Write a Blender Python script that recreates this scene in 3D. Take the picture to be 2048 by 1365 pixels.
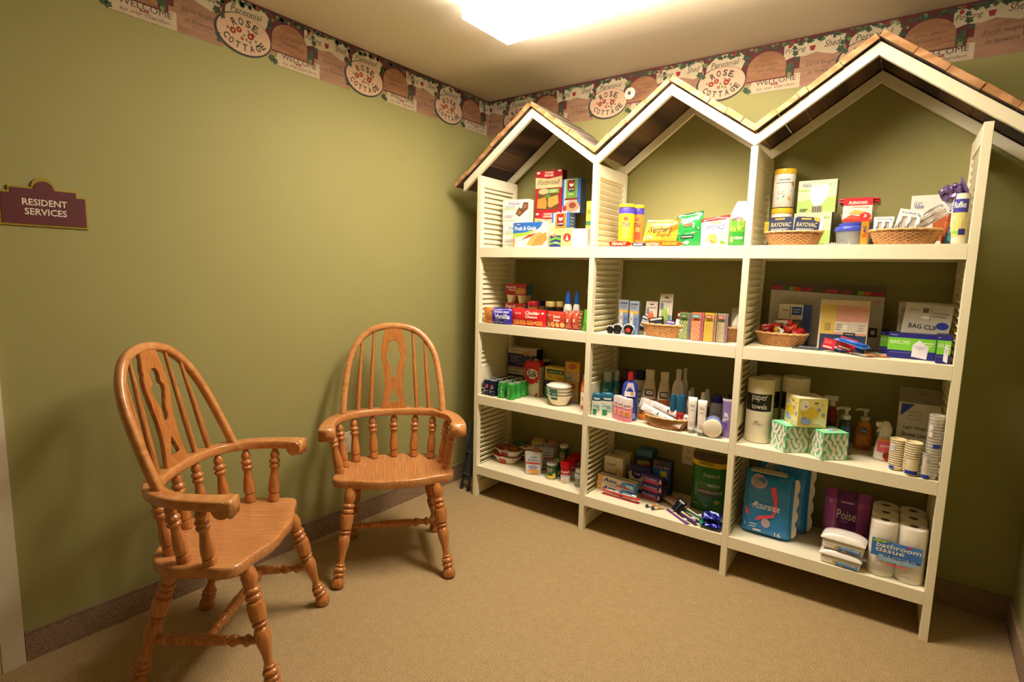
import bpy, bmesh, math, random
from mathutils import Vector, Matrix, noise
for o in list(bpy.data.objects): bpy.data.objects.remove(o)
SC = bpy.context.scene; COL = SC.collection
random.seed(7)
pi = math.pi
# ---------------------------------------------------------------- camera, world, exposure
cd = bpy.data.cameras.new('camera'); cam = bpy.data.objects.new('camera', cd); COL.objects.link(cam)
rr, uu, bb = [[0.798779, 0.601133, 0.024334], [-0.09411, 0.084899, 0.991935], [0.594219, -0.794627, 0.124388]]
cam.matrix_world = Matrix(((rr[0], uu[0], bb[0], (2.3307, -2.813, 1.357)[0]), (rr[1], uu[1], bb[1], (2.3307, -2.813, 1.357)[1]), (rr[2], uu[2], bb[2], (2.3307, -2.813, 1.357)[2]), (0, 0, 0, 1)))
cd.lens = 19.129; cd.sensor_width = 36; cd.clip_start = 0.02
SC.camera = cam
wd = bpy.data.worlds.new('world'); SC.world = wd; wd.use_nodes = True
wd.node_tree.nodes['Background'].inputs[0].default_value = (1, .8, .6, 1)
wd.node_tree.nodes['Background'].inputs[1].default_value = 0.05
SC.view_settings.view_transform = 'Standard'; SC.view_settings.look = 'None'
SC.view_settings.exposure = EXPO = 0.28; SC.view_settings.gamma = 1; SC.view_settings.use_curve_mapping = False
LAMP_COL = (1.0, 0.87, 0.73); LAMP_E = 40.0; LAMP_SIDE = 36.0; LAMP_END = 7.0
H = 2.44; RW = 2.734; YF = -4.6          # ceiling height, right wall, wall behind the camera
# ---------------------------------------------------------------- materials
def lin(c):
    if isinstance(c, str): c = tuple(int(c[i:i+2], 16)/255 for i in (0, 2, 4))
    return tuple(x/12.92 if x <= .04045 else ((x+.055)/1.055)**2.4 for x in c)
MC = {}
def M(c, rough=.5, metal=0, alpha=1, vary=.05, scale=40, bump=0, coat=0, trans=0, ior=1.45):
    key = (c, rough, metal, alpha, vary, scale, bump, coat, trans)
    if key in MC: return MC[key]
    m = bpy.data.materials.new('surface_' + str(c)); m.use_nodes = True; nt = m.node_tree; b = nt.nodes['Principled BSDF']
    l = lin(c); b.inputs['Roughness'].default_value = rough; b.inputs['Metallic'].default_value = metal
    b.inputs['Alpha'].default_value = alpha; b.inputs['Coat Weight'].default_value = coat
    b.inputs['Transmission Weight'].default_value = trans; b.inputs['IOR'].default_value = ior
    tc = nt.nodes.new('ShaderNodeTexCoord'); n = nt.nodes.new('ShaderNodeTexNoise'); n.inputs['Scale'].default_value = scale
    nt.links.new(tc.outputs['Object'], n.inputs['Vector'])
    r = nt.nodes.new('ShaderNodeValToRGB'); nt.links.new(n.outputs['Fac'], r.inputs['Fac'])
    r.color_ramp.elements[0].position = .3; r.color_ramp.elements[1].position = .7
    r.color_ramp.elements[0].color = (*[x*(1-vary) for x in l], 1); r.color_ramp.elements[1].color = (*[min(1, x*(1+vary)) for x in l], 1)
    nt.links.new(r.outputs['Color'], b.inputs['Base Color'])
    if bump:
        bp = nt.nodes.new('ShaderNodeBump'); bp.inputs['Strength'].default_value = bump; bp.inputs['Distance'].default_value = .002
        nt.links.new(n.outputs['Fac'], bp.inputs['Height']); nt.links.new(bp.outputs['Normal'], b.inputs['Normal'])
    MC[key] = m; return m
def wood(name, c1, c2, scale, stretch, rough=.35, coat=.3, bump=.1, ax=0, wave=.45):
    m = bpy.data.materials.new(name); m.use_nodes = True; nt = m.node_tree; b = nt.nodes['Principled BSDF']
    tc = nt.nodes.new('ShaderNodeTexCoord'); mp = nt.nodes.new('ShaderNodeMapping'); mp.inputs['Scale'].default_value = stretch
    n = nt.nodes.new('ShaderNodeTexNoise'); n.inputs['Scale'].default_value = scale; n.inputs['Detail'].default_value = 6; n.inputs['Distortion'].default_value = 1.2
    w = nt.nodes.new('ShaderNodeTexWave'); w.inputs['Scale'].default_value = scale*.35; w.inputs['Distortion'].default_value = 9; w.inputs['Detail'].default_value = 3; w.inputs['Detail Scale'].default_value = 1.4
    w.bands_direction = 'XYZ'[ax]
    mx = nt.nodes.new('ShaderNodeMix'); mx.inputs['Factor'].default_value = wave
    r = nt.nodes.new('ShaderNodeValToRGB'); r.color_ramp.elements[0].position = .3; r.color_ramp.elements[1].position = .72
    r.color_ramp.elements[0].color = (*lin(c1), 1); r.color_ramp.elements[1].color = (*lin(c2), 1)
    L = nt.links.new
    L(tc.outputs['Object'], mp.inputs['Vector']); L(mp.outputs['Vector'], n.inputs['Vector']); L(mp.outputs['Vector'], w.inputs['Vector'])
    L(n.outputs['Fac'], mx.inputs['A']); L(w.outputs['Fac'], mx.inputs['B']); L(mx.outputs['Result'], r.inputs['Fac']); L(r.outputs['Color'], b.inputs['Base Color'])
    b.inputs['Roughness'].default_value = rough; b.inputs['Coat Weight'].default_value = coat; b.inputs['Coat Roughness'].default_value = .2
    bp = nt.nodes.new('ShaderNodeBump'); bp.inputs['Strength'].default_value = bump; bp.inputs['Distance'].default_value = .001
    L(mx.outputs['Result'], bp.inputs['Height']); L(bp.outputs['Normal'], b.inputs['Normal'])
    return m
def emis(name, col, e):
    m = bpy.data.materials.new(name); m.use_nodes = True; nt = m.node_tree; b = nt.nodes['Principled BSDF']
    b.inputs['Emission Color'].default_value = (*col, 1); b.inputs['Emission Strength'].default_value = e; b.inputs['Base Color'].default_value = (.9, .9, .9, 1)
    return m
# ---------------------------------------------------------------- mesh builder
TXT = {}
def glyphs(s, shear=0, bold=0, res=2):
    k = (s, shear, bold)
    if k in TXT: return TXT[k]
    c = bpy.data.curves.new('t', 'FONT'); c.body = s; c.size = 1; c.shear = shear; c.offset = bold; c.resolution_u = res; c.align_x = 'CENTER'
    o = bpy.data.objects.new('t', c); me = bpy.data.meshes.new_from_object(o)
    bm = bmesh.new(); bm.from_mesh(me); bmesh.ops.triangulate(bm, faces=bm.faces)
    vs = [tuple(v.co[:2]) for v in bm.verts]; fs = [[v.index for v in f.verts] for f in bm.faces]
    bm.free(); bpy.data.meshes.remove(me); bpy.data.objects.remove(o); bpy.data.curves.remove(c)
    if vs:
        x0 = min(v[0] for v in vs); x1 = max(v[0] for v in vs); y0 = min(v[1] for v in vs); y1 = max(v[1] for v in vs)
        vs = [((x-(x0+x1)/2)/(x1-x0 or 1), (y-(y0+y1)/2)/(y1-y0 or 1)) for x, y in vs]
    TXT[k] = (vs, fs); return TXT[k]
class MB:
    def __init__(s): s.v = []; s.f = []; s.m = []; s.sm = []; s.mats = []
    def mi(s, m):
        if isinstance(m, str): m = M(m)
        if m not in s.mats: s.mats.append(m)
        return s.mats.index(m)
    def add(s, vs, fs, m, smooth=False):
        o = len(s.v); s.v += [tuple(p) for p in vs]; mf = callable(m)
        k0 = None if mf else s.mi(m)
        for i, f in enumerate(fs):
            s.f.append([o+j for j in f]); s.m.append(s.mi(m(i)) if mf else k0); s.sm.append(smooth)
        return s
    def box(s, x0, x1, y0, y1, z0, z1, m, top=None, side=None):
        vs = [(x, y, z) for z in (z0, z1) for y in (y0, y1) for x in (x0, x1)]
        fs = [(0, 1, 5, 4), (3, 2, 6, 7), (2, 0, 4, 6), (1, 3, 7, 5), (4, 5, 7, 6), (2, 3, 1, 0)]
        ms = [m, m, side or m, side or m, top or m, m]
        return s.add(vs, fs, lambda i: ms[i])
    def lathe(s, prof, m, n=20, sx=1, sy=1, c=(0, 0), caps=True, mod=None, mat_fn=None, a0=0, mtx=None):
        # prof: (r, z[, material]); sharp corners get their own ring
        P = []
        for i, p in enumerate(prof):
            P.append(p)
            if 0 < i < len(prof)-1:
                a = Vector((p[0]-prof[i-1][0], p[1]-prof[i-1][1])); b = Vector((prof[i+1][0]-p[0], prof[i+1][1]-p[1]))
                if a.length > 1e-7 and b.length > 1e-7 and a.angle(b) > .75: P.append(p)
        vs = []; fs = []; ms = []
        for p in P:
            for k in range(n):
                a = a0+2*pi*k/n; r = p[0]*(mod(a, p[1]) if mod else 1)
                vs.append((c[0]+r*math.cos(a)*sx, c[1]+r*math.sin(a)*sy, p[1]))
        for i in range(len(P)-1):
            if P[i] is P[i+1]: continue
            mm = P[i][2] if len(P[i]) > 2 else m
            for k in range(n):
                fs.append((i*n+k, i*n+(k+1) % n, (i+1)*n+(k+1) % n, (i+1)*n+k))
                if mat_fn:
                    t = mat_fn((a0+2*pi*(k+.5)/n) % (2*pi), (P[i][1]+P[i+1][1])/2)
                    ms.append(t or mm)
                else: ms.append(mm)
        if mtx: vs = [tuple(mtx @ Vector(p)) for p in vs]
        s.add(vs, fs, lambda i: ms[i], True)
        if caps:
            for q, rev in ((0, True), (len(P)-1, False)):
                if P[q][0] < 1e-6: continue
                ring = vs[q*n:(q+1)*n]
                s.add(ring, [list(range(n))[::-1] if rev else list(range(n))], (P[q][2] if len(P[q]) > 2 else m))
        return s
    def surf(s, fn, nu, nv, m, closed=False, smooth=True):
        vs = [fn(i/nu, j/nv) for j in range(nv+1) for i in range(nu+(0 if closed else 1))]; w = nu+(0 if closed else 1)
        fs = []; ms = []
        for j in range(nv):
            for i in range(nu):
                fs.append((j*w+i, j*w+(i+1) % w, (j+1)*w+(i+1) % w, (j+1)*w+i)); ms.append(m((i+.5)/nu, (j+.5)/nv) if callable(m) else m)
        return s.add(vs, fs, lambda i: ms[i], smooth)
    def tube(s, pts, r, m, n=8, flat=1, up=(0, 0, 1)):
        pts = [Vector(p) for p in pts]; R_ = r if isinstance(r, (list, tuple)) else [r]*len(pts); vs = []; fs = []
        for i, p in enumerate(pts):
            t = (pts[min(i+1, len(pts)-1)]-pts[max(i-1, 0)]).normalized(); u = Vector(up)
            a = t.cross(u)
            if a.length < 1e-4: a = t.cross(Vector((0, 1, 0)))
            a.normalize(); b = a.cross(t)
            for k in range(n):
                q = 2*pi*k/n; vs.append(p+a*math.cos(q)*R_[i]+b*math.sin(q)*R_[i]*flat)
        for i in range(len(pts)-1):
            for k in range(n): fs.append((i*n+k, i*n+(k+1) % n, (i+1)*n+(k+1) % n, (i+1)*n+k))
        fs.append(list(range(n))[::-1]); fs.append([(len(pts)-1)*n+k for k in range(n)])
        return s.add(vs, fs, m, True)
    def flat(s, pts, m, mp):                    # flat print: polygon in (a, b) mapped onto a face
        return s.add([mp(a, b) for a, b in pts], [list(range(len(pts)))], m)
    def rect(s, a0, a1, b0, b1, m, mp, n=1):
        for i in range(n):
            x0 = a0+(a1-a0)*i/n; x1 = a0+(a1-a0)*(i+1)/n
            s.flat([(x0, b0), (x1, b0), (x1, b1), (x0, b1)], m, mp)
        return s
    def oval(s, a, b, ra, rb, m, mp, n=14): return s.flat([(a+ra*math.cos(2*pi*k/n), b+rb*math.sin(2*pi*k/n)) for k in range(n)], m, mp)
    def text(s, t, a, b, w, h, m, mp, shear=0, bold=0, rot=0):
        vs, fs = glyphs(t, shear, bold); c, d = math.cos(rot), math.sin(rot)
        return s.add([mp(a+(x*w)*c-(y*h)*d, b+(x*w)*d+(y*h)*c) for x, y in vs], fs, m)
    def arc_text(s, t, a, b, ra, rb, a0, a1, h, m, mp):          # letters along an ellipse
        n = len(t)
        for i, ch in enumerate(t):
            if ch == ' ': continue
            q = a0+(a1-a0)*(i/(n-1)); up = a1 < a0
            x = a+ra*math.cos(q); y = b+rb*math.sin(q); ang = math.atan2(rb*math.cos(q), -ra*math.sin(q))+(pi if up else 0)
            s.text(ch, x, y, h*.7, h, m, mp, 0, .025, ang)
        return s
    def build(s, name, parent=None, bevel=0, mtx=None):
        me = bpy.data.meshes.new(name); vs = [tuple(mtx @ Vector(p)) for p in s.v] if mtx else s.v
        me.from_pydata(vs, [], s.f)
        for m in s.mats: me.materials.append(m)
        me.polygons.foreach_set('material_index', s.m); me.polygons.foreach_set('use_smooth', s.sm); me.update()
        o = bpy.data.objects.new(name, me); COL.objects.link(o)
        if parent: o.parent = parent
        if bevel:
            b = o.modifiers.new('bevel', 'BEVEL'); b.width = bevel; b.segments = 2; b.limit_method = 'ANGLE'; b.angle_limit = .6
        return o
def front(y=0, e=.0004): return lambda a, b: (a, y-e, b)                 # box front face
def rightf(x, e=.0004): return lambda a, b: (x+e, a, b)                  # a = depth
def topf(z, e=.0004): return lambda a, b: (a, b, z+e)
def cyl(r, sy=1, e=.0006, c=(0, 0), a0=0):                                # wrap around a cylinder; a = arc length from the front
    return lambda a, b: (c[0]+(r+e)*math.sin(a/r+a0), c[1]-(r+e)*math.cos(a/r+a0)*sy, b)
def tag(o, label=None, cat=None, group=None, kind=None):
    if label: o['label'] = label
    if cat: o['category'] = cat
    if group: o['group'] = group
    if kind: o['kind'] = kind
    return o
def empty(name, mtx, label=None, cat=None, group=None):
    o = bpy.data.objects.new(name, None); COL.objects.link(o); o.empty_display_size = .05; o.matrix_world = mtx
    return tag(o, label, cat, group)
def dup(root, mtx, label=None):
    r = root.copy(); COL.objects.link(r); r.matrix_world = mtx
    if label: r['label'] = label
    for ch in list(root.children):
        c = ch.copy(); COL.objects.link(c); c.parent = r
        for g in list(ch.children):
            d = g.copy(); COL.objects.link(d); d.parent = c
    return r
# shelf frame: u along the front, v to the back, z up
SM = Matrix.Translation((0, -0.399, 0)) @ Matrix.Rotation(0.03286, 4, 'Z')
def at(u, v, z, rz=0, rx=0, ry=0):
    return SM @ Matrix.Translation((u, v, z)) @ Matrix.Rotation(rz, 4, 'Z') @ Matrix.Rotation(ry, 4, 'Y') @ Matrix.Rotation(rx, 4, 'X')
FACE = {'deodorant_stick', 'mouthwash_bottle', 'shampoo_bottle', 'lotion_tube', 'soap_bottle', 'spray_bottle', 'lavender_bottle', 'paper_towel_roll', 'foam_bowl', 'bowl_wrapper', 'conditioner_bottle', 'food_can', 'soup_can', 'soup_cup'}
def item(name, label, cat, P, rz=0, rx=0, ry=0, group=None, dd=0):
    z, u, v, w, h = P
    for lo, hi in ((.2745, .9745), (1.0025, 1.7045), (1.7325, 2.445)):
        if lo < u < hi and w < hi-lo: u = min(max(u, lo+w/2+.003), hi-w/2-.003)
    if rz == 0 and name in FACE: rz = .75*math.atan2(2.23-u, v+2.39)
    z += .0012+abs(dd*math.sin(rx))
    return empty(name, at(u, v, z, rz, rx, ry), label, cat, group), w, h
# ================================================================ SETTING
SK = .0183   # the back wall runs very slightly askew
WALL = M('97925a', .75, vary=.015, scale=3, bump=.05)
CEIL = M('e2d8c4', .9, vary=.01, scale=60, bump=.15)
CREAM = M('f0e8c9', .42, vary=.012, scale=12, bump=.04)
def carpet(name, c1, c2, sc):
    m = bpy.data.materials.new(name); m.use_nodes = True; nt = m.node_tree; b = nt.nodes['Principled BSDF']; L = nt.links.new
    tc = nt.nodes.new('ShaderNodeTexCoord'); n = nt.nodes.new('ShaderNodeTexNoise'); n.inputs['Scale'].default_value = sc; n.inputs['Detail'].default_value = 3
    n2 = nt.nodes.new('ShaderNodeTexNoise'); n2.inputs['Scale'].default_value = sc*.12; n2.inputs['Detail'].default_value = 4
    mx = nt.nodes.new('ShaderNodeMix'); mx.inputs['Factor'].default_value = .12
    r = nt.nodes.new('ShaderNodeValToRGB'); r.color_ramp.elements[0].position = .36; r.color_ramp.elements[1].position = .64
    r.color_ramp.elements[0].color = (*lin(c1), 1); r.color_ramp.elements[1].color = (*lin(c2), 1)
    L(tc.outputs['Object'], n.inputs['Vector']); L(tc.outputs['Object'], n2.inputs['Vector']); L(n.outputs['Fac'], mx.inputs['A']); L(n2.outputs['Fac'], mx.inputs['B'])
    L(mx.outputs['Result'], r.inputs['Fac']); L(r.outputs['Color'], b.inputs['Base Color']); b.inputs['Roughness'].default_value = .97; b.inputs['Specular IOR Level'].default_value = .1
    bp = nt.nodes.new('ShaderNodeBump'); bp.inputs['Strength'].default_value = .8; bp.inputs['Distance'].default_value = .003
    L(n.outputs['Fac'], bp.inputs['Height']); L(bp.outputs['Normal'], b.inputs['Normal']); return m
CARPET = carpet('beige_carpet', '8c7550', 'c2a87c', 260)
CARPB = carpet('carpet_baseboard', '7a6450', 'a0876c', 220)
def struct(mb, name, parent=None):
    o = mb.build(name, parent)
    if not parent: o['kind'] = 'structure'
    return o
struct(MB().box(-.1, RW+.1, YF-.1, .1, -.05, 0, CARPET), 'floor')
struct(MB().box(-.1, RW+.1, YF-.1, .1, H, H+.05, CEIL), 'ceiling')
DY0, DY1 = -2.50, -3.42                   # door opening in the left wall
struct(MB().box(-.1, 0, DY0, 0, 0, H, WALL).box(-.1, 0, YF, DY1, 0, H, WALL).box(-.1, 0, DY1, DY0, 2.05, H, WALL), 'wall_left')
struct(MB().add([(x, y, z) for z in (0, H) for x, y in ((-.1, -.1*SK), (RW+.1, (RW+.1)*SK), (RW+.1, .15), (-.1, .15))], [(0, 1, 5, 4), (1, 2, 6, 5), (2, 3, 7, 6), (3, 0, 4, 7), (0, 3, 2, 1), (4, 5, 6, 7)], WALL), 'wall_back')
struct(MB().box(RW, RW+.1, YF, RW*SK-.0005, 0, H, WALL), 'wall_right')
struct(MB().box(-.1, RW+.1, YF-.1, YF, 0, H, WALL), 'wall_front')
for nm, bx in (('left', (0, .011, DY0+.075, -.012)), ('back', (.0, RW, -.011, 0)), ('right', (RW-.011, RW, YF, .03))):
    b = MB().box(*bx, 0, .1, CARPB)
    if nm == 'back': b.box(bx[0], bx[1], -.013, 0, .1, .107, CARPB)
    elif nm == 'left': b.box(0, .013, bx[2], bx[3], .1, .107, CARPB)
    else: b.box(RW-.013, RW, bx[2], bx[3], .1, .107, CARPB)
    if nm == 'back': b.v = [(x, y+x*SK, z) for x, y, z in b.v]
    struct(b, 'baseboard_'+nm)
WHT = M('d8cfb8', .45, vary=.01)
d = MB(); d.box(-.05, -.012, DY1+.02, DY0-.02, .012, 2.03, WHT)
dr = struct(d, 'door_1')
for z0, z1 in ((.22, .95), (1.08, 1.88)):
    for y0, y1 in ((-2.92, -2.62), (-3.32, -3.02)): struct(MB().box(-.016, -.006, y0, y1, z0, z1, WHT), 'door_panel', dr)
struct(MB().lathe([(.0, 0), (.025, .002), (.026, .02), (.012, .03), (.012, .045), (.028, .055), (.03, .075), (.0, .085)], M('b8a060', .25, 1), 16, mtx=Matrix.Translation((-.012, -3.34, 1)) @ Matrix.Rotation(pi/2, 4, 'Y')), 'door_handle', dr)
cs = MB()
for y0, y1 in ((DY0, DY0+.072), (DY1-.072, DY1)): cs.box(0, .018, y0, y1, 0, 2.12, WHT); cs.box(.018, .022, y0+.012, y1-.03, 0, 2.11, WHT)
cs.box(0, .018, DY1, DY0, 2.05, 2.12, WHT); cs.box(-.1, 0, DY0-.02, DY0, 0, 2.05, WHT); cs.box(-.1, 0, DY1, DY1+.02, 0, 2.05, WHT)
struct(cs, 'trim_1')
# ---------------------------------------------------------------- wallpaper border (flat print, die-cut lower edge); s runs along the walls through the corner
ZB = 2.226; ZT = 2.44
def plankmat(name, c1, c2): return wood(name, c1, c2, 10, (1, 1, 3), .8, 0, 0, 2, .12)
BR1 = plankmat('border_brown', '85593c', 'a1744f'); BR2 = plankmat('border_tan', '8f694e', 'a78166')
MAR = M('5d2a28', .8, vary=.1); CRM = M('bca98c', .8, vary=.1, scale=30); IVO = M('c2b394', .8, vary=.08, scale=30); PNK = M('c8a88a', .8, vary=.05, scale=12)
DK = M('3f3a36', .8); INK = M('5b4c40', .8); IVY = M('3d4f38', .8, vary=.3); IVY2 = M('6b7a4a', .8, vary=.3); ROS = M('8e2b2e', .8, vary=.2); YEL = M('c0a458', .8)
def border(s0, out, rng):
    L = [0]
    def mp(lay): return lambda a, b: (s0+a, b, lay*.00025)
    def R_(a0, a1, b0, b1, m, l): out.rect(a0, a1, b0, b1, m, mp(l), 3)
    def leaf(a, b, r, m, l):
        pts = []
        for k in range(10):
            q = 2*pi*k/10+rng.random()*.3; rr_ = r*(1 if k % 2 else .62); pts.append((a+rr_*math.cos(q), b+rr_*math.sin(q)))
        out.flat(pts, m, mp(l))
    # maroon ground, die-cut bottom
    R_(-.304, .303, 2.31, 2.44, MAR, 1); R_(-.304, -.12, 2.25, 2.31, BR2, 1); R_(.1, .303, 2.27, 2.31, BR2, 1)
    # board "earth laughs in flowers"
    R_(-.262, -.085, 2.2265, 2.375, BR2, 2)
    out.text('Earth laughs', -.175, 2.315, .12, .019, INK, mp(3), .25); out.text('in flowers', -.175, 2.283, .1, .017, INK, mp(3), .25)
    # potting shed sign
    out.flat([(-.33, 2.35), (-.29, 2.362), (-.24, 2.357), (-.2, 2.366), (-.13, 2.345), (-.095, 2.36), (-.088, 2.42), (-.16, 2.427), (-.25, 2.415), (-.33, 2.423)], IVO, mp(4))
    out.text('Potting', -.283, 2.388, .085, .027, DK, mp(5), .3); out.text('Shed', -.137, 2.393, .062, .028, DK, mp(5), .3)
    out.flat([(-.222, 2.375), (-.207, 2.375), (-.202, 2.396), (-.227, 2.396)], ROS, mp(5))
    # perennial sign above the oval
    out.flat([(-.075, 2.355), (.09, 2.345), (.115, 2.40), (.085, 2.428), (.05, 2.424), (.02, 2.437), (-.03, 2.426), (-.07, 2.392)], IVO, mp(4))
    out.text('Perennial', .015, 2.391, .13, .025, DK, mp(5), .2)
    # oval medallion
    out.oval(0, 2.3, .119, .081, DK, mp(6), 30); out.oval(.003, 2.303, .112, .076, PNK, mp(7), 30)
    out.arc_text('ROSE', .003, 2.3, .072, .05, 2.2, .9, .029, DK, mp(8)); out.arc_text('COTTAGE', .003, 2.305, .085, .052, pi+.5, 2*pi-.5, .027, DK, mp(8))
    for a, b, r in ((-.045, 2.305, .013), (-.02, 2.315, .012), (.028, 2.303, .014), (-.008, 2.285, .007), (.04, 2.312, .008)): out.oval(a, b, r, r, ROS, mp(8), 8); out.oval(a, b, r*.4, r*.4, YEL, mp(9), 5)
    for a, b in ((0, 2.3), (.01, 2.285), (.025, 2.28), (.05, 2.29), (-.065, 2.31), (.02, 2.32), (.055, 2.325), (.06, 2.275)): leaf(a, b, .007, IVY2, 8)
    # welcome sign and round-topped plaque over it
    out.flat([(.145, 2.236), (.16, 2.243), (.35, 2.2265), (.352, 2.29), (.15, 2.29)], CRM, mp(4))
    out.flat([(.13, 2.228), (.352, 2.2262), (.352, 2.29), (.15, 2.29)], CRM, mp(5))
    out.text('WELCOME', .25, 2.272, .17, .022, DK, mp(6)); out.text('to my Garden', .25, 2.243, .16, .016, INK, mp(6), .3)
    for a in (.235, .245, .255): out.oval(a, 2.257, .005, .004, ROS, mp(7), 6)
    out.rect(.12, .325, 2.28, 2.335, MAR, mp(7), 3)
    out.rect(.12, .29, 2.285, 2.335, BR1, mp(8), 2); out.flat([(.12+.085+.085*math.cos(pi*k/14), 2.335+.072*math.sin(pi*k/14)) for k in range(15)], BR1, mp(8))
    out.text('Grow where', .205, 2.35, .1, .015, INK, mp(9), .2); out.text('planted', .205, 2.325, .08, .016, INK, mp(9), .2)
    leaf(.305, 2.31, .02, IVY, 9); leaf(.31, 2.33, .016, IVY, 10); leaf(.305, 2.29, .012, IVY2, 10)
    for k in range(56):
        a = -.3+.603*k/56+rng.uniform(-.008, .008); leaf(a, 2.425+rng.uniform(-.012, .01)-(.03 if -.1 < a < -.07 or .1 < a < .13 else 0), rng.uniform(.007, .015), rng.choice([IVY, IVY2, IVY]), 9)
    for a, b, r in ((-.105, 2.36, .018), (-.085, 2.345, .014), (.115, 2.37, .014), (.12, 2.25, .016), (.135, 2.24, .014), (-.105, 2.27, .012), (-.1, 2.25, .01), (.325, 2.375, .015), (.335, 2.35, .012), (.32, 2.4, .012)): leaf(a, b, r, IVY, 9)
    for a, b in ((.06, 2.425), (-.3, 2.43), (.3, 2.41)): out.oval(a, b, .008, .009, ROS, mp(10), 7)
    out.rect(-.304, .303, 2.433, 2.44, MAR, mp(11), 3)
flatb = MB(); rng = random.Random(3)
for k in range(-4, 10): border(-.377+.607*k, flatb, rng)
bm = bmesh.new(); me = bpy.data.meshes.new('border'); me.from_pydata(flatb.v, [], flatb.f); me.polygons.foreach_set('material_index', flatb.m); bm.from_mesh(me)
for c in (0, RW): bmesh.ops.bisect_plane(bm, geom=bm.verts[:]+bm.edges[:]+bm.faces[:], plane_co=(c, 0, 0), plane_no=(1, 0, 0))
for nm, lo, hi, f in (('trim_2', YF+.01, 0, lambda s, z, l: (.0006+l, s, z)), ('trim_3', 0, RW, lambda s, z, l: (s, s*SK-.0006-l, z)), ('trim_4', RW, RW+3.6, lambda s, z, l: (RW-.0006-l, RW*SK-(s-RW), z))):
    b = MB(); b.mats = list(flatb.mats)
    for fc in bm.faces:
        cx = sum(v.co.x for v in fc.verts)/len(fc.verts)
        if lo-.3 < cx < hi and lo < cx:
            b.f.append(list(range(len(b.v), len(b.v)+len(fc.verts)))); b.m.append(fc.material_index); b.sm.append(False)
            b.v += [f(v.co.x, v.co.y, v.co.z) for v in fc.verts]
    struct(b, nm)
bm.free()
# ---------------------------------------------------------------- ceiling lamp (wraparound fluorescent, 4 ft)
lx0, lx1, ly0, ly1, lz = .735, 1.955, -1.07, -.765, 2.375
lt = empty('ceiling_lamp', Matrix.Translation(((lx0+lx1)/2, (ly0+ly1)/2, H)), 'long box-shaped white fluorescent fixture glowing on the ceiling', 'ceiling lamp')
X0, X1, Y0, Y1 = -(lx1-lx0)/2, (lx1-lx0)/2, -(ly1-ly0)/2, (ly1-ly0)/2
b = MB(); EB = emis('lamp_lens', LAMP_COL, LAMP_E); ES = emis('lamp_lens_side', LAMP_COL, LAMP_SIDE); EE = emis('lamp_lens_end', LAMP_COL, LAMP_END)
b.box(X0, X1, Y0, Y1, lz-H, -.012, ES); b.f = [f for f in b.f]; 
for i, f in enumerate(b.f):
    if all(abs(b.v[j][2]-(lz-H)) < 1e-6 for j in f): b.m[i] = b.mi(EB)
    elif all(abs(abs(b.v[j][0])-X1) < 1e-6 for j in f) and len({round(b.v[j][0], 4) for j in f}) == 1: b.m[i] = b.mi(EE)
b.build('diffuser', lt)
MB().box(X0+.01, X1-.01, Y0+.01, Y1-.01, -.012, 0, M('e8e2d2', .4)).build('housing', lt)
# ---------------------------------------------------------------- wall sign
sg = empty('wall_sign', Matrix.Translation((0, -2.278, 1.53)) @ Matrix.Rotation(pi/2, 4, 'Z'), 'maroon arched plaque lettered RESIDENT SERVICES, gold edged, on the left wall', 'sign')
def signpts(o):
    w, h = .108+o, .046+o; P = [(-w, -.054-o), (w, -.054-o), (w, h-.005), (w-.024, h-.005), (w-.024, h+.012)]
    r = .026+o
    P += [(r*math.cos(pi*k/10), h+.012+r*1.05*math.sin(pi*k/10)) for k in range(11)]
    return P+[(-w+.024, h+.012), (-w+.024, h-.005), (-w, h-.005)]
def slab(P, y0, y1, m):
    b = MB(); n = len(P); b.add([(x, y, z) for y in (y0, y1) for x, z in P], [list(range(n)), list(range(2*n-1, n-1, -1))]+[(i, n+i, n+(i+1) % n, (i+1) % n) for i in range(n)], m); return b
slab(signpts(.006), -.006, 0, M('a58f3e', .35, .4)).build('gold_edge', sg)
slab(signpts(0), -.009, -.006, M('5a1f26', .5)).build('plaque', sg)
b = MB(); mp = front(-.009); WL = M('e6dcc8', .5)
b.text('RESIDENT', 0, .016, .115, .021, WL, mp, 0, .012); b.text('SERVICES', .001, -.014, .108, .021, WL, mp, 0, .012); b.build('lettering', sg)
# ---------------------------------------------------------------- outlets, dial
def outlet(mtx, label):
    t = empty('wall_outlet', mtx, label, 'outlet'); PL = M('e4dabd', .4); D2 = M('2c2620', .6)
    MB().box(-.035, .035, -.006, 0, -.057, .057, PL).build('cover_plate', t, bevel=.002)
    for z in (.02, -.02):
        b = MB(); b.box(-.016, .016, -.008, -.006, z-.014, z+.014, PL)
        b.rect(-.009, -.006, z-.003, z+.008, D2, front(-.008)); b.rect(.006, .009, z-.003, z+.008, D2, front(-.008)); b.oval(0, z-.008, .003, .003, D2, front(-.008), 8)
        b.build('socket', t)
outlet(Matrix.Translation((0, -1.125, .455)) @ Matrix.Rotation(pi/2, 4, 'Z'), 'cream double outlet on the left wall behind the far chair')
outlet(Matrix.Translation((1.412, 1.412*SK, .415)), 'cream double outlet on back wall seen under a shelf')
t = empty('wall_dial', Matrix.Translation((.971, -.003+.971*SK, 2.331)), 'small round white disc on the wallpaper border above the shelves', 'disc')
rx = Matrix.Rotation(pi/2, 4, 'X')
MB().lathe([(0, 0), (.03, 0), (.031, .006), (.027, .010), (.0, .011)], M('efe9d8', .4), 28, mtx=rx).build('disc', t)
MB().lathe([(.009, .0112), (.009, .013), (.0, .0135)], M('4a4038', .5), 14, mtx=rx).build('hub', t)
MB().rect(-.015, .015, .012, .014, M('8f8878', .5), front(-.0108)).build('mark', t)
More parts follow.
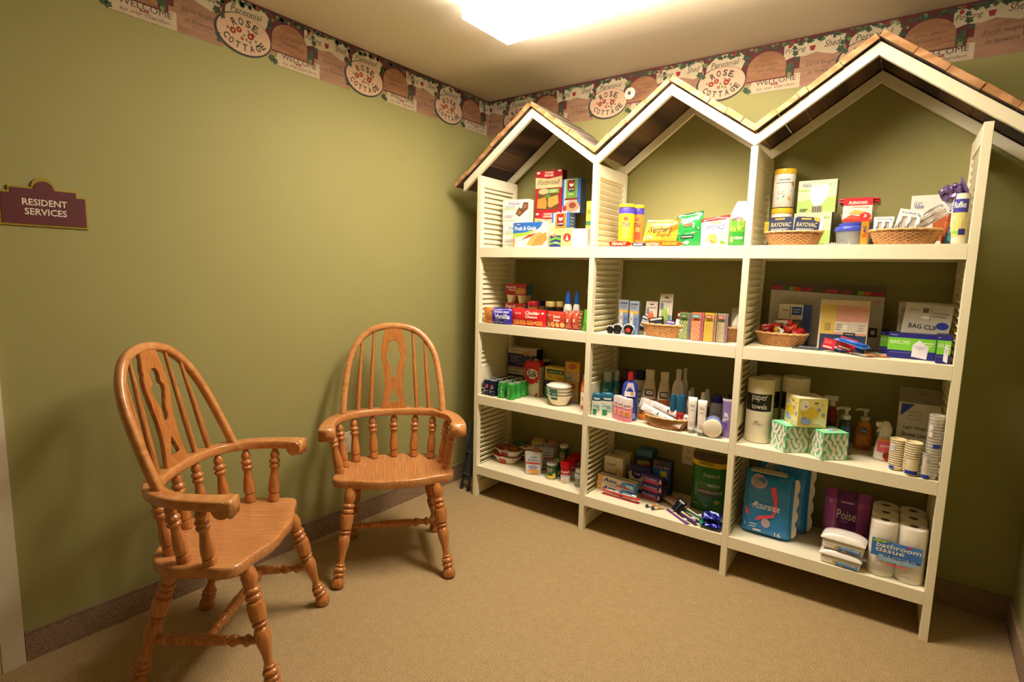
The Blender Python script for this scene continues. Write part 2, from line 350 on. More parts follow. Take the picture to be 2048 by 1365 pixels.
# ================================================================ SHELVING UNIT (three gabled bays)
unit = empty('display_shelves', SM, 'cream display shelf unit of three gabled bays with louvred sides and shingled roofs', 'shelf unit')
POST = [(.2465, .2745), (.9745, 1.0025), (1.7045, 1.7325), (2.445, 2.4725)]
TOP = [1.4972, 1.0633, .629, .1952]; BOT = [1.4423, 1.0102, .5763, .1418]; DEP = .362; PH = [1.90, 1.90, 1.905, 1.905]
slat = None
PITCH = .0292
for i, (x0, x1) in enumerate(POST):
    xm = (x0+x1)/2; hw = (x1-x0)/2
    b = MB()
    for y0, y1 in ((0, .033), (DEP-.033, DEP)): b.box(-hw, hw, y0, y1, 0, PH[i], CREAM)
    for z0, z1 in ((.012, .085), (.70, .795), (1.84, PH[i])): b.box(-hw+.001, hw-.001, .033, DEP-.033, z0, z1, CREAM)
    pn = b.build('louvred_side', unit, bevel=.0015); pn.location = (xm, 0, 0)
    z = .085+PITCH*.5; zs = []
    while z < .695: zs.append(z); z += PITCH
    z = .795+PITCH*.5
    while z < 1.835: zs.append(z); z += PITCH
    for z in zs:
        if slat is None:
            sb = MB(); sb.box(-.003, .003, .034, DEP-.034, -.0160, .0160, CREAM)
            so = sb.build('slat', pn, mtx=Matrix.Rotation(math.radians(34), 4, 'Y')); slat = so
        else:
            so = slat.copy(); COL.objects.link(so); so.parent = pn
        so.location = (0, 0, z)
        if i == 0 and z > .75: so.rotation_euler = (0, math.radians(-66), 0)
        if i == 3: so.rotation_euler = (0, 0, pi); so.location = (0, DEP, z)
for bay in range(3):
    a, b_ = POST[bay][1], POST[bay+1][0]
    for s in range(4):
        b = MB(); b.box(a+.0005, b_-.0005, .0, .02, BOT[s], TOP[s]-.0005, CREAM)
        b.box(a+.0005, b_-.0005, .02, DEP, TOP[s]-.02, TOP[s], CREAM); b.box(a+.0005, b_-.0005, 0.0, .02, TOP[s]-.0005, TOP[s], CREAM)
        b.box(a+.0005, b_-.0005, DEP-.02, DEP, BOT[s], TOP[s]-.02, CREAM)
        b.build('shelf_board', unit, bevel=.0012)
# rafters: (left end u,z) peak (u,z) right end (u,z), along the outer top edge of the face boards
GB = [((.144, 1.868), (.605, 2.217), (.988, 1.94)), ((.988, 1.94), (1.349, 2.213), (1.718, 1.952)), ((1.718, 1.952), (2.124, 2.231), (2.60, 1.868))]
def rafter(A, B, y0, y1, hgt, cutA, cutB):
    t = Vector((B[0]-A[0], B[1]-A[1])); t.normalize(); vh = hgt/abs(t.x)      # vertical height of the face board
    P = [(A[0], A[1]), (B[0], B[1]), (B[0], B[1]-vh), (A[0], A[1]-vh)]
    if cutA: P = [(A[0], A[1]), (B[0], B[1]), (B[0], B[1]-vh), (A[0]+.0, A[1]-vh)]
    b = slab(P, y0, y1, CREAM); return b.build('rafter', unit, bevel=.0012)
for L_, Pk, R_ in GB:
    for y0, y1 in ((0, .02), (.335, .355)):
        rafter(L_, Pk, y0, y1, .038, 0, 0); rafter(Pk, R_, y0, y1, .038, 0, 0)
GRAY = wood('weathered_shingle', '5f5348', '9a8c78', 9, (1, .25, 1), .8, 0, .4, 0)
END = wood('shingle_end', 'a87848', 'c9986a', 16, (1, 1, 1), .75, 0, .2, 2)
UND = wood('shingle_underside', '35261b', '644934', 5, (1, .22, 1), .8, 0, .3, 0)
rs = random.Random(5)
FR = [([0, .22, .35, .49, .66, .83, 1], 1.09), ([0, .2, .355, .59, .81, 1], 1.0), ([0, .29, .55, .76, 1], 1.0), ([0, .23, .45, .65, .83, 1], 1.0), ([0, .27, .535, .61, .79, 1], 1.0), ([0, .2, .4, .6, .8, 1], 1.04)]
k = 0
for L_, Pk, R_ in GB:
    for side, E_ in ((-1, L_), (1, R_)):
        fr, ext = FR[k]; k += 1
        d = Vector((E_[0]-Pk[0], E_[1]-Pk[1])); ln = d.length*ext; d.normalize(); nrm = Vector((-d.y, d.x)) if side < 0 else Vector((d.y, -d.x))
        if nrm.y < 0: nrm = -nrm
        for j in range(len(fr)-1):
            q0, q1 = fr[j]*ln-(.012 if j == 0 and side > 0 else 0), fr[j+1]*ln-.002
            if j == len(fr)-2 and ext == 1.0: q1 -= .006
            lift = .004+rs.random()*.003; th = .021+rs.random()*.004; tl = rs.uniform(0, .005)
            y0, y1 = -.018+rs.uniform(-.004, .003), .359
            def pt(q, h): return (Pk[0]+d.x*q+nrm.x*h, Pk[1]+d.y*q+nrm.y*h)
            c = [pt(q0, lift), pt(q1, lift), pt(q1, lift+th), pt(q0, lift+th+tl)]
            b = MB(); vs = [(x, y, z) for y in (y0, y1) for x, z in c]
            fs = [(0, 1, 2, 3), (7, 6, 5, 4), (0, 4, 5, 1), (1, 5, 6, 2), (2, 6, 7, 3), (3, 7, 4, 0)]
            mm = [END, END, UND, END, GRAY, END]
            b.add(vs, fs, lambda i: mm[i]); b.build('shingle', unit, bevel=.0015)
# slim folded thing in the gap between the left wall and the unit
t = empty('folded_step', Matrix.Translation((.155, -.36, 0)) @ Matrix.Rotation(-.1, 4, 'Z') @ Matrix.Rotation(math.radians(-9), 4, 'X'), 'slim slate blue folded object leaning in the gap left of the shelves', 'folded object')
BL = M('4a5666', .45)
for x in (-.03, .03): MB().tube([(x, 0, .02), (x, 0, .30), (x, .01, .42)], .009, BL, 8).build('tube_leg', t)
b = MB(); b.box(-.03, .03, .004, .012, .06, .36, M('3b4452', .5)); b.build('panel', t, bevel=.003)
for z in (.1, .24): MB().tube([(-.03, 0, z), (.03, 0, z)], .006, BL, 8).build('rung', t)
for x in (-.03, .03): MB().lathe([(.011, 0), (.012, .03), (.009, .032)], M('222226', .7), 10, c=(x, 0)).build('foot_cap', t)
# ================================================================ CHAIRS
OAKS = wood('oak_seat', 'b0703a', 'd0925a', 6, (12, 1.0, 12), .32, .4, .05, 0, .25)
OAKV = wood('oak_turned', 'a8642e', 'ca8648', 10, (7, 7, 1), .3, .5, .05, 0, .2)
OAKR = wood('oak_bent', 'b8753c', 'd4985e', 9, (2, 2, 5), .3, .4, .05, 1, .1)
def catmull(P, n):
    out = []
    for i in range(len(P)-1):
        p0 = P[max(i-1, 0)]; p1 = P[i]; p2 = P[i+1]; p3 = P[min(i+2, len(P)-1)]
        for k in range(n):
            t = k/n; out.append(tuple(.5*((2*b)+(-a+c)*t+(2*a-5*b+4*c-d)*t*t+(-a+3*b-3*c+d)*t**3) for a, b, c, d in zip(p0, p1, p2, p3)))
    out.append(tuple(P[-1])); return out
def turned(A, B, prof, name, parent, m=None, n=16):
    k = {'leg': 1.17, 'baluster': 1.1, 'back_spindle': 1.15}.get(name, 1.08)
    A = Vector(A); B = Vector(B); d = B-A; L = d.length
    q = d.to_track_quat('Z', 'Y').to_matrix().to_4x4()
    b = MB(); b.lathe([(r*k, t*L) for t, r in prof], m or OAKV, n)
    return b.build(name, parent, mtx=Matrix.Translation(A) @ q)
def rings(*spec):
    out = []
    for s in spec: out += s if isinstance(s, list) else [s]
    return out
def bead(t0, t1, r0, r1): # rounded bead between t0 and t1
    return [(t0+(t1-t0)*k/6, r0+(r1-r0)*math.sin(pi*k/6)**.6) for k in range(7)]
LEG = rings((0, .014), (.008, .02), (.03, .0235), (.06, .024), (.095, .0195), (.11, .015), bead(.115, .155, .016, .0225), bead(.158, .205, .016, .022), bead(.21, .235, .013, .0165),
            (.27, .0118), (.33, .014), (.40, .0195), (.44, .0215), (.475, .022), (.51, .0185), (.525, .0135), bead(.53, .565, .014, .021), (.572, .0165), (.58, .0215), (.63, .0235), (.69, .0245), (.715, .0235), (.725, .0165),
            bead(.73, .78, .016, .0225), bead(.785, .83, .016, .0225), (.84, .017), (.87, .021), (.92, .0225), (.96, .018), (1, .014))
STR = rings((0, .008), (.02, .0085), (.10, .012), bead(.11, .16, .011, .018), (.19, .011), bead(.22, .29, .013, .018), (.30, .013), bead(.305, .335, .014, .0165), (.345, .0155), (.5, .0175), (.655, .0155), bead(.665, .695, .014, .0165), (.70, .013), bead(.71, .78, .013, .018), (.81, .011), bead(.84, .89, .011, .018), (.90, .012), (.98, .0085), (1, .008))
BAL = rings((0, .016), (.01, .0185), (.13, .0185), (.14, .0145), (.16, .0145), (.17, .0185), (.25, .0195), (.36, .018), (.52, .0135), (.60, .0125), bead(.61, .69, .0135, .019), bead(.70, .79, .0135, .0195), (.80, .0125), (.83, .0155), (.88, .016), (.93, .012), (.97, .008), (1, .006))
SP = [(0, .0085), (.1, .009), (.35, .0095), (.7, .0075), (1, .0055)]
RAIL = catmull([(.283, .145), (.287, .06), (.27, -.05), (.212, -.14), (.12, -.183), (0, -.195), (-.12, -.183), (-.212, -.14), (-.27, -.05), (-.287, .06), (-.283, .145)], 6)
def make_chair(mtx, label):
    t = empty('windsor_armchair', mtx, label, 'chair')
    # local: x = sitter's left(+), y = forward
    half = [(0, .175), (.06, .176), (.12, .165), (.175, .145), (.225, .135), (.256, .118), (.268, .085), (.263, .04), (.266, -.02), (.262, -.07), (.245, -.115), (.205, -.158), (.13, -.185), (.06, -.192)]
    pts = catmull(half+[(0, -.193)], 3)[:-1]; out = pts+[(-x, y) for x, y in catmull(half+[(0, -.193)], 3)[::-1][:-1]]
    b = MB(); n = len(out); lay = [(.95, .402), (.985, .404), (1, .409), (1, .435), (.99, .4405), (.96, .442), (.85, .440), (.6, .434), (.3, .430)]
    vs = [(x*s, y*s-.0*(1-s), z) for s, z in lay for x, y in out]; fs = [(i*n+k, i*n+(k+1) % n, (i+1)*n+(k+1) % n, (i+1)*n+k) for i in range(len(lay)-1) for k in range(n)]
    vs.append((0, 0, .429)); fs += [((len(lay)-1)*n+k, (len(lay)-1)*n+(k+1) % n, len(vs)-1) for k in range(n)]; fs.append(list(range(n))[::-1])
    b.add(vs, fs, OAKS, True); b.build('seat', t)
    for sx in (1, -1):
        turned((.24*sx, .229, 0), (.185*sx, .125, .408), LEG, 'leg', t); turned((.212*sx, -.229, 0), (.165*sx, -.115, .408), LEG, 'leg', t)
        turned((.218*sx, .183, .17), (.195*sx, -.187, .155), STR, 'stretcher', t)
    turned((-.207, 0, .163), (.207, 0, .163), STR, 'stretcher', t)
    top = [(0, -.195), (.105, -.185), (.19, -.148), (.252, -.07), (.277, .035)]; bas = [(0, -.165), (.095, -.155), (.178, -.115), (.226, -.045), (.238, .04)]
    for i in range(5):
        for sx in ((1,) if i == 0 else (1, -1)): turned((bas[i][0]*sx, bas[i][1], .438), (top[i][0]*sx, top[i][1], .645), BAL, 'baluster', t)
    # arm rail, ends widened and curled down
    b = MB(); R_ = RAIL; m_ = len(R_); vs = []; N = 12
    for i, (x, y) in enumerate(R_):
        tx = Vector(R_[min(i+1, m_-1)])-Vector(R_[max(i-1, 0)]); tx.normalize(); nx = Vector((-tx.y, tx.x)); e = min(i, m_-1-i)
        w = .027+.007*max(0, 1-e/9); z0 = .643-(.022 if e < 2 else 0); z1 = .677
        
        for k in range(N):
            q = 2*pi*(k+.5)/N; cx = math.copysign(abs(math.cos(q))**.3, math.cos(q)); cz = math.copysign(abs(math.sin(q))**.3, math.sin(q))
            vs.append((x+nx.x*w*cx, y+nx.y*w*cx, (z0+z1)/2+(z1-z0)/2*cz))
    fs = [(i*N+k, i*N+(k+1) % N, (i+1)*N+(k+1) % N, (i+1)*N+k) for i in range(m_-1) for k in range(N)]+[list(range(N))[::-1], [(m_-1)*N+k for k in range(N)]]
    b.add(vs, fs, OAKR, True); b.build('arm_rail', t)
    for sx in (1, -1):   # scrolled end under each arm tip
        q = Matrix.Translation((.283*sx, .117, .648)) @ Matrix.Rotation(pi/2, 4, 'Y'); MB().lathe([(.0, -.034), (.026, -.034), (.0285, -.031), (.0285, .031), (.026, .034), (0, .034)], OAKR, 18, mtx=q).build('arm_scroll', t)
    # hoop back: plane leaning back
    def bk(s, h): return (s, -.105-.42*h, .668+h)
    hp = [(.234, 0), (.231, .08), (.222, .17), (.210, .24), (.192, .295), (.160, .345), (.115, .384), (.06, .404), (0, .41)]
    hp = catmull(hp, 5); hp = hp+[(-x, h) for x, h in hp[::-1][1:]]
    b = MB(); vs = []; m_ = len(hp); N = 10
    for i, (x, h) in enumerate(hp):
        T_ = Vector(hp[min(i+1, m_-1)])-Vector(hp[max(i-1, 0)]); T_.normalize(); n2 = Vector((-T_.y, T_.x))
        for k in range(N):
            q = 2*pi*(k+.5)/N; ca = math.copysign(abs(math.cos(q))**.6, math.cos(q))*.0145; cb = math.copysign(abs(math.sin(q))**.6, math.sin(q))*.0135
            p = bk(x+n2.x*ca, h+n2.y*ca); vs.append((p[0], p[1]+cb, p[2]+cb*.42))
    fs = [(i*N+k, i*N+(k+1) % N, (i+1)*N+(k+1) % N, (i+1)*N+k) for i in range(m_-1) for k in range(N)]+[list(range(N))[::-1], [(m_-1)*N+k for k in range(N)]]
    b.add(vs, fs, OAKR, True); b.build('hoop_back', t)
    for s0, s1, h1 in ((.172, .152, .338), (.113, .094, .388)):
        for sx in (1, -1):
            A = bk(s0*sx, 0); y_ = -.165 if s0 > .15 else -.183
            turned((A[0], y_, .66), bk(s1*sx, h1), SP, 'back_spindle', t, n=10)
    # pierced splat
    o_ = [(.060, .0), (.058, .02), (.052, .045), (.045, .08), (.043, .11), (.044, .14), (.0445, .165), (.050, .2), (.055, .235), (.060, .27), (.0605, .295), (.057, .315), (.0525, .325), (.0545, .333), (.053, .345), (.048, .358), (.043, .375), (.041, .40)]
    i1 = [(.012, .158), (.0155, .17), (.0165, .182), (.014, .197), (.0175, .21), (.028, .235), (.0365, .262), (.035, .278), (.023, .288), (.0235, .3), (.0255, .314), (.022, .328), (.012, .338)]
    i2 = [(.026, .04), (.025, .05), (.014, .075), (.004, .1)]
    cu = bpy.data.curves.new('c', 'CURVE'); cu.dimensions = '2D'; cu.fill_mode = 'BOTH'; cu.extrude = .007; cu.bevel_depth = .001; cu.bevel_resolution = 0
    for P in (o_, i1, i2):
        P = [(x, z) for x, z in P]+[(-x, z) for x, z in P[::-1]]
        sp_ = cu.splines.new('POLY'); sp_.points.add(len(P)-1); sp_.use_cyclic_u = True
        for q, (x, z) in zip(sp_.points, P): q.co = (x, z, 0, 1)
    o = bpy.data.objects.new('c', cu); me = bpy.data.meshes.new_from_object(o); me.name = 'splat'; bpy.data.objects.remove(o)
    for v in me.vertices: x, h, d_ = v.co; f = max(0, 1-h/.12); v.co = (x, -.188-.21*h+d_, .668+h+d_*.2)
    me.materials.clear(); me.materials.append(OAKV); so = bpy.data.objects.new('splat', me); COL.objects.link(so); so.parent = t
    return t
def chair_m(cx, cy, deg): return Matrix.Translation((cx, cy, 0)) @ Matrix.Rotation(math.radians(deg-90), 4, 'Z')
CH2 = chair_m(.421+.759*.015, -1.161-.651*.015, -40.6); CH1 = chair_m(.472-.0, -1.933, 38.3)
ch = make_chair(CH2, 'oak hoop-back armchair farther away, beside the shelves and facing into the room')
dup(ch, CH1, 'oak hoop-back armchair nearer the camera, turned towards the shelves')
# ================================================================ GOODS: helpers
class Pr:
    """flat print on a face; x runs -.5...5 across, y 0..1 up"""
    def __init__(s, w, h, mf=None, z0=0, x0=0): s.w, s.h, s.mf, s.e, s.b, s.z0, s.x0 = w, h, mf or (lambda e: front(0, e)), .0003, MB(), z0, x0
    def mp(s): s.e += .00012; f = s.mf(s.e); return lambda a, b: f(a*s.w+s.x0, b*s.h+s.z0)
    def R(s, x0, x1, y0, y1, c, n=1): s.b.rect(x0, x1, y0, y1, M(c), s.mp(), n); return s
    def G(s, pts, c): s.b.flat(pts, M(c), s.mp()); return s
    def O(s, x, y, rx, ry, c, n=16): s.b.oval(x, y, rx, ry, M(c), s.mp(), n); return s
    def T(s, t, x, y, w, h, c, sh=0, bd=.01): s.b.text(t, x, y, w, h, M(c), s.mp(), sh, bd); return s
    def L(s, x0, x1, y0, y1, n, c):                       # lines of small print
        for k in range(n):
            y = y1-(y1-y0)*(k+.5)/n; s.R(x0, x1-(x1-x0)*((k*37) % 5)*.06, y-(y1-y0)/n*.22, y+(y1-y0)/n*.22, c)
        return s
    def done(s, t, name='label'): return s.b.build(name, t)
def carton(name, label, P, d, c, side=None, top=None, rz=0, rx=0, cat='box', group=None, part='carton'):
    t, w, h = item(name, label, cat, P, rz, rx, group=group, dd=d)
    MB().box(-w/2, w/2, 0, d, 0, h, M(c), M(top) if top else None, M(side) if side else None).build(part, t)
    return t, w, h, Pr(w, h)
def sidep(w, d, h): p = Pr(d, h, lambda e: (lambda a, b: (w/2+e, a, b))); p.x0 = d/2; return p
def pouchm(w, h, d, col, seed=0, crimp=.07, wr=.0025, nx=16, ny=20, shape=None, rough=.25, pn='pouch', parent=None, flat=False):
    """filled bag: front and back surface meeting in a seam; returns print mapping"""
    def th(i, j):
        q = (1-(2*i-1)**4)*max(0, min(1, min(j-crimp*.4, 1-crimp-j)*5/(1-crimp)))**.6 if crimp < j < 1-crimp or True else 0
        q = (1-(2*i-1)**4)*max(0, math.sin(pi*min(1, max(0, (j-crimp*.3)/(1-crimp*1.3)))))**.55
        return d/2*q+.0006
    def pos(i, j, s, e=0):
        x = (i-.5)*w; z = j*h
        if shape: x, z = shape(i, j, x, z)
        n = noise.noise(Vector((i*5+seed, j*6, seed*3.1)))*wr*(2.2 if j > 1-crimp or j < crimp else 1)
        return (x, s*(th(i, j)+e)+n+d/2, z)
    b = MB(); mt = col if not isinstance(col, str) else M(col, rough)
    b.surf(lambda i, j: pos(i, j, -1), nx, ny, mt); b.surf(lambda i, j: pos(1-i, j, 1), nx, ny, mt if not callable(mt) else (lambda i, j: mt(1-i, j)))
    b.build(pn, parent)
    return lambda e: (lambda a, z: pos(a/w+.5, z/h, -1, e+.0009))
def canister(name, label, P, prof, m, lid=None, n=22, cat='canister', group=None, part='body', lidname='lid', sx=1, sy=1, rz=0, rx=0, ry=0, mat_fn=None, a0=0):
    """prof: list of (r/R, z/H[, colour]); lid the same"""
    if rz == 0 and rx == 0 and ry == 0: rz = (.9 if sy == 1 else .6)*math.atan2(2.23-P[1], P[2]+2.39)
    t, w, h = item(name, label, cat, P, rz, rx, ry, group=group); R = w/2
    def cv(pr): return [(p[0]*R, p[1]*h)+((M(p[2]),) if len(p) > 2 else ()) for p in pr]
    MB().lathe(cv(prof), m if not isinstance(m, str) else M(m, .35), n, sx, sy, mat_fn=mat_fn, a0=a0).build(part, t)
    if lid: MB().lathe(cv(lid[0]), M(lid[1], .35) if isinstance(lid[1], str) else lid[1], n, sx, sy).build(lidname, t)
    return t, R, h, Pr(2*R, h, lambda e: cyl(R, sy, e))
def basket(name, label, P, dep, nz=.62, group=None, bx=.80):
    """oval woven basket: woven wall, floor, braided rim"""
    t, w, h = item(name, label, 'basket', P, group=group); rx_, ry_ = w/2, dep/2
    WK = M('cc9660', .6, vary=.22, scale=60); WK2 = M('e0b27c', .6, vary=.2, scale=120)
    def wall(off):
        def f(i, j):
            a = 2*pi*i; k = bx+(1-bx)*j**.8; row = int(j*9+.001)
            m = 1+.022*math.cos(a*26+pi*row)*(1 if 0 < j < 1 else .3)
            return (rx_*k*m*math.cos(a)+off*math.cos(a), ry_*(k*m*math.sin(a))+off*math.sin(a)+ry_, h*j)
        return f
    WD = M('a06e3e', .7, vary=.2, scale=60); b = MB(); b.surf(wall(0), 130, 18, lambda i, j: WK if math.cos(2*pi*i*26+pi*int(j*9+.001)) > -.55 and (j*9) % 1 > .3 else WD, closed=True); b.surf(lambda i, j: wall(-.004)(1-i, j), 44, 6, WK, closed=True)
    b.lathe([(0, .003), (bx*1.0, .003)], WK, 30, rx_, ry_, (0, ry_), caps=False); b.build('woven_body', t)
    b = MB(); pts = [(rx_*1.0*math.cos(2*pi*k/60), ry_+ry_*1.0*math.sin(2*pi*k/60), h-.001+.0012*math.sin(k*1.9)) for k in range(61)]
    b.tube(pts, [.0042+.0008*math.sin(k*2.2) for k in range(61)], WK2, 7); b.build('braided_rim', t)
    return t, w, h
def spray_trigger(t, R, z, c, k=1):
    b = MB(); m = M(c, .35)
    b.lathe([(.013*k, z), (.013*k, z+.018*k), (.008*k, z+.022*k), (.008*k, z+.03*k), (0, z+.03*k)], m, 12)
    b.box(-.032*k, .022*k, -.009*k, .009*k, z+.026*k, z+.048*k, m); b.box(-.038*k, -.032*k, -.005*k, .005*k, z+.032*k, z+.044*k, m)
    b.tube([(-.02*k, 0, z+.03*k), (-.026*k, 0, z+.01*k), (-.024*k, 0, z-.012*k)], .004*k, m, 6); b.build('trigger_head', t)
def pump(t, z, c='ded8c8', k=1):
    b = MB(); m = M(c, .35)
    b.lathe([(.014*k, z), (.014*k, z+.012*k), (.006*k, z+.014*k), (.005*k, z+.03*k), (.011*k, z+.031*k), (.011*k, z+.04*k), (0, z+.041*k)], m, 14)
    b.tube([(0, 0, z+.036*k), (-.022*k, -.004, z+.036*k), (-.03*k, -.006, z+.03*k)], .0045*k, m, 7); b.build('pump', t)
CLEAR = M('eeeae0', .15, alpha=.32, vary=.01)
FILM = M('f4f0e6', .12, alpha=.14, vary=.01)
STEEL = M('d8d4c8', .3, .35)
# ================================================================ TOP SHELF, left bay
for k, (yb, yt) in enumerate(((449, 400), (498, 449.5))):
    P = (1.6380,0.4055,0.1600,0.1790,0.1390) if k == 0 else (1.4972,0.4100,0.1600,0.1800,0.1388)
    if k == 0: z1 = P[0]
    else: P = P[:4]+(z1-P[0]-.001,)
    t, w, h, p = carton('snack_bar_box', ('white granola bar box printed value, uppermost beside the left louvres', 'white granola bar box standing under its twin behind the blue fruit bar box')[k], P, .05, 'e9e3dc', rz=.05, group='white granola bar boxes')
    p.T('Great', -.05, .92, .5, .07, '9aa0c0', 0, 0).T('Value', -.08, .84, .42, .1, '4a4fa0').R(-.5, .05, .58, .63, 'b7cf88').L(-.42, 0, .64, .76, 2, 'a9a9a0').R(-.5, 0, .14, .17, 'b7cf88').L(-.42, -.05, .25, .38, 3, 'a9a9a0')
    p.G([(.0, .42), (.12, .68), (.22, .62), (.3, .88), (.47, .86), (.47, .62), (.3, .45), (.15, .3)], '6b4630').G([(.25, .6), (.32, .8), (.43, .78), (.42, .66)], '94694a').G([(.06, .42), (.12, .56), (.24, .48), (.16, .38)], '94694a').done(t)
for k in (1, 0):
    P = (1.4972,0.5820,0.0500,0.2260,0.1358)
    if k: P = (P[0], P[1]-.012, P[2]+.045, P[3], P[4])
    t, w, h, p = carton('fruit_bar_box', ('blue, white and orange fruit and grain bar box at the shelf front', 'blue and white fruit bar box half hidden behind its front twin')[k], P, .04, 'f4e6c0', side='e6d8bc', rz=0)
    p.R(-.5, .5, .0, 1, 'fbf1da').G([(-.5, 1), (.36, 1), (.3, .82), (.2, .7), (-.05, .6), (-.5, .57)], '2d6fc4').G([(-.5, .57), (-.15, .6), (.08, .68), (.15, .74), (.1, .6), (-.1, .48), (-.5, .38)], 'a9cc4a')
    p.T('Fruit & Grain', -.14, .77, .62, .17, 'ffffff', 0, .02).R(-.42, -.28, .88, .98, '2a3f9a').T('Value', -.35, .93, .12, .06, 'ffffff').R(-.5, -.44, 0, .38, 'dc9a5a')
    p.G([(-.1, .1), (.02, .42), (.28, .62), (.42, .5), (.25, .2), (.1, .05)], 'e8a860').G([(.05, .06), (.2, .42), (.46, .6), (.49, .3), (.35, .08)], 'd98e48').G([(-.26, .3), (0, .42), (.2, .58), (-.05, .5)], 'b03a2c').done(t)
for k in range(2):
    P = (1.4972,0.5685,0.2500,0.1770,0.2118); P0 = (1.4972,0.5685,0.2500,0.1770,0.4448)
    if k == 0: P = (P[0]+P[4]+.0005, P[1], P[2], P[3], P0[4]-P[4])
    else: P = P
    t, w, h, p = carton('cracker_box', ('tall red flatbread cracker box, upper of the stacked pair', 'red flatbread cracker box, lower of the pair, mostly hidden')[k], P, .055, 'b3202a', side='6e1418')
    p.G([(-.5, .85), (-.2, .82), (0, .8), (.2, .82), (.5, .85), (.5, .58), (-.5, .58)], 'e2cf9c').O(0, .91, .27, .075, 'c8242c').T('TOWN', 0, .945, .32, .055, 'f3ead0', 0, .03).T('HOUSE', 0, .88, .34, .055, 'f3ead0', 0, .03)
    p.R(-.46, -.34, .93, .98, 'f0e8d8').R(.34, .46, .95, .99, 'f0e8d8').T('Flatbread', 0, .72, .84, .12, '7a5a3a', .35, 0).R(-.4, .4, .06, .56, '6a4a2a').O(-.18, .5, .2, .07, 'd8b98a').R(.0, .4, .45, .55, '7ab648').L(.06, .34, .46, .54, 2, 'e8f0c8')
    p.G([(-.42, .1), (-.4, .32), (-.1, .36), (-.04, .2), (-.08, .08)], 'd98f3c').G([(.0, .14), (.0, .34), (.36, .4), (.4, .2), (.1, .1)], 'e2a04e').G([(-.2, .36), (0, .44), (.12, .38), (.0, .33)], '5c8a3c').done(t)
P0 = (1.4972,0.7245,0.2400,0.1150,0.3838); P1 = (1.4972,0.6850,0.2000,0.1140,0.1988)
for k, (P, c1, lb) in enumerate((((P0[0]+P1[4]+.001, P0[1], P0[2], P0[3], P0[4]-P1[4]), '74a83e', 'instant oatmeal box with green stripe atop the oatmeal cartons'), ((P1[0], P1[1], P1[2], P1[3], P1[4]), 'e08a2c', 'instant oatmeal box with orange stripe under the green one'))):
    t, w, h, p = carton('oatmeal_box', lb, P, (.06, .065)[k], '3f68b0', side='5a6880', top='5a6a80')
    p.R(-.5, .5, 0, 1, 'c9d4e6').R(-.5, -.4, .2, 1, '3f74c8').R(.32, .5, .2, 1, '3f74c8').R(-.3, .3, .42, .98, c1).R(-.2, .16, .7, .96, '8e1c24').O(0, .84, .12, .07, 'f2ead8').O(0, .9, .1, .05, 'b02a2c').G([(-.2, .7), (.2, .7), (.16, .64), (0, .62), (-.16, .64)], '2a2a4a').T('QUAKER', 0, .69, .3, .05, 'ffffff').T('Instant', -.02, .56, .3, .06, 'e8f0c8').R(-.35, .35, .38, .44, '8a3a28').O(.05, .2, .42, .17, 'd2a27a').O(.08, .22, .2, .09, '9a4a34').O(-.35, .14, .12, .08, 'b8342c').done(t)
    if k == 1: sidep(w, .065, h).R(.38, .5, 0, 1, '3f74c8').L(-.4, .3, .2, .9, 8, 'b9c2d0').done(t, 'side_print')
P = (1.4972,0.7560,0.0300,0.0660,0.0968)
t, w, h, p = carton('snack_box', 'narrow yellow box with navy and green waves at shelf front', P, .03, 'ead27a')
p.R(-.5, .5, .0, .62, '2a3a7a').G([(-.5, .3), (0, .42), (.5, .34), (.5, .5), (0, .55), (-.5, .44)], '6ab03c').G([(-.5, .12), (0, .2), (.5, .1), (.5, .22), (0, .3), (-.5, .22)], '74b83c').O(-.15, .74, .28, .17, 'f2e6a0').O(-.1, .62, .2, .08, 'c8503a').T('Pop', -.1, .62, .3, .07, 'ffffff').O(.1, .22, .2, .04, 'e8e4c0').done(t)
P = (1.4972,0.8225,0.0300,0.0650,0.0968)
t, w, h, p = carton('cracker_box', 'small pale yellow box with a red disc and letter A', P, .03, 'efd98a')
p.O(.05, .5, .36, .23, 'c23a2c').G([(.05, .64), (-.08, .36), (.18, .36)], 'ffffff').O(-.3, .12, .08, .05, 'dcae4c', 8).O(.3, .12, .06, .04, 'dcae4c', 8).O(-.3, .88, .07, .04, 'dcae4c', 8).done(t)
for k, (P) in enumerate(((1.4972,0.8775,0.0300,0.0430,0.0928), (1.4972,0.9225,0.0300,0.0430,0.0918))):
    t, w, h, p = carton('small_white_box', ('plain white small carton just right of the red disc box', 'plain white small carton nearest the first inner post')[k], P, .03, 'f0ebe2', group='plain white cartons')
    p.L(-.35, .3, .1, .2, 2, 'c9c2b8').R(.44, .48, .02, .98, 'cfc8bc').done(t)
Pa = (1.4972,0.8740,0.2000,0.0500,0.2518); Pb = (1.4972,0.8740,0.2000,0.0500,0.1248)
for k, P in enumerate(((Pa[0]+Pb[4]+.001, Pa[1], Pa[2], Pa[3], Pa[4]-Pb[4]), Pb)):
    t, w, h, p = carton('popcorn_box', ('yellow box lettered b behind the inner post, upper one', 'yellow box with green bands behind the inner post, lower one')[k], (P[0], P[1]-.006, P[2], .05, P[4]), .05, 'e9d35e')
    p.T('be', 0, .58, .6, .22, '3c7a34', 0, 0).R(-.5, .5, 0, .12, '4a9a6a').O(.1, .82, .3, .08, 'f6ec9c').R(-.5, .5, .12, .15, '2a6a44').done(t)
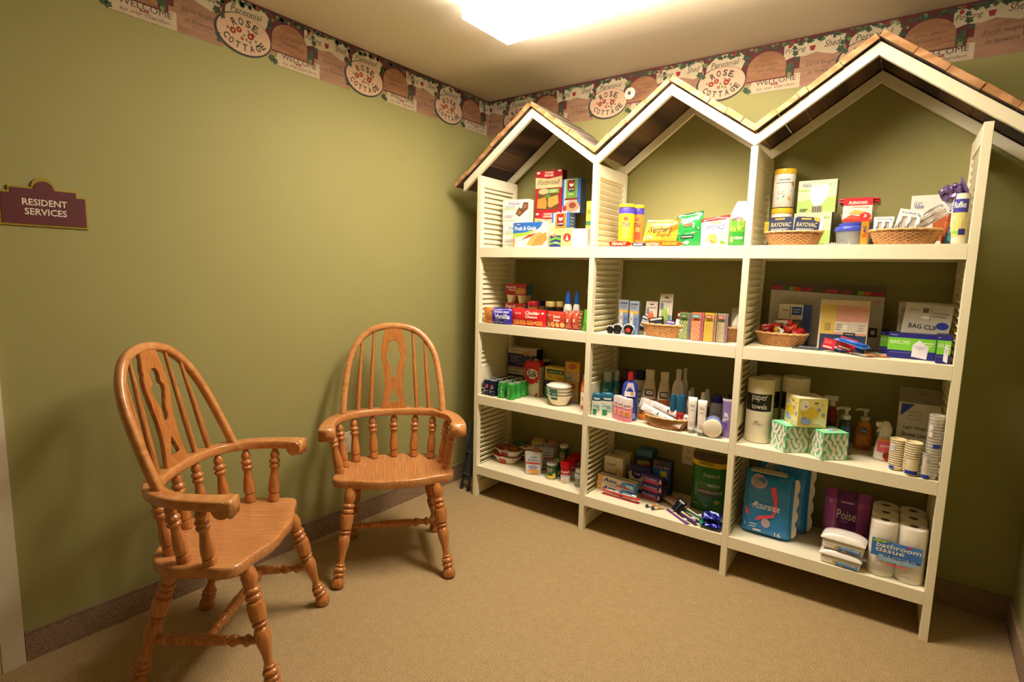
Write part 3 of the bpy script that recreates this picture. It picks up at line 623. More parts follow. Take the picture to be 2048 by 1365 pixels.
# ---------------------------------------------------------------- top shelf, middle bay
for k, (P, c, lb) in enumerate((((1.4972,1.0973,0.1561,0.0788,0.2168), 'f0b41a', 'yellow chip canister with purple band and yellow lid'), ((1.4972,1.1299,0.2269,0.0582,0.2188), 'e8822a', 'orange chip canister with purple band behind the yellow one'))):
    t, R, h, p = canister('chip_canister', lb, P, [(.96, 0, 'c8c0b0'), (.98, .01, c), (.98, .78, c), (.98, .78, '4a3aa8'), (.98, .93, '4a3aa8'), (.96, .935, '4a3aa8')], c, ([(1.02, .925), (1.03, .93), (1.03, .99), (1.0, 1), (0, 1)], 'f2c030'))
    p.R(-.15, .1, .63, .7, 'd8584a', 3).T('STAX', -.02, .53, .62, .1, '3a3430' if k else '6a5a8a', .2, .02).L(-.3, .3, .4, .46, 1, 'd89a20').R(-.2, .25, .2, .38, 'b8522c' if k else 'f6cc50', 4).done(t)
    MB().lathe([(.0, h*.05), (R*.99, h*.05), (R*.99, h*.052)], M('d8b040' if k == 0 else 'b8502a'), 16, caps=False).build('seam_ring', t)
def bar(name, lb, P, c, txt, tc, d=.035, rz=0, group='candy bars lying along the shelf front'):
    t, w, h = item(name, lb, 'candy bar', P, rz, group=group)
    mf = pouchm(w, d, h, c, P[1]*9, .05, .001, 14, 6, pn='wrapper', parent=t)
    for ch in t.children: ch.rotation_euler.x = -pi/2; ch.location = (0, 0, h); 
    for ch in t.children:
        for v in ch.data.vertices: x, y, z = v.co; v.co = (x, z, h-y)
        ch.rotation_euler.x = 0; ch.location = (0, 0, 0)
    p = Pr(w, h, lambda e: (lambda a, b: (a, -.001-e+.002*0, b))); p = Pr(w, d, lambda e: (lambda a, b: (lambda q: (q[0], q[2], h-q[1]+0))(mf(e)(a, b))))
    p.T(txt, 0, .5, .7, .5, tc, .1, .02).done(t, 'lettering')
    # printed on the lip that faces the room
    q = Pr(w*.8, h*.8, lambda e: (lambda a, b: (a, -.0012-e, b+h*.1))); MB().box(-w*.42, w*.42, -.001, .003, h*.12, h*.85, M(c, .3)).build('front_fold', t); q.T(txt, 0, .45, .8, .7, tc, .1, .03).done(t, 'front_lettering')
bar('candy_bar', 'red wrapped candy bar at left of the row before the chip canisters', (1.4972,1.1275,0.0120,0.1170,0.0258), 'c8281e', 'PEANUT', 'f6e8b0')
bar('candy_bar', 'brown, blue and white wrapped candy bar in the middle of the row', (1.4972,1.2245,0.0120,0.0710,0.0178), '5a3a5a', 'SNICKERS', 'f0ece8')
bar('candy_bar', 'white and tan wrapped candy bar before the caramel sweets bag', (1.4972,1.2920,0.0120,0.0580,0.0158), 'e8d8b8', 'TAKE', 'b8402a')
bar('candy_bar', 'orange wrapped candy bar at the right end of the row', (1.4972,1.3790,0.0120,0.1100,0.0228), 'e2581e', 'REESE', 'f6b83c')
def bagitem(name, lb, P, d, col, seed, lean=-.1, shape=None, crimp=.07, cat='bag', rz=0, group=None, wr=.0025, pn='pouch'):
    t, w, h = item(name, lb, cat, P, rz, lean, group=group, dd=d); mf = pouchm(w, h, d, col, seed, crimp, wr, parent=t, shape=shape, pn=pn); return t, w, h, Pr(w, h, mf)
sk = lambda k: (lambda i, j, x, z: (x*(1+.06*(1-j))+k*j*.02, z))
t, w, h, p = bagitem('candy_bag', 'golden yellow caramel candy bag lettered Worthers between canisters and green bag', (1.4972,1.2980,0.0600,0.1600,0.1268), .03, lambda i, j: M('c87a1e', .25) if j < .22 or (i > .72 and abs(j-i+.1) < .25) else M('e8a93a', .25), 1, -.12, sk(1))
p.T("Werther's", -.02, .62, .72, .26, '4a3018', .3, .01).T('Original', .12, .4, .42, .16, '5a3a20', .3, 0).G([(-.46, .2), (-.3, .32), (-.18, .25), (-.2, .36), (-.3, .42), (-.45, .35)], 'efe6d0').L(-.46, -.2, .88, .94, 1, '8a5a20').done(t)
t, w, h, p = bagitem('candy_bag', 'shiny green mint candy bag with white panel in the middle bay', (1.4972,1.4375,0.0700,0.1210,0.1538), .035, lambda i, j: M('1d6b34', .2) if j > .9 else M('2c9a48', .2), 2, -.1, lambda i, j, x, z: (x*(1+.02*(1-j)), z+(i-.5)*.02*j))
p.G([(-.45, .84), (.1, .86), (.12, .7), (-.2, .66), (-.46, .68)], 'e8efe0').G([(-.48, .66), (.2, .68), (.4, .5), (.2, .36), (-.3, .38), (-.46, .46)], 'f2f2ea').T('Assort', -.1, .78, .45, .1, 'ffffff').O(0, .62, .2, .06, '7a6a3a').G([(.15, .4), (.3, .55), (.44, .42), (.28, .34)], '2a7a3c').R(-.25, .22, .22, .32, '2a3a30').L(-.22, .18, .24, .3, 1, 'c8d8c0').G([(-.18, .1), (-.02, .16), (.1, .12), (-.02, .04)], 'e0f0dc').R(-.4, .3, .36, .38, 'c87a4a').done(t)
t, w, h, p = bagitem('candy_bag', 'cream candy bag with blue lettering and red top edge beside the carton', (1.4972,1.5600,0.0600,0.1180,0.1308), .03, lambda i, j: M('c8302c', .25) if j > .86 else M('eadfc4', .25), 3, -.12, lambda i, j, x, z: (x*(1+.05*j)-.004*j, z+(i-.5)*.016*j))
p.T('CRYSTALS', 0, .62, .7, .16, '5a62a8', .1, .01).O(.0, .78, .25, .05, 'e0c070').G([(-.3, .16), (-.15, .38), (.3, .42), (.36, .22), (.1, .1)], 'e4a85c').G([(-.4, .1), (-.1, .2), (.1, .08)], 'd08a3c').O(.32, .1, .1, .05, '6a9a3c').done(t)
P = (1.4972,1.6565,0.0600,0.0710,0.1948); t, w, h = item('cracker_carton', 'white, green and orange fish cracker bag at the right of middle bay', 'carton', P, 0, -.05, dd=.05)
mf = pouchm(w, h, .05, lambda i, j: M('f4efe6', .35) if j > .52+.1*(1-i) else (M('3a9a3c', .35) if j < .3 else M('62b83e', .35)), 4, .03, .0015, parent=t, shape=lambda i, j, x, z: (x*(1 if j < .72 else 1-.5*(j-.72)/.28)+(0 if j < .72 else .006*(j-.72)/.28), z))
p = Pr(w, h, mf); p.O(.0, .5, .42, .12, 'ea8a28').O(.22, .48, .2, .09, 'f4b64a').T('Goldfish', -.05, .6, .72, .1, '8a4a6a', .25, .01).G([(-.4, .64), (.1, .74), (.3, .7), (-.1, .62)], 'e6b090')
for x, y in ((-.36, .37), (-.12, .35), (.14, .37)): p.O(x, y, .09, .04, 'f0cc5a', 10)
p.R(-.4, -.2, .08, .2, 'f0d880').T('CHEDDAR', .1, .17, .5, .06, 'ffffff', .2).done(t)
# ---------------------------------------------------------------- top shelf, right bay
Pu = (1.4972,1.8121,0.1924,0.0859,0.3338); Pl = (1.4972,1.8121,0.1924,0.0859,0.1688)
PW = [(.97, 0), (1, .02), (1, .86), (.97, .88)]
t0 = None
for k, (P) in enumerate(((Pu[0]+Pl[4]+.0015, Pu[1], Pu[2], Pu[3], Pu[4]-Pl[4]), Pl)):
    t, R, h, p = canister('wipes_canister', ('white wipes canister with yellow lid, on top of another', 'white wipes canister with yellow lid, bottom one behind battery packs')[k], (P[0], P[1], P[2], P[3], P[4]-.001), PW, 'ece6da', ([(1.03, .86), (1.03, .95), (.98, .99), (.5, 1), (0, 1)], 'e8bc2c'), n=26, group='stacked wipes canisters')
    p.T('equate', 0, .70, .5, .06, '4a4870').R(-.42, .42, .62, .635, '3a3860', 6).L(-.35, .35, .48, .58, 3, '8aa8c8').G([(-.3, .2), (.0, .24), (.38, .4), (.38, .46), (0, .3), (-.3, .26)], '7ab0e0').L(-.3, .0, .32, .42, 2, 'c89a9a').O(.4, .6, .07, .06, 'c88a30', 8).O(.25, .22, .07, .05, 'e0b060', 8).done(t)
def light_box(P, lb, z):
    t, w, h, p = carton('light_bulb_box', lb, P, .06, 'c6caa8', side='8a8470', rz=-.04, group='light bulb boxes')
    p.G([(-.5, .35), (-.1, .45), (.2, .42), (.5, .5), (.5, .02), (-.5, .02)], 'a9c86c').T('Great', -.28, .9, .2, .06, '6a70b0', 0, 0).T('Value', -.27, .84, .24, .08, '4a4fa0').T('60', .38, .86, .16, .08, '9ac06a').R(-.5, -.2, .68, .72, 'a4c85a')
    p.G([(-.16, .84), (.3, .88), (.3, .6), (.2, .3), (.0, .18), (-.12, .3), (-.18, .55)], 'f2eee8').G([(-.16, .84), (.3, .88), (.3, .84), (-.16, .79)], 'd8d4c8').R(-.1, .16, .02, .2, '8f8a7a')
    for x in (-.08, -.02, .04, .1): p.R(x, x+.025, .02, .19, '4a463c')
    p.L(-.42, -.2, .04, .14, 3, '5a5a52').done(t); return t
Pu = (1.4972,1.9445,0.1700,0.1430,0.2738); Pl = (1.4972,1.9365,0.1500,0.1410,0.1398)
light_box((Pu[0]+Pl[4]+.001, Pu[1], Pu[2]-.015, Pu[3], Pu[4]-Pl[4]), 'white and green light bulb box, upper of two', 0)
light_box(Pl, 'white and green light bulb box, lower one behind the battery basket', 0)
basket('woven_basket', 'small oval woven basket holding the battery packs', (1.4972,1.8815,0.0150,0.2190,0.0558), .10)
for k, P in enumerate(((1.5540,1.8350,0.0450,0.0920,0.0610), (1.5520,1.9285,0.0400,0.0910,0.0590))):
    t, w, h = item('battery_pack', ('dark blue carded battery pack, left in the basket', 'dark blue carded battery pack with yellow corner, right in basket')[k], 'battery pack', (P[0]-.01, P[1], P[2], P[3], P[4]+.01), 0, -.1, [-.02, .07][k], 'battery packs')
    slab([(-w/2, 0), (w/2, 0), (w/2, h*.9), (w*.42, h), (-w*.42, h), (-w/2, h*.9)], 0, .003, M('232a4c')).build('card', t)
    p = Pr(w, h); p.T('RAYOVAC', 0, .55, .84, .26, 'c9b98a', .25, .02).R(-.25, .15, .84, .93, 'e0a030').L(-.4, .3, .2, .34, 2, 'd8d4c8')
    if k: p.G([(.22, 1), (.44, 1), (.5, .88), (.5, .72), (.3, .78)], 'd8a030')
    p.done(t)
t, w, h, p = carton('small_card', 'little yellow card sticking up at the left of battery basket', (1.5520,1.7800,0.0500,0.0180,0.0440), .002, 'e2b23a', part='card', cat='card'); p.L(-.3, .3, .2, .8, 3, 'c08a28').done(t)
P = (1.4972,2.0990,0.1400,0.1360,0.1908); z1 = (1.4972,2.0990,0.1400,0.1360,0.0958)
t, w, h = item('food_container', 'clear food container stack with red lids in white and red sleeve', 'container', (P[0]+z1[4]+.001, P[1], P[2], P[3]*1.08, P[4]-z1[4]))
RED = M('b8202a', .3)
b = MB()
for k in range(2):
    z0 = k*h*.40; b.lathe([(w*.40, z0), (w*.46, z0+h*.38), (w*.47, z0+h*.385)], CLEAR, 4, 1.32, .9, (0, .07), a0=pi/4)
b.build('tubs', t)
for k in range(2): MB().box(-w*.48, w*.48, .005, .135, h*.80+k*h*.1, h*.885+k*h*.1, RED).build('lid', t, bevel=.004)
b = MB(); b.box(-w*.36, w*.32, -.004, .001, 0, h*1.0, M('efe3cc')); b.box(-w*.36, w*.32, .0, .14, h*.985, h*1.0, RED); b.build('sleeve', t)
p = Pr(w*.68, h, lambda e: front(-.004, e), 0, -w*.02); p.R(-.5, .5, .68, 1, 'c8242c').T('Rubbermaid', 0, .82, .6, .1, 'f6ece0').R(-.34, .34, .74, .76, 'f0d8c8').T('TakeAlongs', .1, .6, .6, .1, 'b0603a', .2, 0).R(-.5, .5, 0, .1, 'c8342c').G([(-.5, .1), (-.2, .3), (.2, .2), (.1, .1)], 'e2573a').O(.28, .22, .2, .16, 'd8302c').T('3', .28, .24, .1, .12, 'ffffff').G([(-.3, .35), (-.1, .5), (.3, .42), (.1, .3)], 'e8b060').done(t)
P = (1.4972,2.0895,0.1000,0.1450,0.0928)
t, w, h = item('food_container', 'round clear food container with blue lid and yellow paper band', 'container', (P[0], P[1], P[2], P[3]*.96, P[4]))
b = MB(); b.lathe([(.0, .002), (w*.38, 0), (w*.41, .006), (w*.47, h*.62), (w*.485, h*.64)], M('c8ccd0', .15, alpha=.55), 30, c=(0, .06)); b.build('bowl', t)
MB().lathe([(w*.47, h*.62), (w*.5, h*.63), (w*.5, h*.80), (w*.485, h*.83), (w*.4, h*.86), (w*.4, h*.95), (w*.38, h*.98), (0, h*.98)], M('3a48a8', .3), 30, c=(0, .06)).build('lid', t)
b = MB(); ZZ = .06-w*.52; b.add([(w*.2, ZZ, 0), (w*.38, ZZ+.01, 0), (w*.38, ZZ+.012, h*1.0), (w*.2, ZZ, h*1.0), (w*.2, .06, h), (w*.38, .06, h)], [(0, 1, 2, 3), (3, 2, 5, 4)], M('e2a63a')); b.build('paper_band', t)
p = Pr(w*.16, h, lambda e: (lambda a, b_: (a+w*.29, ZZ+.004-e*3, b_))); p.T('GLAD', 0, .42, .95, .14, 'b8302a', 0, .03).R(-.4, .4, .75, .8, '6a6a3a').O(0, .62, .2, .06, '3a3a8a').done(t)
t, w, h = item('push_pin_packet', 'flat packet of small shiny beads lying before the container', 'packet', (1.4972,2.0465,0.0120,0.0950,0.0118))
MB().box(-w/2, w/2, 0, .04, 0, .002, CLEAR).build('card', t); b = MB()
for k in range(22): b.lathe([(0, 0), (.0025, .001), (.003, .004), (.0015, .0065), (0, .007)], M('d8d0bc', .2, .6), 6, c=(-w*.45+w*.9*rs.random(), .004+.03*rs.random()), mtx=Matrix.Translation((0, 0, .002)))
tag(b.build('beads', t), kind='stuff')
basket('woven_basket', 'larger oval woven basket with plastic cutlery packs at top right', (1.4972,2.2595,0.0120,0.2250,0.0558), .12)
def clear_pack(P, lb, txt, rz=0, ry=0, rx=-.1, n=3, name='cutlery_pack', cat='pack', group='plastic cutlery packs'):
    t, w, h = item(name, lb, cat, P, rz, rx, ry, group=group)
    b = MB(); b.box(-w/2, w/2, 0, .002, h*.72, h, M('ece8e2')); b.build('header_card', t)
    p = Pr(w, h); p.T(txt, 0, .84, .7, .09, '4a4a8a').O(.38, .78, .06, .03, '3a8a9a', 8).done(t)
    b = MB()
    for k in range(n):
        x = -w*.38+w*.76*k/(n-1); b.tube([(x, -.004, h*.05), (x, -.005, h*.5), (x, -.003, h*.74)], [w*.14, w*.09, w*.08], M('f2efe9', .2), 6, .35)
    b.build('cutlery', t)
    pouchm(w, h*.8, .018, M('f4f1ea', .12, alpha=.45, vary=.01), w*40, .05, .002, 10, 10, pn='film', parent=t); t.children[-1].location = (0, -.012, 0)
    return t
clear_pack((lambda P: (P[0]-.02, P[1], P[2], P[3], P[4]+.02))((1.5550,2.1900,0.0600,0.0640,0.0490)), 'small white cutlery pack at the left in large basket', 'SPOONS')
clear_pack((lambda P: (P[0]-.02, P[1], P[2], P[3], P[4]+.02))((1.5530,2.2565,0.0500,0.0750,0.0740)), 'white cutlery pack with header card in the middle of large basket', 'FORKS', ry=.2)
P = (1.5510,2.2930,0.0400,0.0520,0.1000)
clear_pack((P[0]+.012, P[1]-.012, .075, .05, .15), 'long clear cutlery pack leaning far right out of the basket', 'KNIVES', ry=math.radians(54), rx=0)
P = (1.4972,2.3350,0.2100,0.1300,0.1978)
t, w, h, p = carton('storage_bag_box', 'white box with lime corner and orange picture behind the cutlery basket', P, .03, 'e6e0d0', rz=-.05)
p.T('Great', -.32, .86, .2, .06, '7a80b8', 0, 0).T('Value', -.3, .79, .24, .09, '3a3f98').G([(-.5, .64), (-.5, .74), (-.2, .68), (-.2, .64)], 'a9cf4a').R(-.5, -.2, .58, .64, 'a9cf4a').G([(.05, .62), (.4, .6), (.38, .1), (.12, .12)], 'b8622c').R(.02, .44, .6, .68, 'c87a3c').L(-.4, -.05, .2, .5, 5, 'b8b0a0').done(t)
P = (1.4972,2.3899,0.1470,0.0340,0.1738)
t, R, h, p = canister('syrup_bottle', 'rust brown slim bottle between storage box and trash bag roll', P, [(.9, 0), (1, .03), (1, .55), (.7, .75), (.4, .82), (.38, .9), (.42, .9), (.42, 1), (0, 1)], 'a34a22', None, cat='bottle')
p.R(-.4, .4, .2, .5, 'c86a3a', 5).L(-.3, .3, .25, .45, 3, 'e8c8a0').done(t)
P = (1.4972,2.3948,0.0735,0.0270,0.0628)
t, R, h, p = canister('small_bottle', 'small dark teal bottle at the foot of the trash bag roll', P, [(.9, 0), (1, .05), (1, .6), (.5, .8), (.5, 1), (0, 1)], '1f4a62', None, cat='bottle'); p.R(-.3, .3, .2, .5, '3a8aa8', 4).done(t)
P = (1.4972,2.4338,0.0754,0.0509,0.1808)
t, R, h, p = canister('trash_bag_roll', 'white purple and yellow wrapped trash bag roll against the right post', P, [(.85, 0), (.98, .03), (1, .5), (1, .93), (.9, .99), (.5, 1), (0, .97)], 'e8e0cc', None, cat='roll', n=24)
p.R(-.48, .48, .62, .88, '3c3a98', 8).T('Ruffies', -.05, .77, .72, .12, 'f2efe8', .15, .02).R(-.5, .5, .15, .62, 'd8cc7a', 8).O(-.05, .52, .34, .1, 'b8dcec').G([(-.3, .48), (.22, .48), (.15, .26), (-.22, .26)], '7a3aa0').R(-.4, .0, .2, .26, '8ac04a', 3).R(.0, .4, .18, .3, '2a2a80', 4).done(t)
P2 = (1.6630,2.3950,0.0600,0.0680,0.0770)
t, w, h = item('crinkled_candy_bag', 'shiny purple crinkled bag lying on top of the trash bag roll', 'bag', (P2[0]+.004, P2[1], P2[2], P2[3], P2[4]), 0, 0, math.radians(-24))
b = MB(); PUR = M('7a6296', .15, .35, vary=.5, scale=50, bump=.3)
def crk(i, j):
    a = 2*pi*i; r = (.3+.2*math.sin(pi*min(1, j*1.05)))*(1+.55*noise.noise(Vector((math.cos(a)*2.2, math.sin(a)*2.2, j*5))))
    return ((j-.5)*w*1.05, .02+r*.05*math.cos(a), h*.28+r*.055*math.sin(a)+.012*noise.noise(Vector((j*6, i*5, 2))))
b.surf(crk, 30, 30, PUR, closed=True, smooth=False); b.build('wrapper', t)
b = MB(); b.surf(lambda i, j: ((j*.16+.42)*w, .02+.012*math.cos(2*pi*i)*(1+j*2.4), h*.30+.012*math.sin(2*pi*i)*(1+j*2.2)*(1+.4*noise.noise(Vector((i*9, j*4, 0))))), 20, 6, PUR, closed=True, smooth=False); b.build('gathered_neck', t)
# ================================================================ SECOND SHELF, left bay
BS = {}
def stackz(P, dz): return (P[0]+dz, P[1], P[2], P[3], P[4])
Pt = (1.0633,0.3900,0.2000,0.1520,0.2257); Pc = (1.0633,0.3900,0.2000,0.1520,0.1127)
for k in range(2):
    hh = Pt[4]-Pc[4]; P = (Pt[0]+(Pc[4] if k == 0 else Pc[4]-hh)+(.001 if k == 0 else 0), Pt[1], .20, Pt[3], hh)
    if k: P = (Pt[0], Pt[1], .20, Pt[3], Pc[4])
    t, w, h = item('pudding_cup_pack', ('red sleeved pudding cup pack, upper of the stack by the left louvres', 'red sleeved pudding cup pack, lower one behind the vanilla wafers')[k], 'pudding pack', P, group='pudding cup packs')
    b = MB(); z0 = h*.42; b.box(-w/2, w/2, 0, .075, z0, h, M('b8242a'), None, M('5a7a98')); b.build('sleeve', t)
    p = Pr(w, h-z0, None, z0); p.T('Snack', -.22, .72, .5, .26, 'f0e6da', .2, .02).T('Pack', -.16, .45, .34, .22, 'f0e6da', .2, .02).O(.25, .4, .26, .3, 'd88a3c').R(.1, .5, .72, 1, 'c8282c').G([(0, .1), (.1, .5), (.4, .55), (.45, .12)], 'e0a050').done(t)
    for x in (-.26, .26):
        for y in (.022, .054): MB().lathe([(.0, .001), (w*.15, 0), (w*.21, z0*.92), (w*.225, z0*.95), (w*.225, z0), (0, z0)], M('e6d3a0', .3), 16, c=(w*x, y)).build('pudding_cup', t)
def wafer(P, lb, base, txts, win, d=.04, rz=0, extra=None, group='packs of sandwich crackers and wafers'):
    t, w, h = item('cracker_pack', lb, 'pack', P, rz, group=group)
    mf = pouchm(w, h, d, base, P[1]*7, .04, .0012, 14, 10, pn='wrapper', parent=t); p = Pr(w, h, mf)
    return t, w, h, p
t, w, h, p = wafer((1.0633,0.3940,0.0040,0.2000,0.0917), 'purple and orange pack of vanilla wafers at the far left', lambda i, j: M('d98a3a', .2) if i < .38 else M('3f34b0', .2), 0, 0)
for x in (-.46, -.36, -.27, -.18): p.R(x, x+.06, .06, .94, 'e8b45a' if x > -.3 else 'b8562a')
p.R(-.5, -.15, .74, .8, '3a3080').R(-.1, .48, .86, .96, 'c8c4e8').T('SUGAR FREE', .17, .76, .5, .12, 'ffffff', .1, .02).T('Vanilla', .2, .5, .5, .3, 'ffffff', 0, .02).L(-.02, .42, .22, .34, 2, 'c8c4e8').T('NET WT', .1, .12, .26, .07, 'e8e4ff').done(t)
t, w, h, p = wafer((1.0633,0.5830,0.0300,0.2420,0.0947), 'bright red pack of cheddar cheese crackers', M('c8232a', .2), 0, 0)
p.T('Austin', -.24, .74, .18, .13, 'f2d8c8', .1, 0).T('Cheddar', .16, .78, .38, .19, 'fff4e0', .15, .015).T('Cheese', .14, .56, .32, .16, 'fff4e0', .15, .015)
for x in (-.38, -.19, .02, .25): p.R(x, x+.17, .07, .34, 'f09a38').R(x+.02, x+.15, .1, .3, 'e88a2a')
p.G([(.2, .2), (.25, .2), (.46, .84), (.41, .86)], 'f6ead8').R(-.46, -.4, .5, .9, 'e8605a').done(t)
for k, (P, lb) in enumerate((((1.0633,0.7510,0.0570,0.1160,0.0907), 'brownish red pack of peanut butter crackers'), ((1.0633,0.8460,0.0300,0.0360,0.0977), 'red cracker pack seen end-on, left of two'), ((1.0633,0.8850,0.0300,0.0340,0.1007), 'red cracker pack seen end-on, next to the green bag'))):
    t, w, h, p = wafer(P, lb, M('b5402a' if k == 0 else 'c05038', .2), 0, 0, .035 if k == 0 else .06)
    if k == 0:
        p.T('Austin', -.32, .76, .22, .13, 'f0d8c0', .1, 0).T('Peanut', .1, .7, .36, .17, 'f6ead8', .1, .015).T('Butter', .12, .48, .34, .17, 'f6ead8', .1, .015)
        for x in (-.44, -.2, .04, .28): p.O(x+.1, .2, .1, .16, 'e2b86a', 10)
    else:
        p.G([(-.2, .1), (.1, .1), (.3, .9), (0, .9)], 'd8785a').L(-.3, .3, .2, .8, 4, 'e8a088').O(0, .5, .14, .1, 'f0d8b8', 8)
    p.done(t)
def jar(P, lb, body, lidc, fill=None):
    t, R, h, p = canister('lidded_jar', lb, P, [(.9, 0), (1, .04), (1, .62), (.86, .76), (.86, .8)], M(body, .12, coat=.5), ([(.9, .78), (.93, .79), (.93, .98), (.88, 1), (0, 1)], lidc), group='lidded jars behind the crackers', cat='jar'); return t, R, h, p
t, R, h, p = jar((1.0633,0.5449,0.1597,0.0706,0.1337), 'peanut butter jar with a red screw lid', '8a5a2c', 'b02028'); p.R(-.45, .45, .15, .58, '3f6a34', 6).T('Jif', -.05, .36, .4, .2, 'f0e8d8').done(t)
t, R, h, p = jar((1.0633,0.5632,0.2273,0.0408,0.1337), 'jar with a navy blue lid between red and pale lids', 'b08a50', '20285c'); p.R(-.45, .45, .2, .55, '7a3a2c', 6).done(t)
t, R, h, p = jar((1.0633,0.6636,0.1557,0.0600,0.1377), 'dark jam jar with pale yellow lid, left one', '1a1418', 'd8c070'); p.R(-.4, .4, .2, .5, '2a2a3a', 6).done(t)
t, R, h, p = jar((1.0633,0.7163,0.1703,0.0468,0.1397), 'dark red jam jar with pale yellow lid beside coffee creamer', '3a1012', 'd8c070'); p.R(-.4, .4, .2, .5, '5a2020', 6).done(t)
for k, P in enumerate(((1.0633,0.7949,0.1217,0.0498,0.1987), (1.0633,0.8444,0.1279,0.0405,0.2007))):
    t, R, h, p = canister('creamer_bottle', ('white squeeze bottle with tall blue nozzle cap, left of pair', 'white squeeze bottle with tall blue nozzle cap, right of pair')[k], P, [(.92, 0), (1, .04), (.98, .45), (.86, .6), (.62, .66)], 'd8cfc4', ([(.6, .655), (.62, .66), (.6, .82), (.42, .93), (.3, 1), (0, 1)], '2458b8'), cat='bottle', group='squeeze bottles with blue caps')
    p.T('Lite', -.02, .48, .5, .07, '5a6a80').R(-.42, .42, .26, .4, 'd8532a', 5).R(-.42, .42, .1, .26, '2a3a7a', 5).L(-.3, .3, .28, .38, 2, 'f0c8a0').done(t)
t, w, h, p = bagitem('snack_bag', 'tan and green tall snack bag partly hidden by the first inner post', (1.0633,0.8740,0.2000,0.0400,0.2657), .03, M('8a5a30', .3), 7, -.03); p.G([(-.4, .8), (0, .98), (.2, .9), (-.2, .7)], 'd8c8b0').G([(-.4, .5), (.3, .6), (.3, .4), (-.2, .35)], 'a8552c').done(t)
t, w, h, p = bagitem('snack_bag', 'bright green glossy snack bag standing against the first inner post', (1.0633,0.9480,0.0300,0.0380,0.1127), .03, M('4fbf2e', .15), 9, -.06, lambda i, j, x, z: (x+.006*j, z)); p.G([(-.3, .1), (0, .5), (.2, .8), (.3, .3)], '8ae05a').done(t)
t, w, h, p = bagitem('snack_bag', 'brown and clear snack bag just left of the green bag', (1.0633,0.9080,0.0500,0.0260,0.1047), .02, M('7a5230', .2), 10, -.06); p.L(-.3, .3, .2, .9, 4, 'c8a878').done(t)
# ================================================================ second shelf, middle bay
for k, P in enumerate(((1.0633,1.1260,0.1100,0.0520,0.1697), (1.0633,1.1910,0.0900,0.0500,0.1667))):
    t, w, h, p = carton('thermometer_box', ('grey blue thermometer box nearest the louvres', 'grey blue thermometer box beside the long basket')[k], P, .022, '8f97a4', side='5a6478', top='7a8698', group='thermometer boxes')
    p.R(-.4, .4, .88, .93, '4a5262').L(-.4, .3, .76, .86, 2, '6a7484').R(-.5, .5, .62, .7, 'c8a44c').G([(-.35, .66), (-.1, .66), (-.12, .3), (-.22, .14), (-.32, .3)], 'd8ccb0').R(-.26, -.18, .42, .52, '6a3a28').R(0, .5, .02, .56, '6a84b4').L(.05, .4, .2, .5, 5, '3a4f88').done(t)
def comb(P, lb, c, red=0):
    t, w, h = item('clip_card', lb, 'card', P, 0, -.15, group='black fan-shaped cards')
    n = 12; pts = [(-w*.3, 0), (w*.3, 0)]+[(w*.5*math.cos(a), h*.62+h*.38*math.sin(a)) for a in [0+pi*k/n for k in range(n+1)]]
    slab(pts, 0, .002, M('d8d4ca')).build('backing_card', t)
    b = MB()
    q = [(x*.86, z*.9+h*.02) for x, z in pts]; slab(q, -.006, -.0005, M('17161a', .35)).build('black_clip', t)
    b = MB()
    for k in range(9):
        a = pi*(.12+.76*k/8); x, z = w*.42*math.cos(a), h*.62+h*.3*math.sin(a); b.box(x-.0009, x+.0009, -.008, -.0062, z-.004, z+.004, M('e8e4da'))
    tag(b.build('teeth', t), kind='stuff')
    if red: MB().lathe([(0, 0), (w*.2, .001), (w*.2, .003), (0, .004)], M('c8382c', .3), 14, mtx=Matrix.Translation((0, -.0065, h*.35)) @ Matrix.Rotation(pi/2, 4, 'X')).build('red_button', t)
    MB().lathe([(0, 0), (w*.1, .001), (w*.12, .006), (0, .007)], M('2a2a28', .4), 10, mtx=Matrix.Translation((0, -.0065, h*.12)) @ Matrix.Rotation(pi/2, 4, 'X')).build('catch', t)
comb((1.0633,1.0850,0.0500,0.0460,0.0417), 'black fan-shaped clip card at far left near the louvres', 0)
comb((1.0633,1.1215,0.0540,0.0570,0.0517), 'black fan-shaped clip card with white teeth, middle one', 0)
comb((1.0633,1.1715,0.0760,0.0610,0.0537), 'black fan-shaped clip card with a red button', 0, 1)
for k, (P, c, lb) in enumerate((((1.0633,1.2655,0.1200,0.0590,0.1687), 'c8683a', 'short blister card with an orange oval item'), ((1.0633,1.3375,0.1200,0.0650,0.2097), '9ab45a', 'tall blister card with a green file inside'))):
    t, w, h, p = carton('blister_card', lb, P, .0025, 'd9d0bf', rx=-.08, part='card', cat='card', group='hanging blister cards')
    p.O(.0, .91, .18, .02, '5a4a3a', 10).R(.22, .46, .2, .5, '5a9aa0').L(-.4, .4, .78, .85, 1, 'a0988a').R(-.42, -.2, .62, .78, '7a7aa0').done(t)
    b = MB(); b.lathe([(w*.28, 0), (w*.26, .005), (w*.2, .008), (0, .009)], M(c, .3), 18, mtx=Matrix.Translation((-.03*w, -.0008, h*.46)) @ Matrix.Diagonal((1, 1, h*.26/(w*.28), 1)) @ Matrix.Rotation(pi/2, 4, 'X'))
    b.build('blister', t)
    if k: MB().tube([(w*.22, -.004, h*.12), (w*.2, -.004, h*.75)], [.003, .002], STEEL, 6).build('file', t)
BK = (1.0633,1.3475,0.0680,0.2450,0.0617); basket('woven_basket', 'long oval woven basket with grooming bits in the second row', BK, .11, bx=.74)
def inb(P, dv, up): return (P[0]+up, P[1]-.01, BK[2]+dv, P[3], max(.022, P[4]-up))
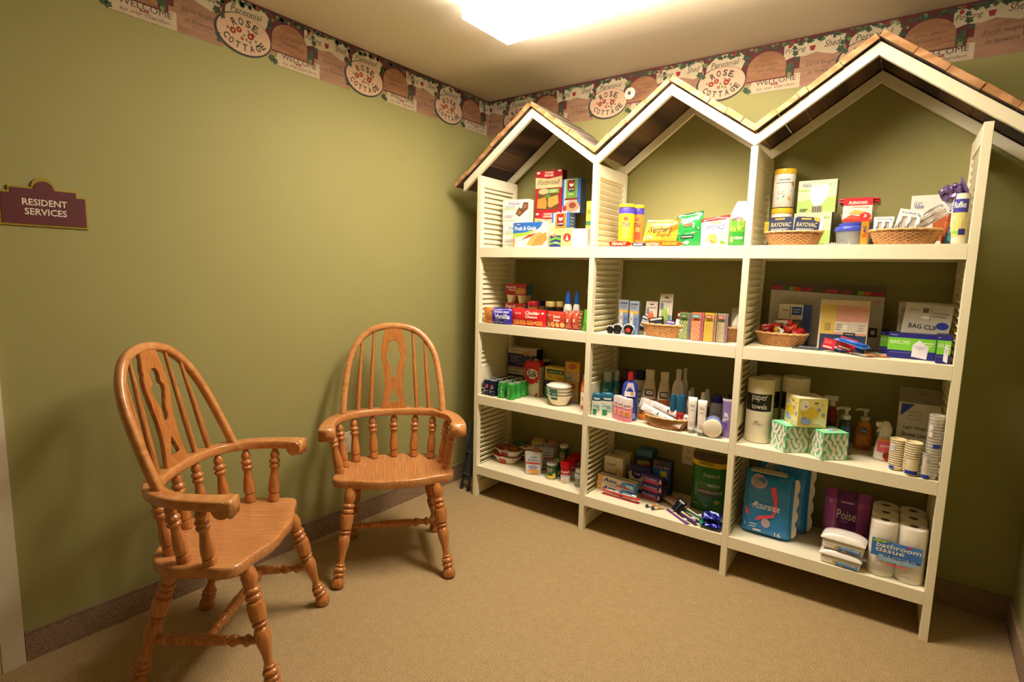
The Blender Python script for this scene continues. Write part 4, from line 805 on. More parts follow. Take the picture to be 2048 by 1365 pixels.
def carded(P, lb, c, c2, name='carded_item', rz=0, ry=0, rx=-.15, d=.006, cat='card', group='small carded items in the long basket'):
    t, w, h, p = carton(name, lb, P, .002, c, rz=rz, rx=rx, part='card', cat=cat, group=group); 
    b = MB(); b.box(-w*.36, w*.36, -d, 0, h*.12, h*.66, M(c2, .3)); b.build('packed_goods', t, bevel=.001); p.R(-.4, .4, .78, .92, 'd8d0c4').T('trim', 0, .85, .4, .08, '5a5048').done(t)
    t.rotation_euler.y += ry; return t
carded(inb((1.0633,1.2460,0.0800,0.0620,0.0967), .045, .03), 'blue and black striped card poking out of the long basket', '2c3a58', '9aa4b0', ry=.25)
carded(inb((1.0633,1.3205,0.0700,0.0750,0.0947), .03, .03), 'black card with steel clippers in the middle of the long basket', '201e20', '3a3640', ry=-.2)
carded(inb((1.0633,1.3360,0.0900,0.0500,0.1017), .06, .03), 'dark tan card leaning behind the black one in the basket', '6a4a38', '8a5a48', ry=.3)
carded(inb((1.0633,1.4380,0.0800,0.0500,0.1277), .06, .032), 'square red and black card at the right end of the basket', '8a1f1c', '1a1214', ry=-.15)
carded(inb((1.0633,1.3820,0.0600,0.0420,0.0827), .02, .03), 'small violet card at the front of the long basket', '5a3aa0', '7a5ac0', ry=.1)
carded(inb((1.0633,1.4300,0.0600,0.0460,0.0907), .022, .03), 'small white card at the front right of the long basket', 'e6e2da', 'c8d4d8', ry=.1)
P = inb((1.0633,1.3910,0.0800,0.0340,0.1077), .045, .03); t, w, h = item('wooden_stick', 'pale wooden stick slanting across the long basket', 'stick', P, 0, 0, .7); MB().box(-.004, .004, 0, .002, 0, .07, M('c8a070')).build('shaft', t, bevel=.0009); MB().lathe([(0, .07), (.004, .071), (.0042, .075), (.002, .078), (0, .079)], M('c8a070'), 10, sy=.3, c=(0, .001)).build('rounded_tip', t)
for k, (P, c, tc, lb) in enumerate((((1.0633,1.4495,0.0850,0.0550,0.1257), '6a8a48', '3a4a2a', 'green word-puzzle booklet half hidden by the basket'), ((1.0633,1.5110,0.0700,0.0560,0.1307), 'd0704a', '3a8a98', 'coral word-puzzle booklet with teal tag'), ((1.0633,1.5685,0.0700,0.0530,0.1317), 'c0a02c', 'a0382c', 'mustard yellow word-puzzle booklet'), ((1.0633,1.6195,0.0800,0.0470,0.1317), '9a9070', 'a83a3a', 'grey word-puzzle booklet behind the right basket'))):
    t, w, h, p = carton('puzzle_booklet', lb, P, .012, c, side='5a4a80', cat='booklet', part='book_block', group='small puzzle booklets', rx=-.04)
    for a in range(9):
        for b_ in range(11):
            if (a*7+b_*5+k) % 3: p.R(-.46+a*.08, -.41+a*.08, .03+b_*.062, .07+b_*.062, 'e0c8a0' if k != 2 else 'd8c46a')
    p.R(-.42, .18, .8, .92, tc).T('WORDS', -.12, .86, .44, .06, 'f0e8d8').R(.34, .44, .02, .98, '7a4a90').done(t)
P = (1.0633,1.4810,0.1220,0.1480,0.0067); t, w, h = item('clipper_packet', 'flat clear packet of nail clippers lying at the shelf edge', 'packet', (P[0], P[1], P[2], P[3], .003))
MB().box(-w/2, w/2, 0, .035, 0, .0012, CLEAR).build('clear_sleeve', t)
for x, a in ((-.01, .3), (.025, -.4)): MB().box(-.014, .014, -.003, .003, .0016, .005, STEEL).build('clipper', t, bevel=.0012, mtx=Matrix.Translation((x, .017, 0)) @ Matrix.Rotation(a, 4, 'Z'))
basket('woven_basket', 'woven basket with a fluffy bag, against the second inner post', (1.0633,1.6225,0.1330,0.1110,0.0647), .11)
P = (1.0633,1.6550,0.0700,0.0640,0.1567); BK2 = (1.0633,1.6225,0.1330,0.1110,0.0647); t, w, h = item('cotton_bag', 'clear bag of fluffy white cotton in the right-hand basket', 'bag', (P[0]+.026, P[1], BK2[2]+.025, P[3]*.72, P[4]-.026))
b = MB(); b.surf(lambda i, j: ((-.5+.5*j)*0+w*.42*math.cos(2*pi*i)*math.sin(pi*min(.999, .06+j*.94))*(1+.12*noise.noise(Vector((i*9, j*7, 1))))+w*.1*j, .03+.028*math.sin(2*pi*i)*math.sin(pi*min(.999, .06+j*.94)), h*.78*j), 26, 16, M('e9e3d6', .95, bump=.6, scale=90), closed=True); b.build('cotton', t)
pouchm(w, h, .06, FILM, 3, .1, .004, 10, 12, parent=t, pn='film')
# ================================================================ second shelf, right bay
P = (1.0633,1.9975,0.2750,0.4470,0.2857); P = (P[0], P[1], P[2], P[3], P[4])
t, w, h = item('desk_calendar', 'large desk calendar with coloured squares along its top edge, leaning at the back', 'calendar', P, 0, -.06, 0)
slab([(-w/2, 0), (w/2, 0), (w/2, h*.96), (-w/2, h)], 0, .008, M('6a645a', .3)).build('pad', t)
p = Pr(w, h); p.G([(-.492, .02), (.492, .01), (.492, .80), (-.492, .86)], 'bdb7ac').G([(-.495, .86), (.495, .80), (.495, .95), (-.495, .985)], '5a5248')
for k, c in enumerate(['a8324a', 'a8324a', '5a5248', '7a9a3c', 'c8502c', '9a2c48', 'a83a4a', '5a5248', '5a5248', 'b83a4c', 'b83a4c', '5a5248', 'a83a48', '3a5a34', '8aa83c', 'c8582c', '9a2c40', 'a83040']):
    x0 = -.49+k*.0545; y = .868-.06*(x0+.5); p.G([(x0, y), (x0+.05, y-.003), (x0+.05, y+.055), (x0, y+.058)], c)
p.T('July', .42, .72, .08, .08, 'b87a80', .2, 0).L(.3, .46, .45, .6, 4, 'cbc6bc').R(.39, .46, .2, .34, '2a2a26').R(.41, .44, .24, .3, 'b8b4a8').done(t)
P = (1.0633,1.8880,0.2350,0.1300,0.1817)
t, w, h, p = carton('notebook', 'spiral notebook with white, grey and royal blue cover', P, .02, '38509a', rx=-.07, cat='notebook', part='cover', side='5a5a58')
p.R(-.5, .26, 0, 1, 'd6cfc2').R(-.5, .26, .4, .62, '5a5c5e').L(-.3, .2, .44, .58, 2, '9a9c9c').R(-.08, .22, .74, .94, '2c48a0').L(-.04, .18, .78, .9, 2, 'a8b4d8').R(-.5, .26, .02, .38, 'b8b4a0').T('note', -.28, .85, .2, .06, 'b86a5a').R(-.14, -.12, .64, .96, '3a3a3a').done(t)
b = MB()
for k in range(12): b.tube([(-w*.5-.001, -.003, h*(.08+.075*k)), (-w*.5-.004, .003, h*(.08+.075*k)), (-w*.46, -.003, h*(.085+.075*k))], .0008, STEEL, 5)
tag(b.build('spiral_wire', t), kind='stuff')
P = (1.0633,2.0850,0.1500,0.1760,0.2117)
t, w, h, p = carton('file_folder_pack', 'pack of pastel envelopes, yellow and pink over navy, at the back centre', P, .02, 'cdb896', rx=-.07, cat='folder pack', part='folders')
p.G([(-.46, 0), (-.16, 0), (-.16, .9), (-.46, .9)], 'cdb058').G([(-.16, 0), (.48, 0), (.48, .88), (-.16, .9)], 'cf9682').R(-.17, .48, .36, .58, 'd2c8b4').R(-.46, .48, 0, .32, '2f3a5c').R(.02, .26, .3, .37, '20242c').T('staples', .14, .335, .18, .035, 'c8c4b8').L(-.14, -.02, .4, .54, 3, '8a8478').L(.3, .44, .4, .54, 3, 'a8a294').R(-.38, -.26, .4, .54, 'a8904a').R(.0, .1, .42, .52, 'e0dccc').done(t)
basket('woven_basket', 'oval woven basket heaped with red wrapped sweets', (1.0633,1.8520,0.1260,0.2120,0.0567), .115, bx=.78)
Pb_ = (1.0633,1.8520,0.1260,0.2120,0.0567); rs2 = random.Random(11); spots = []
for k in range(26):
    a = rs2.random()*6.28; q = rs2.random()**.5*.8
    P = (Pb_[0]+.034+.045*(1-q)+.014*rs2.random()+.004*(k % 3), Pb_[1]+q*math.cos(a)*Pb_[3]*.40, Pb_[2]+.06+q*math.sin(a)*.04, .03, .016)
    if k % 6 == 1: c, tc = 'd8d0c4', '3a3434'
    elif k % 13 == 3: c, tc = 'd8a02a', '8a2a1a'
    else: c, tc = ('c0202a', 'a81822', 'd03428')[k % 3], 'f0d8c8'
    t, w, h = item('wrapped_candy', {'d8d0c4': 'white wrapped sweet with dark lettering among red ones in a basket', 'd8a02a': 'yellow wrapped sweet among the red ones heaped in a basket'}.get(c, 'red wrapped sweet heaped in the basket below the second post'), 'candy', P, rs2.uniform(-.9, .9), rs2.uniform(-.5, .3), rs2.uniform(-.4, .4), group='wrapped sweets heaped in a basket')
    mf = pouchm(.054, .026, .010, M(c, .2), k, .1, .0015, 8, 6, pn='wrapper', parent=t); p = Pr(.054, .026, mf); p.T('CHEW', 0, .5, .5, .4, tc, .2, .02).done(t)
P = (1.0633,1.9705,0.1120,0.1270,0.0217); t, w, h = item('disc_case', 'flat grey and dark disc case lying beside the sweets basket', 'case', (P[0], P[1]-.002, P[2], P[3], .012))
MB().add([(-w/2, 0, 0), (w*.42, 0, 0), (w/2, .08, 0), (-w*.36, .08, 0), (-w/2, 0, .004), (w*.42, 0, .004), (w/2, .08, .004), (-w*.36, .08, .004)], [(3, 2, 1, 0), (4, 5, 6, 7), (0, 1, 5, 4), (1, 2, 6, 5), (2, 3, 7, 6), (3, 0, 4, 7)], M('4a4c4e', .3)).build('tray', t)
b = MB(); b.box(-w*.3, w*.3, .014, .066, .0045, .008, M('8a96a0', .15, .3)); b.build('window', t, bevel=.001)
MB().lathe([(.006, .0082), (.02, .0084), (.02, .0088), (.006, .0088)], M('c8d0d8', .1, .8), 20, c=(.005, .04)).build('ring', t)
def flatpack(P, lb, w, l, c1, c2, rz, tilt=0, name='pen_pack', h=.012, zz=0, txt=None, group='blue and white pen packs'):
    t, w0, h0 = item(name, lb, 'pack', (P[0]+zz, P[1], P[2], P[3], P[4]), rz, tilt, group=group)
    b = MB(); b.box(-w/2, w/2, 0, l, 0, .002, M(c1, .3)); b.build('card', t)
    for k in range(3): MB().tube([(-w*.3+k*w*.3, l*.04, .0065), (-w*.3+k*w*.3, l*.7, .0065), (-w*.3+k*w*.3, l*.92, .0065)], [.004, .004, .002], M(c2, .25), 8).build('pen', t)
    p = Pr(w, l, lambda e: (lambda a, b_: (a, b_, .002+e))); p.R(-.4, .4, .84, .96, 'e8e4dc').done(t); return t
flatpack((1.0633,2.1035,0.1210,0.0350,0.0327), 'blue pack with white pens, left of the loose pile', .045, .13, '2f78c8', 'e4e0d4', .8, .15, zz=.004)
flatpack((1.0633,2.1745,0.1320,0.0310,0.0287), 'bright blue pack with white pens lying on top of pile', .05, .12, '2468d0', 'e8e6e0', .75, .22, zz=.018)
flatpack((1.0633,2.1800,0.0120,0.0320,0.0407), 'blue pack of clear blue pens pointing at the shelf edge', .04, .13, '3f8ad8', '2a60c0', .98, .16, zz=.036)
for P, lb, ry in (((1.0633,2.0425,0.0900,0.0570,0.0677), 'red and white card of markers behind the blue packs', .2), ((1.0633,2.1030,0.0850,0.0780,0.0837), 'larger red card of markers beside the folders', .28)):
    P = (P[0], P[1], P[2], P[3]*.8, P[4]*.62)
    t, w, h, p = carton('marker_card', lb, P, .006, 'c0202a', cat='card', part='card', rx=-.25); t.rotation_euler.y += ry; t.location.z += .012; p.R(-.4, .3, .1, .22, 'e8dcd0').L(-.4, .2, .5, .8, 2, 'e07a70').done(t)
P = (1.0633,2.2280,0.0580,0.0700,0.0317); t, w, h = item('seed_card', 'orange and green printed card lying flat over the shelf edge', 'card', (P[0], P[1]-.004, max(.006, P[2]), P[3], .003), .25)
MB().box(-w/2, w/2, 0, .085, 0, .0022, M('d07a3a')).build('card', t); p = Pr(w, .085, lambda e: (lambda a, b_: (a, b_, .0022+e))); p.R(-.5, .5, .0, .12, '2a3080').G([(-.05, .1), (.1, .1), (.05, 1), (-.12, 1)], '4a6a30').O(.25, .5, .14, .2, 'e8a050').O(-.28, .6, .14, .2, 'e0b060').R(-.4, .4, .86, .98, '3a4a28').done(t)
def envbox(P, lb, d=.11, pr=1):
    t, w, h, p = carton('envelope_box', lb, P, d, '26267c', side='2a2a48', top='1c1c3a', group='boxes of envelopes')
    p.R(-.5, .5, .32, .82, '7ac83a').T('ENVELOPES', -.24, .64, .42, .14, 'e8f4c8', .1, .01).L(.18, .46, .4, .7, 3, 'd8f0a8').T('staples', -.38, .92, .16, .07, 'a8b4e8').L(-.45, .0, .2, .26, 1, '6a6ac0')
    p.G([(.02, .1), (.34, -.0+.02), (.36, .5), (.16, .76), (.03, .56)], 'e4e0ea').G([(.03, .56), (.36, .5), (.17, .34)], 'cfcad8')
    p.done(t); q = sidep(w, d, h); q.R(-.5, .5, .32, .82, '3f7a2a').R(-.2, .1, .3, .5, 'c8b8c0').R(-.1, .2, .04, .2, 'b8a890').done(t, 'side_print'); return t
envbox((1.0633,2.3195,0.0960,0.1490,0.0977), 'navy and lime box printed ENVELOPES at the shelf front')
envbox((1.0633,2.2540,0.2100,0.0720,0.0917), 'navy and lime envelope box behind and left of the front one', .1)
envbox((1.0633,2.4150,0.0350,0.0400,0.1037), 'navy and lime envelope box at the right against the post', .1)
for k, (P, ry) in enumerate((((1.1560,2.3155,0.1700,0.0910,0.1240), -.02), ((1.1640,2.3865,0.1500,0.0850,0.1160), .04), ((1.1650,2.3550,0.1300,0.1480,0.1090), .08))):
    P = (P[0]-.02, P[1], P[2]+.015, P[3], P[4]+.02)
    t, w, h, p = carton('bag_clip_card', ('white bag clip card, leftmost at the back', 'white bag clip card, the middle of three', 'white card printed BAG CLIP in front of its fellows')[k], P, .004, 'b9b2a4', rx=-.05, cat='card', part='card', group='white bag clip cards')
    t.rotation_euler.y += ry
    if k == 2: p.T('BAG CLIP', -.05, .32, .62, .14, '1f1f24', 0, .015).R(-.12, .0, .74, .88, '5a544c').L(.1, .44, .62, .8, 2, '8a8278').O(.34, .4, .13, .11, '2a3a9a').L(-.4, -.2, .78, .84, 1, '8a8278').O(-.04, .6, .09, .05, 'e0dcd0').R(.05, .065, .5, .95, '8a8478')
    else: p.L(-.4, .1, .7, .85, 2, '8a8278').L(-.42, -.3, .2, .3, 1, '8a8278')
    p.done(t)
# ================================================================ THIRD SHELF, left bay
# cans: 4 x 4 block under clear film
cw, chh = .0545, .094
A0 = (0.6290,0.2862,0.0579,0.0451,0.0960); B0 = (0.6290,0.4849,0.0449,0.0459,0.0920)
du, dv = (B0[1]-A0[1])/3, (B0[2]-A0[2])/3
du, dv = max(.054, du), dv
canp = None; cansub = None
def make_can(P, body, ink, txt, label):
    t, w, h = item('soda_can', label, 'can', P, group='small soda cans in a block'); R = cw/2
    MB().lathe([(R*.78, 0), (R*.9, .003), (R, .012), (R, .078), (R*.8, .0905)], M(body, .22, .45), 20).build('can_body', t)
    b = MB(); b.lathe([(R*.8, .0905), (R*.82, .093), (R*.77, .0935), (R*.74, .0905), (0, .0905)], STEEL, 20); b.build('can_rim', t)
    MB().box(-.006, .006, -.011, .006, .0908, .0918, STEEL).build('pull_tab', t, bevel=.0006)
    p = Pr(cw, .094, lambda e: cyl(R, 1, e))
    if txt == 'P': p.O(.2, .6, .16, .13, 'c8b8c0', 12).O(.2, .64, .14, .08, 'a83038', 10).R(-.2, .0, .18, .48, '9a94a4', 2).T('pepsi', .2, .3, .3, .08, 'c8c4d0')
    else:
        p.R(.1, .32, .16, .8, '2c7a34', 2)
        for k, ch in enumerate('SPRITE' if txt == 'S' else 'SODA'): p.T(ch, .2, .72-k*.1, .14, .08, 'd8e8d0')
        p.O(-.25, .5, .1, .1, 'a8c8a0', 8)
    p.done(t); return t
pep = grn = None
for j in range(4):
    for i in range(4):
        u_ = A0[1]+du*i-.02*0-j*dv*0.6; v_ = max(.032, A0[2]+dv*i)+j*.0552; dark = i < 2
        lb = ('dark blue cola can' if dark else 'bright green lemon soda can')+(', front row' if j == 0 else ', %s row back' % ('second', 'third', 'rearmost')[j-1])+(', nearest the louvres', ', second from the louvres', ', third from the louvres', ', at the right end')[i]
        P = (A0[0], u_, v_, cw, chh); u_ = max(u_, .2745+.028)
        src = pep if dark else grn
        if src is None:
            src = make_can(P, '1c2440' if dark else '35a53e', None, 'P' if dark else 'S', lb)
            if dark: pep = src
            else: grn = src
        else: dup(src, at(u_, v_, A0[0]+.0012, random.uniform(-.5, .5)), lb)
Pu = (0.6290,0.3905,0.2900,0.2110,0.2630); Pl = (0.6290,0.3905,0.2900,0.2110,0.1300)
for k, P in enumerate(((Pu[0]+Pl[4]+.001, Pu[1], Pu[2], Pu[3], Pu[4]-Pl[4]), Pl)):
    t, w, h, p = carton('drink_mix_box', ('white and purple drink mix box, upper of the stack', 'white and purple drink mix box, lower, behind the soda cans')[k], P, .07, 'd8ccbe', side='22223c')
    p.R(-.5, .5, .08, .72, '2e2c68').G([(.1, .72), (.5, .8), (.5, .9), (.2, .95), (.05, .85)], 'd8a890').R(-.5, .5, 0, .1, 'c89a9c').T('equate', -.22, .86, .3, .07, '6a6488').L(-.42, -.05, .3, .64, 5, '9aa0c8').O(.12, .74, .09, .09, 'c8a04c').O(.3, .72, .07, .07, 'c8a880')
    for a in range(6): p.G([(.12, .3), (.12+.3*math.cos(a*.6+.3), .3+.35*math.sin(a*.6+.3)), (.14+.3*math.cos(a*.6+.42), .3+.35*math.sin(a*.6+.42))], '8aa4d8')
    p.O(.16, .2, .16, .12, 'c0404c').done(t)
P = (0.6290,0.5325,0.1900,0.0970,0.2110); t, w, h = item('soy_milk_carton', 'red and white milk carton printed Silk beside the soda cans', 'carton', P)
MB().box(-w/2, w/2, 0, .055, 0, h*.96, M('dccfae'), M('b8323a'), M('cdbf98')).build('carton', t, bevel=.0015)
b = MB(); b.box(-w/2+.002, w/2-.002, .0, .055, h*.96, h, M('a8242c')); b.build('folded_top', t)
MB().lathe([(.011, 0), (.011, .009), (0, .0095)], M('e8e0d0', .3), 16, c=(.008, .03), mtx=Matrix.Translation((0, 0, h))).build('cap', t)
p = Pr(w, h*.96); p.R(-.5, .5, .52, 1, 'c8282e').G([(-.5, .52), (.5, .52), (.2, .4), (-.1, .34), (-.4, .42)], 'c8282e').O(.0, .66, .4, .15, 'ecdcc8').T('Silk', .02, .66, .74, .2, '2a2430', .25, .02).G([(.2, .0), (.4, .0), (.46, .12), (.3, .1)], 'b82c34').O(.36, .44, .08, .03, 'b82c34').O(.0, .2, .3, .12, 'e6dcc4').done(t)
q = sidep(w, .055, h); q.R(-.5, .5, .84, .96, 'a8242c').L(-.4, .3, .1, .7, 7, 'a89c78').done(t, 'side_print')
P = (0.6290,0.5534,0.3209,0.0488,0.2100); t, R, h, p = canister('formula_canister', 'dark navy canister with a gold rimmed lid at back', P, [(.97, 0), (1, .02), (1, .94)], '1b1c38', ([(1.02, .93), (1.03, .97), (.95, 1), (.9, .985), (0, .985)], 'b09a60')); p.R(-.4, .3, .3, .5, '3a4a8a', 5).L(-.3, .2, .6, .8, 3, '5a608a').done(t)
Pu = (0.6290,0.6650,0.2250,0.1320,0.1830); Pl = (0.6290,0.6650,0.2250,0.1320,0.1000)
for k, P in enumerate(((Pu[0]+Pl[4]+.001, Pu[1], Pu[2], Pu[3], Pu[4]-Pl[4]), Pl)):
    t, w, h, p = carton('tea_box', ('yellow and dark green lemon tea box, upper', 'purple and green tea box under the yellow one')[k], P, .06, ('d8b83a', '8a9a4a')[k], side='6a5a2a')
    if k == 0: p.R(-.5, .5, .86, 1, 'e0c850').R(-.4, .46, .52, .84, '2a4a24').T('Lemon Lift', .02, .68, .74, .2, 'c8cc8a', 0, .01).T('TEA', -.22, .3, .3, .2, '7a6420').L(0, .3, .2, .4, 2, '8a7430').O(.32, .24, .13, .16, 'c88a20').R(-.5, .5, 0, .06, '3a5a30')
    else: p.R(-.5, .5, .6, 1, '3a2a58').R(-.5, 0, 0, .55, '3a7a30').T('TEA', .1, .8, .5, .2, 'c8c0d8')
    p.done(t)
Pu = (0.6290,0.7930,0.2050,0.0920,0.2300); Pl = (0.6290,0.7915,0.2050,0.0890,0.1220)
for k, P in enumerate(((Pu[0]+Pl[4]+.001, Pu[1], Pu[2], Pu[3], Pu[4]-Pl[4]), Pl)):
    t, w, h, p = carton('tea_box', ('orange-yellow fruit tea box with red oval, upper one', 'orange-yellow fruit tea box with red oval, lower, behind the bowls')[k], P, .06, 'd9a33e', side='a07a30')
    p.R(-.5, .5, .1, .45, 'c8b8a0').O(0, .78, .28, .12, 'b8302a').T('Lipton', 0, .78, .4, .1, 'f0e0c0', 0, .01).T('Peach Mango', 0, .4, .7, .08, 'a86a48', .15, 0).G([(-.5, .1), (-.4, .24), (-.3, .14), (-.15, .26), (0, .12)], '7a88a8').O(.3, .24, .13, .1, 'd89a3c').R(-.5, .5, 0, .08, 'b8b0b8').done(t)
P = (0.6290,0.7636,0.1188,0.1468,0.1210); P = (P[0], P[1], P[2], P[3], P[4]*.93)
FO = M('efe3cf', .5)
def flute(a, z): return 1+.02*math.sin(a*24)
Rb = P[3]/2; prev = None
t0 = None
for k in range(4):
    z0 = .0015+k*P[4]*.155; hb = P[4]*.5
    lb = ('lowest white fluted bowl of the nested stack', 'second white fluted bowl of the nested stack', 'third white fluted bowl of the nested stack', 'topmost white fluted bowl of the nested stack')[k]
    t, w, h = item('foam_bowl', lb, 'bowl', (P[0]+z0, P[1], P[2], P[3], hb), group='nested foam bowls')
    b = MB(); b.lathe([(0, .001), (Rb*.55, 0), (Rb*.62, .004), (Rb*.94, hb*.92), (Rb*1.0, hb*.96), (Rb*1.0, hb), (Rb*.93, hb), (Rb*.56, .008), (0, .008)], FO, 60, mod=flute); b.build('bowl', t)
    if k == 3:
        tcap = MB(); tcap.lathe([(Rb*.93, hb*.99), (Rb*.80, hb*1.16), (Rb*.4, hb*1.26), (0, hb*1.26)], M('efe6d6', .3), 40, mod=flute); tcap.build('wrapped_top', t)
t, w, h = item('bowl_wrapper', 'green and blue sticker on clear wrap around the bowl stack', 'sticker', (P[0]+.002, P[1], P[2], P[3], P[4]))
p = Pr(2*Rb, P[4], lambda e: (lambda a, b_: ((Rb*(.70+.34*b_/P[4])+.007)*math.sin(a/Rb), -(Rb*(.70+.34*b_/P[4])+.007)*math.cos(a/Rb), b_)))
p.R(-.32, -.02, .32, .86, '3f7a62', 4).L(-.28, -.06, .4, .8, 5, '6aa088').R(-.5, -.36, .4, .95, 'a8d0e0', 3).R(-.56, -.46, .5, .72, '3a58b0', 2).T('20', -.16, .6, .1, .1, 'd8ece0').done(t, 'printed_label')
P = (0.6290,0.9311,0.1034,0.0481,0.1970); t, R, h, p = canister('juice_bottle', 'orange and red bottle half hidden by the first inner post', P, [(.9, 0, 'e0dcc8'), (1, .06, 'e8dcc0'), (1, .5, 'e8dcc0'), (1, .5, 'e0783a'), (.95, .72, 'd8542c'), (.6, .86, 'd8c8b0')], 'e0a060', ([(.55, .86), (.56, .98), (0, 1)], 'e4d4c0'), cat='bottle'); p.R(-.5, .0, .04, .14, 'd85a48', 4).T('V8', -.25, .6, .3, .12, 'f8e8d8').O(-.3, .32, .1, .06, 'd8a04c', 8).done(t)
# ================================================================ third shelf, middle bay
BOT_ = [(.9, 0), (1, .04), (1, .58), (.92, .68), (.6, .78), (.55, .8)]
for k, P in enumerate(((0.6290,1.0379,0.1485,0.0627,0.2200), (0.6290,1.0735,0.1793,0.0421,0.2250))):
    t, R, h, p = canister('body_wash_bottle', ('teal body wash bottle with clear cap, front one', 'teal body wash bottle half hidden behind its twin')[k], P, [(.9, 0), (1, .04), (1, .68), (.86, .74)], M('1f7a80', .2, coat=.5), ([(.66, .735), (.72, .75), (.74, .97), (.66, 1), (0, 1)], M('a8b8ac', .15)), cat='bottle', sy=.6, group='teal body wash bottles')
    p.mf = lambda e, R=R: cyl(R, .6, e); p.R(-.3, .2, .1, .5, 'a8c8d8', 4).O(-.04, .4, .16, .09, '2448a0', 10).T('Suave', -.04, .56, .36, .06, 'c8d84a', .2, .01).L(-.2, .1, .14, .3, 3, '5a88a8').done(t)
for k, P in enumerate(((lambda q: (q[0], q[1], q[2], q[3]*1.1, q[4]))((0.6290,1.0415,0.0200,0.0510,0.1220)), (lambda q: (q[0], q[1], q[2], q[3]*1.1, q[4]))((0.6290,1.0950,0.0330,0.0660,0.1280)))):
    t, w, h = item('deodorant_stick', ('white and green deodorant stick with teal cap, leftmost', 'white and green deodorant stick with teal cap, second from left')[k], 'deodorant', P, group='deodorants with teal caps')
    def dshape(z): return 1-.07*math.sin(pi*min(1, z/.62)) if z < .62 else 1
    MB().lathe([(w*.5*(.97-.07*math.sin(pi*q/10)), h*.66*q/10) for q in range(11)], M('eae6d8', .3), 26, 1, .5, c=(0, w*.27)).build('stick_body', t)
    MB().lathe([(w*.48, h*.66), (w*.49, h*.68), (w*.48, h*.86), (w*.40, h*.96), (w*.25, h), (0, h)], M('1f5f78', .2, coat=.4), 26, 1, .5, c=(0, w*.27)).build('cap', t)
    p = Pr(w, h, lambda e, w=w: (lambda a, b_: ((w*.47)*math.sin(a/(w*.5)), w*.27-(w*.24+.0014+e)*math.cos(a/(w*.5)), b_)))
    p.G([(-.4, .06), (-.4, .34), (-.1, .36), (.05, .2), (-.05, .06)], '3f8a64').R(-.38, .38, .3, .56, 'b8dccb', 4).T('Certain', -.06, .46, .6, .07, '3a3a3a', .2, .01).T('DRI', .12, .38, .3, .07, '5a4a3a', .2, .01).G([(.1, .2), (.4, .3), (.38, .44), (.2, .38)], '8ad0b8').R(-.3, .3, .72, .8, 'c8d4d8', 4).done(t)
for k, P in enumerate(((0.6290,1.1515,0.0350,0.0430,0.1230), (0.6290,1.1790,0.0200,0.0460,0.1220), (0.6290,1.2115,0.0150,0.0510,0.1180))):
    t, w, h = item('deodorant_stick', ('pink deodorant stick, rearmost of three', 'pink deodorant stick, the middle of three', 'pink deodorant stick with orange square, foremost of three')[k], 'deodorant', P, group='pink deodorants')
    P_ = M('e88a9c', .3); MB().lathe([(w*.47, 0), (w*.5, h*.03), (w*.5, h*.58), (w*.47, h*.6)], P_, 22, 1, .55, c=(0, w*.28)).build('stick_body', t)
    MB().lathe([(w*.52, h*.6), (w*.53, h*.9), (w*.47, h*.99), (0, h)], M('e8dcd8', .3), 22, 1, .55, c=(0, w*.28)).build('cap', t)
    p = Pr(w, h, lambda e, w=w: (lambda a, b_: ((w*.49)*math.sin(a/(w*.5)), w*.28-(w*.28+.0012+e)*math.cos(a/(w*.5)), b_)))
    p.R(-.3, .34, .24, .46, 'f0dcc8', 4).R(-.24, .28, .26, .44, 'e08a3c', 4).L(-.3, .3, .06, .2, 3, 'f0a8b4').R(-.4, .4, .58, .62, 'f4e4e0', 4)
    for q in range(8): p.O(-.36+.1*q, .7+.12*((q*3) % 3)/2, .05, .03, 'b04a5a', 6)
    p.done(t)
P = (0.6290,1.2060,0.0500,0.0800,0.2480); t, w, h = item('mouthwash_bottle', 'blue bottle with a red cap and white label', 'bottle', P)
BLU = M('2f3fa0', .15, coat=.5); MB().lathe([(w*.44, 0), (w*.5, h*.03), (w*.5, h*.62), (w*.42, h*.76), (w*.18, h*.82), (w*.18, h*.84)], BLU, 26, 1, .5, c=(0, w*.26)).build('bottle_body', t)
MB().lathe([(w*.18, h*.83), (w*.19, h*.84), (w*.17, h*.97), (w*.13, h), (0, h)], M('b8242c', .25), 16, 1, .9, c=(0, w*.26)).build('cap', t)
p = Pr(w, h, lambda e: (lambda a, b_: (a*.96, w*.26-math.sqrt(max(.0, 1-(a/(w*.52))**2))*w*.25-.0012-e, b_)))
p.G([(-.14, .78), (.2, .78), (.32, .6), (-.3, .6)], 'e4e0e8').R(-.34, .36, .5, .6, 'e4e0e8', 6).R(-.34, .36, .42, .5, '20206a', 6).T('equate', .0, .68, .3, .05, '5a4a88').O(.16, .56, .1, .04, 'd8a040', 10).T('blue', .02, .46, .3, .04, 'e8e0f0').L(-.3, .3, .1, .34, 3, '6a88d0').R(-.4, .4, .05, .16, '8ab0e8', 6).done(t)
P = (0.6290,1.2190,0.1400,0.0640,0.2480); t, w, h = item('lotion_tube', 'white tube with dark navy cap behind the red-capped bottle', 'tube', P)
MB().lathe([(w*.45, h*.0), (w*.5, h*.1), (w*.48, h*.78), (w*.3, h*.8)], M('ddd8cc', .3), 24, 1, .6, c=(0, w*.3)).build('tube_body', t); MB().lathe([(w*.5, h*.8), (w*.5, h*.98), (0, h)], M('1c1c44', .3), 24, 1, .6, c=(0, w*.3)).build('cap', t)
Pr(w, h, lambda e: (lambda a, b_: (a, w*.3-(w*.3+.001+e), b_))).L(-.2, .2, .3, .6, 3, '6a9ac8').done(t)
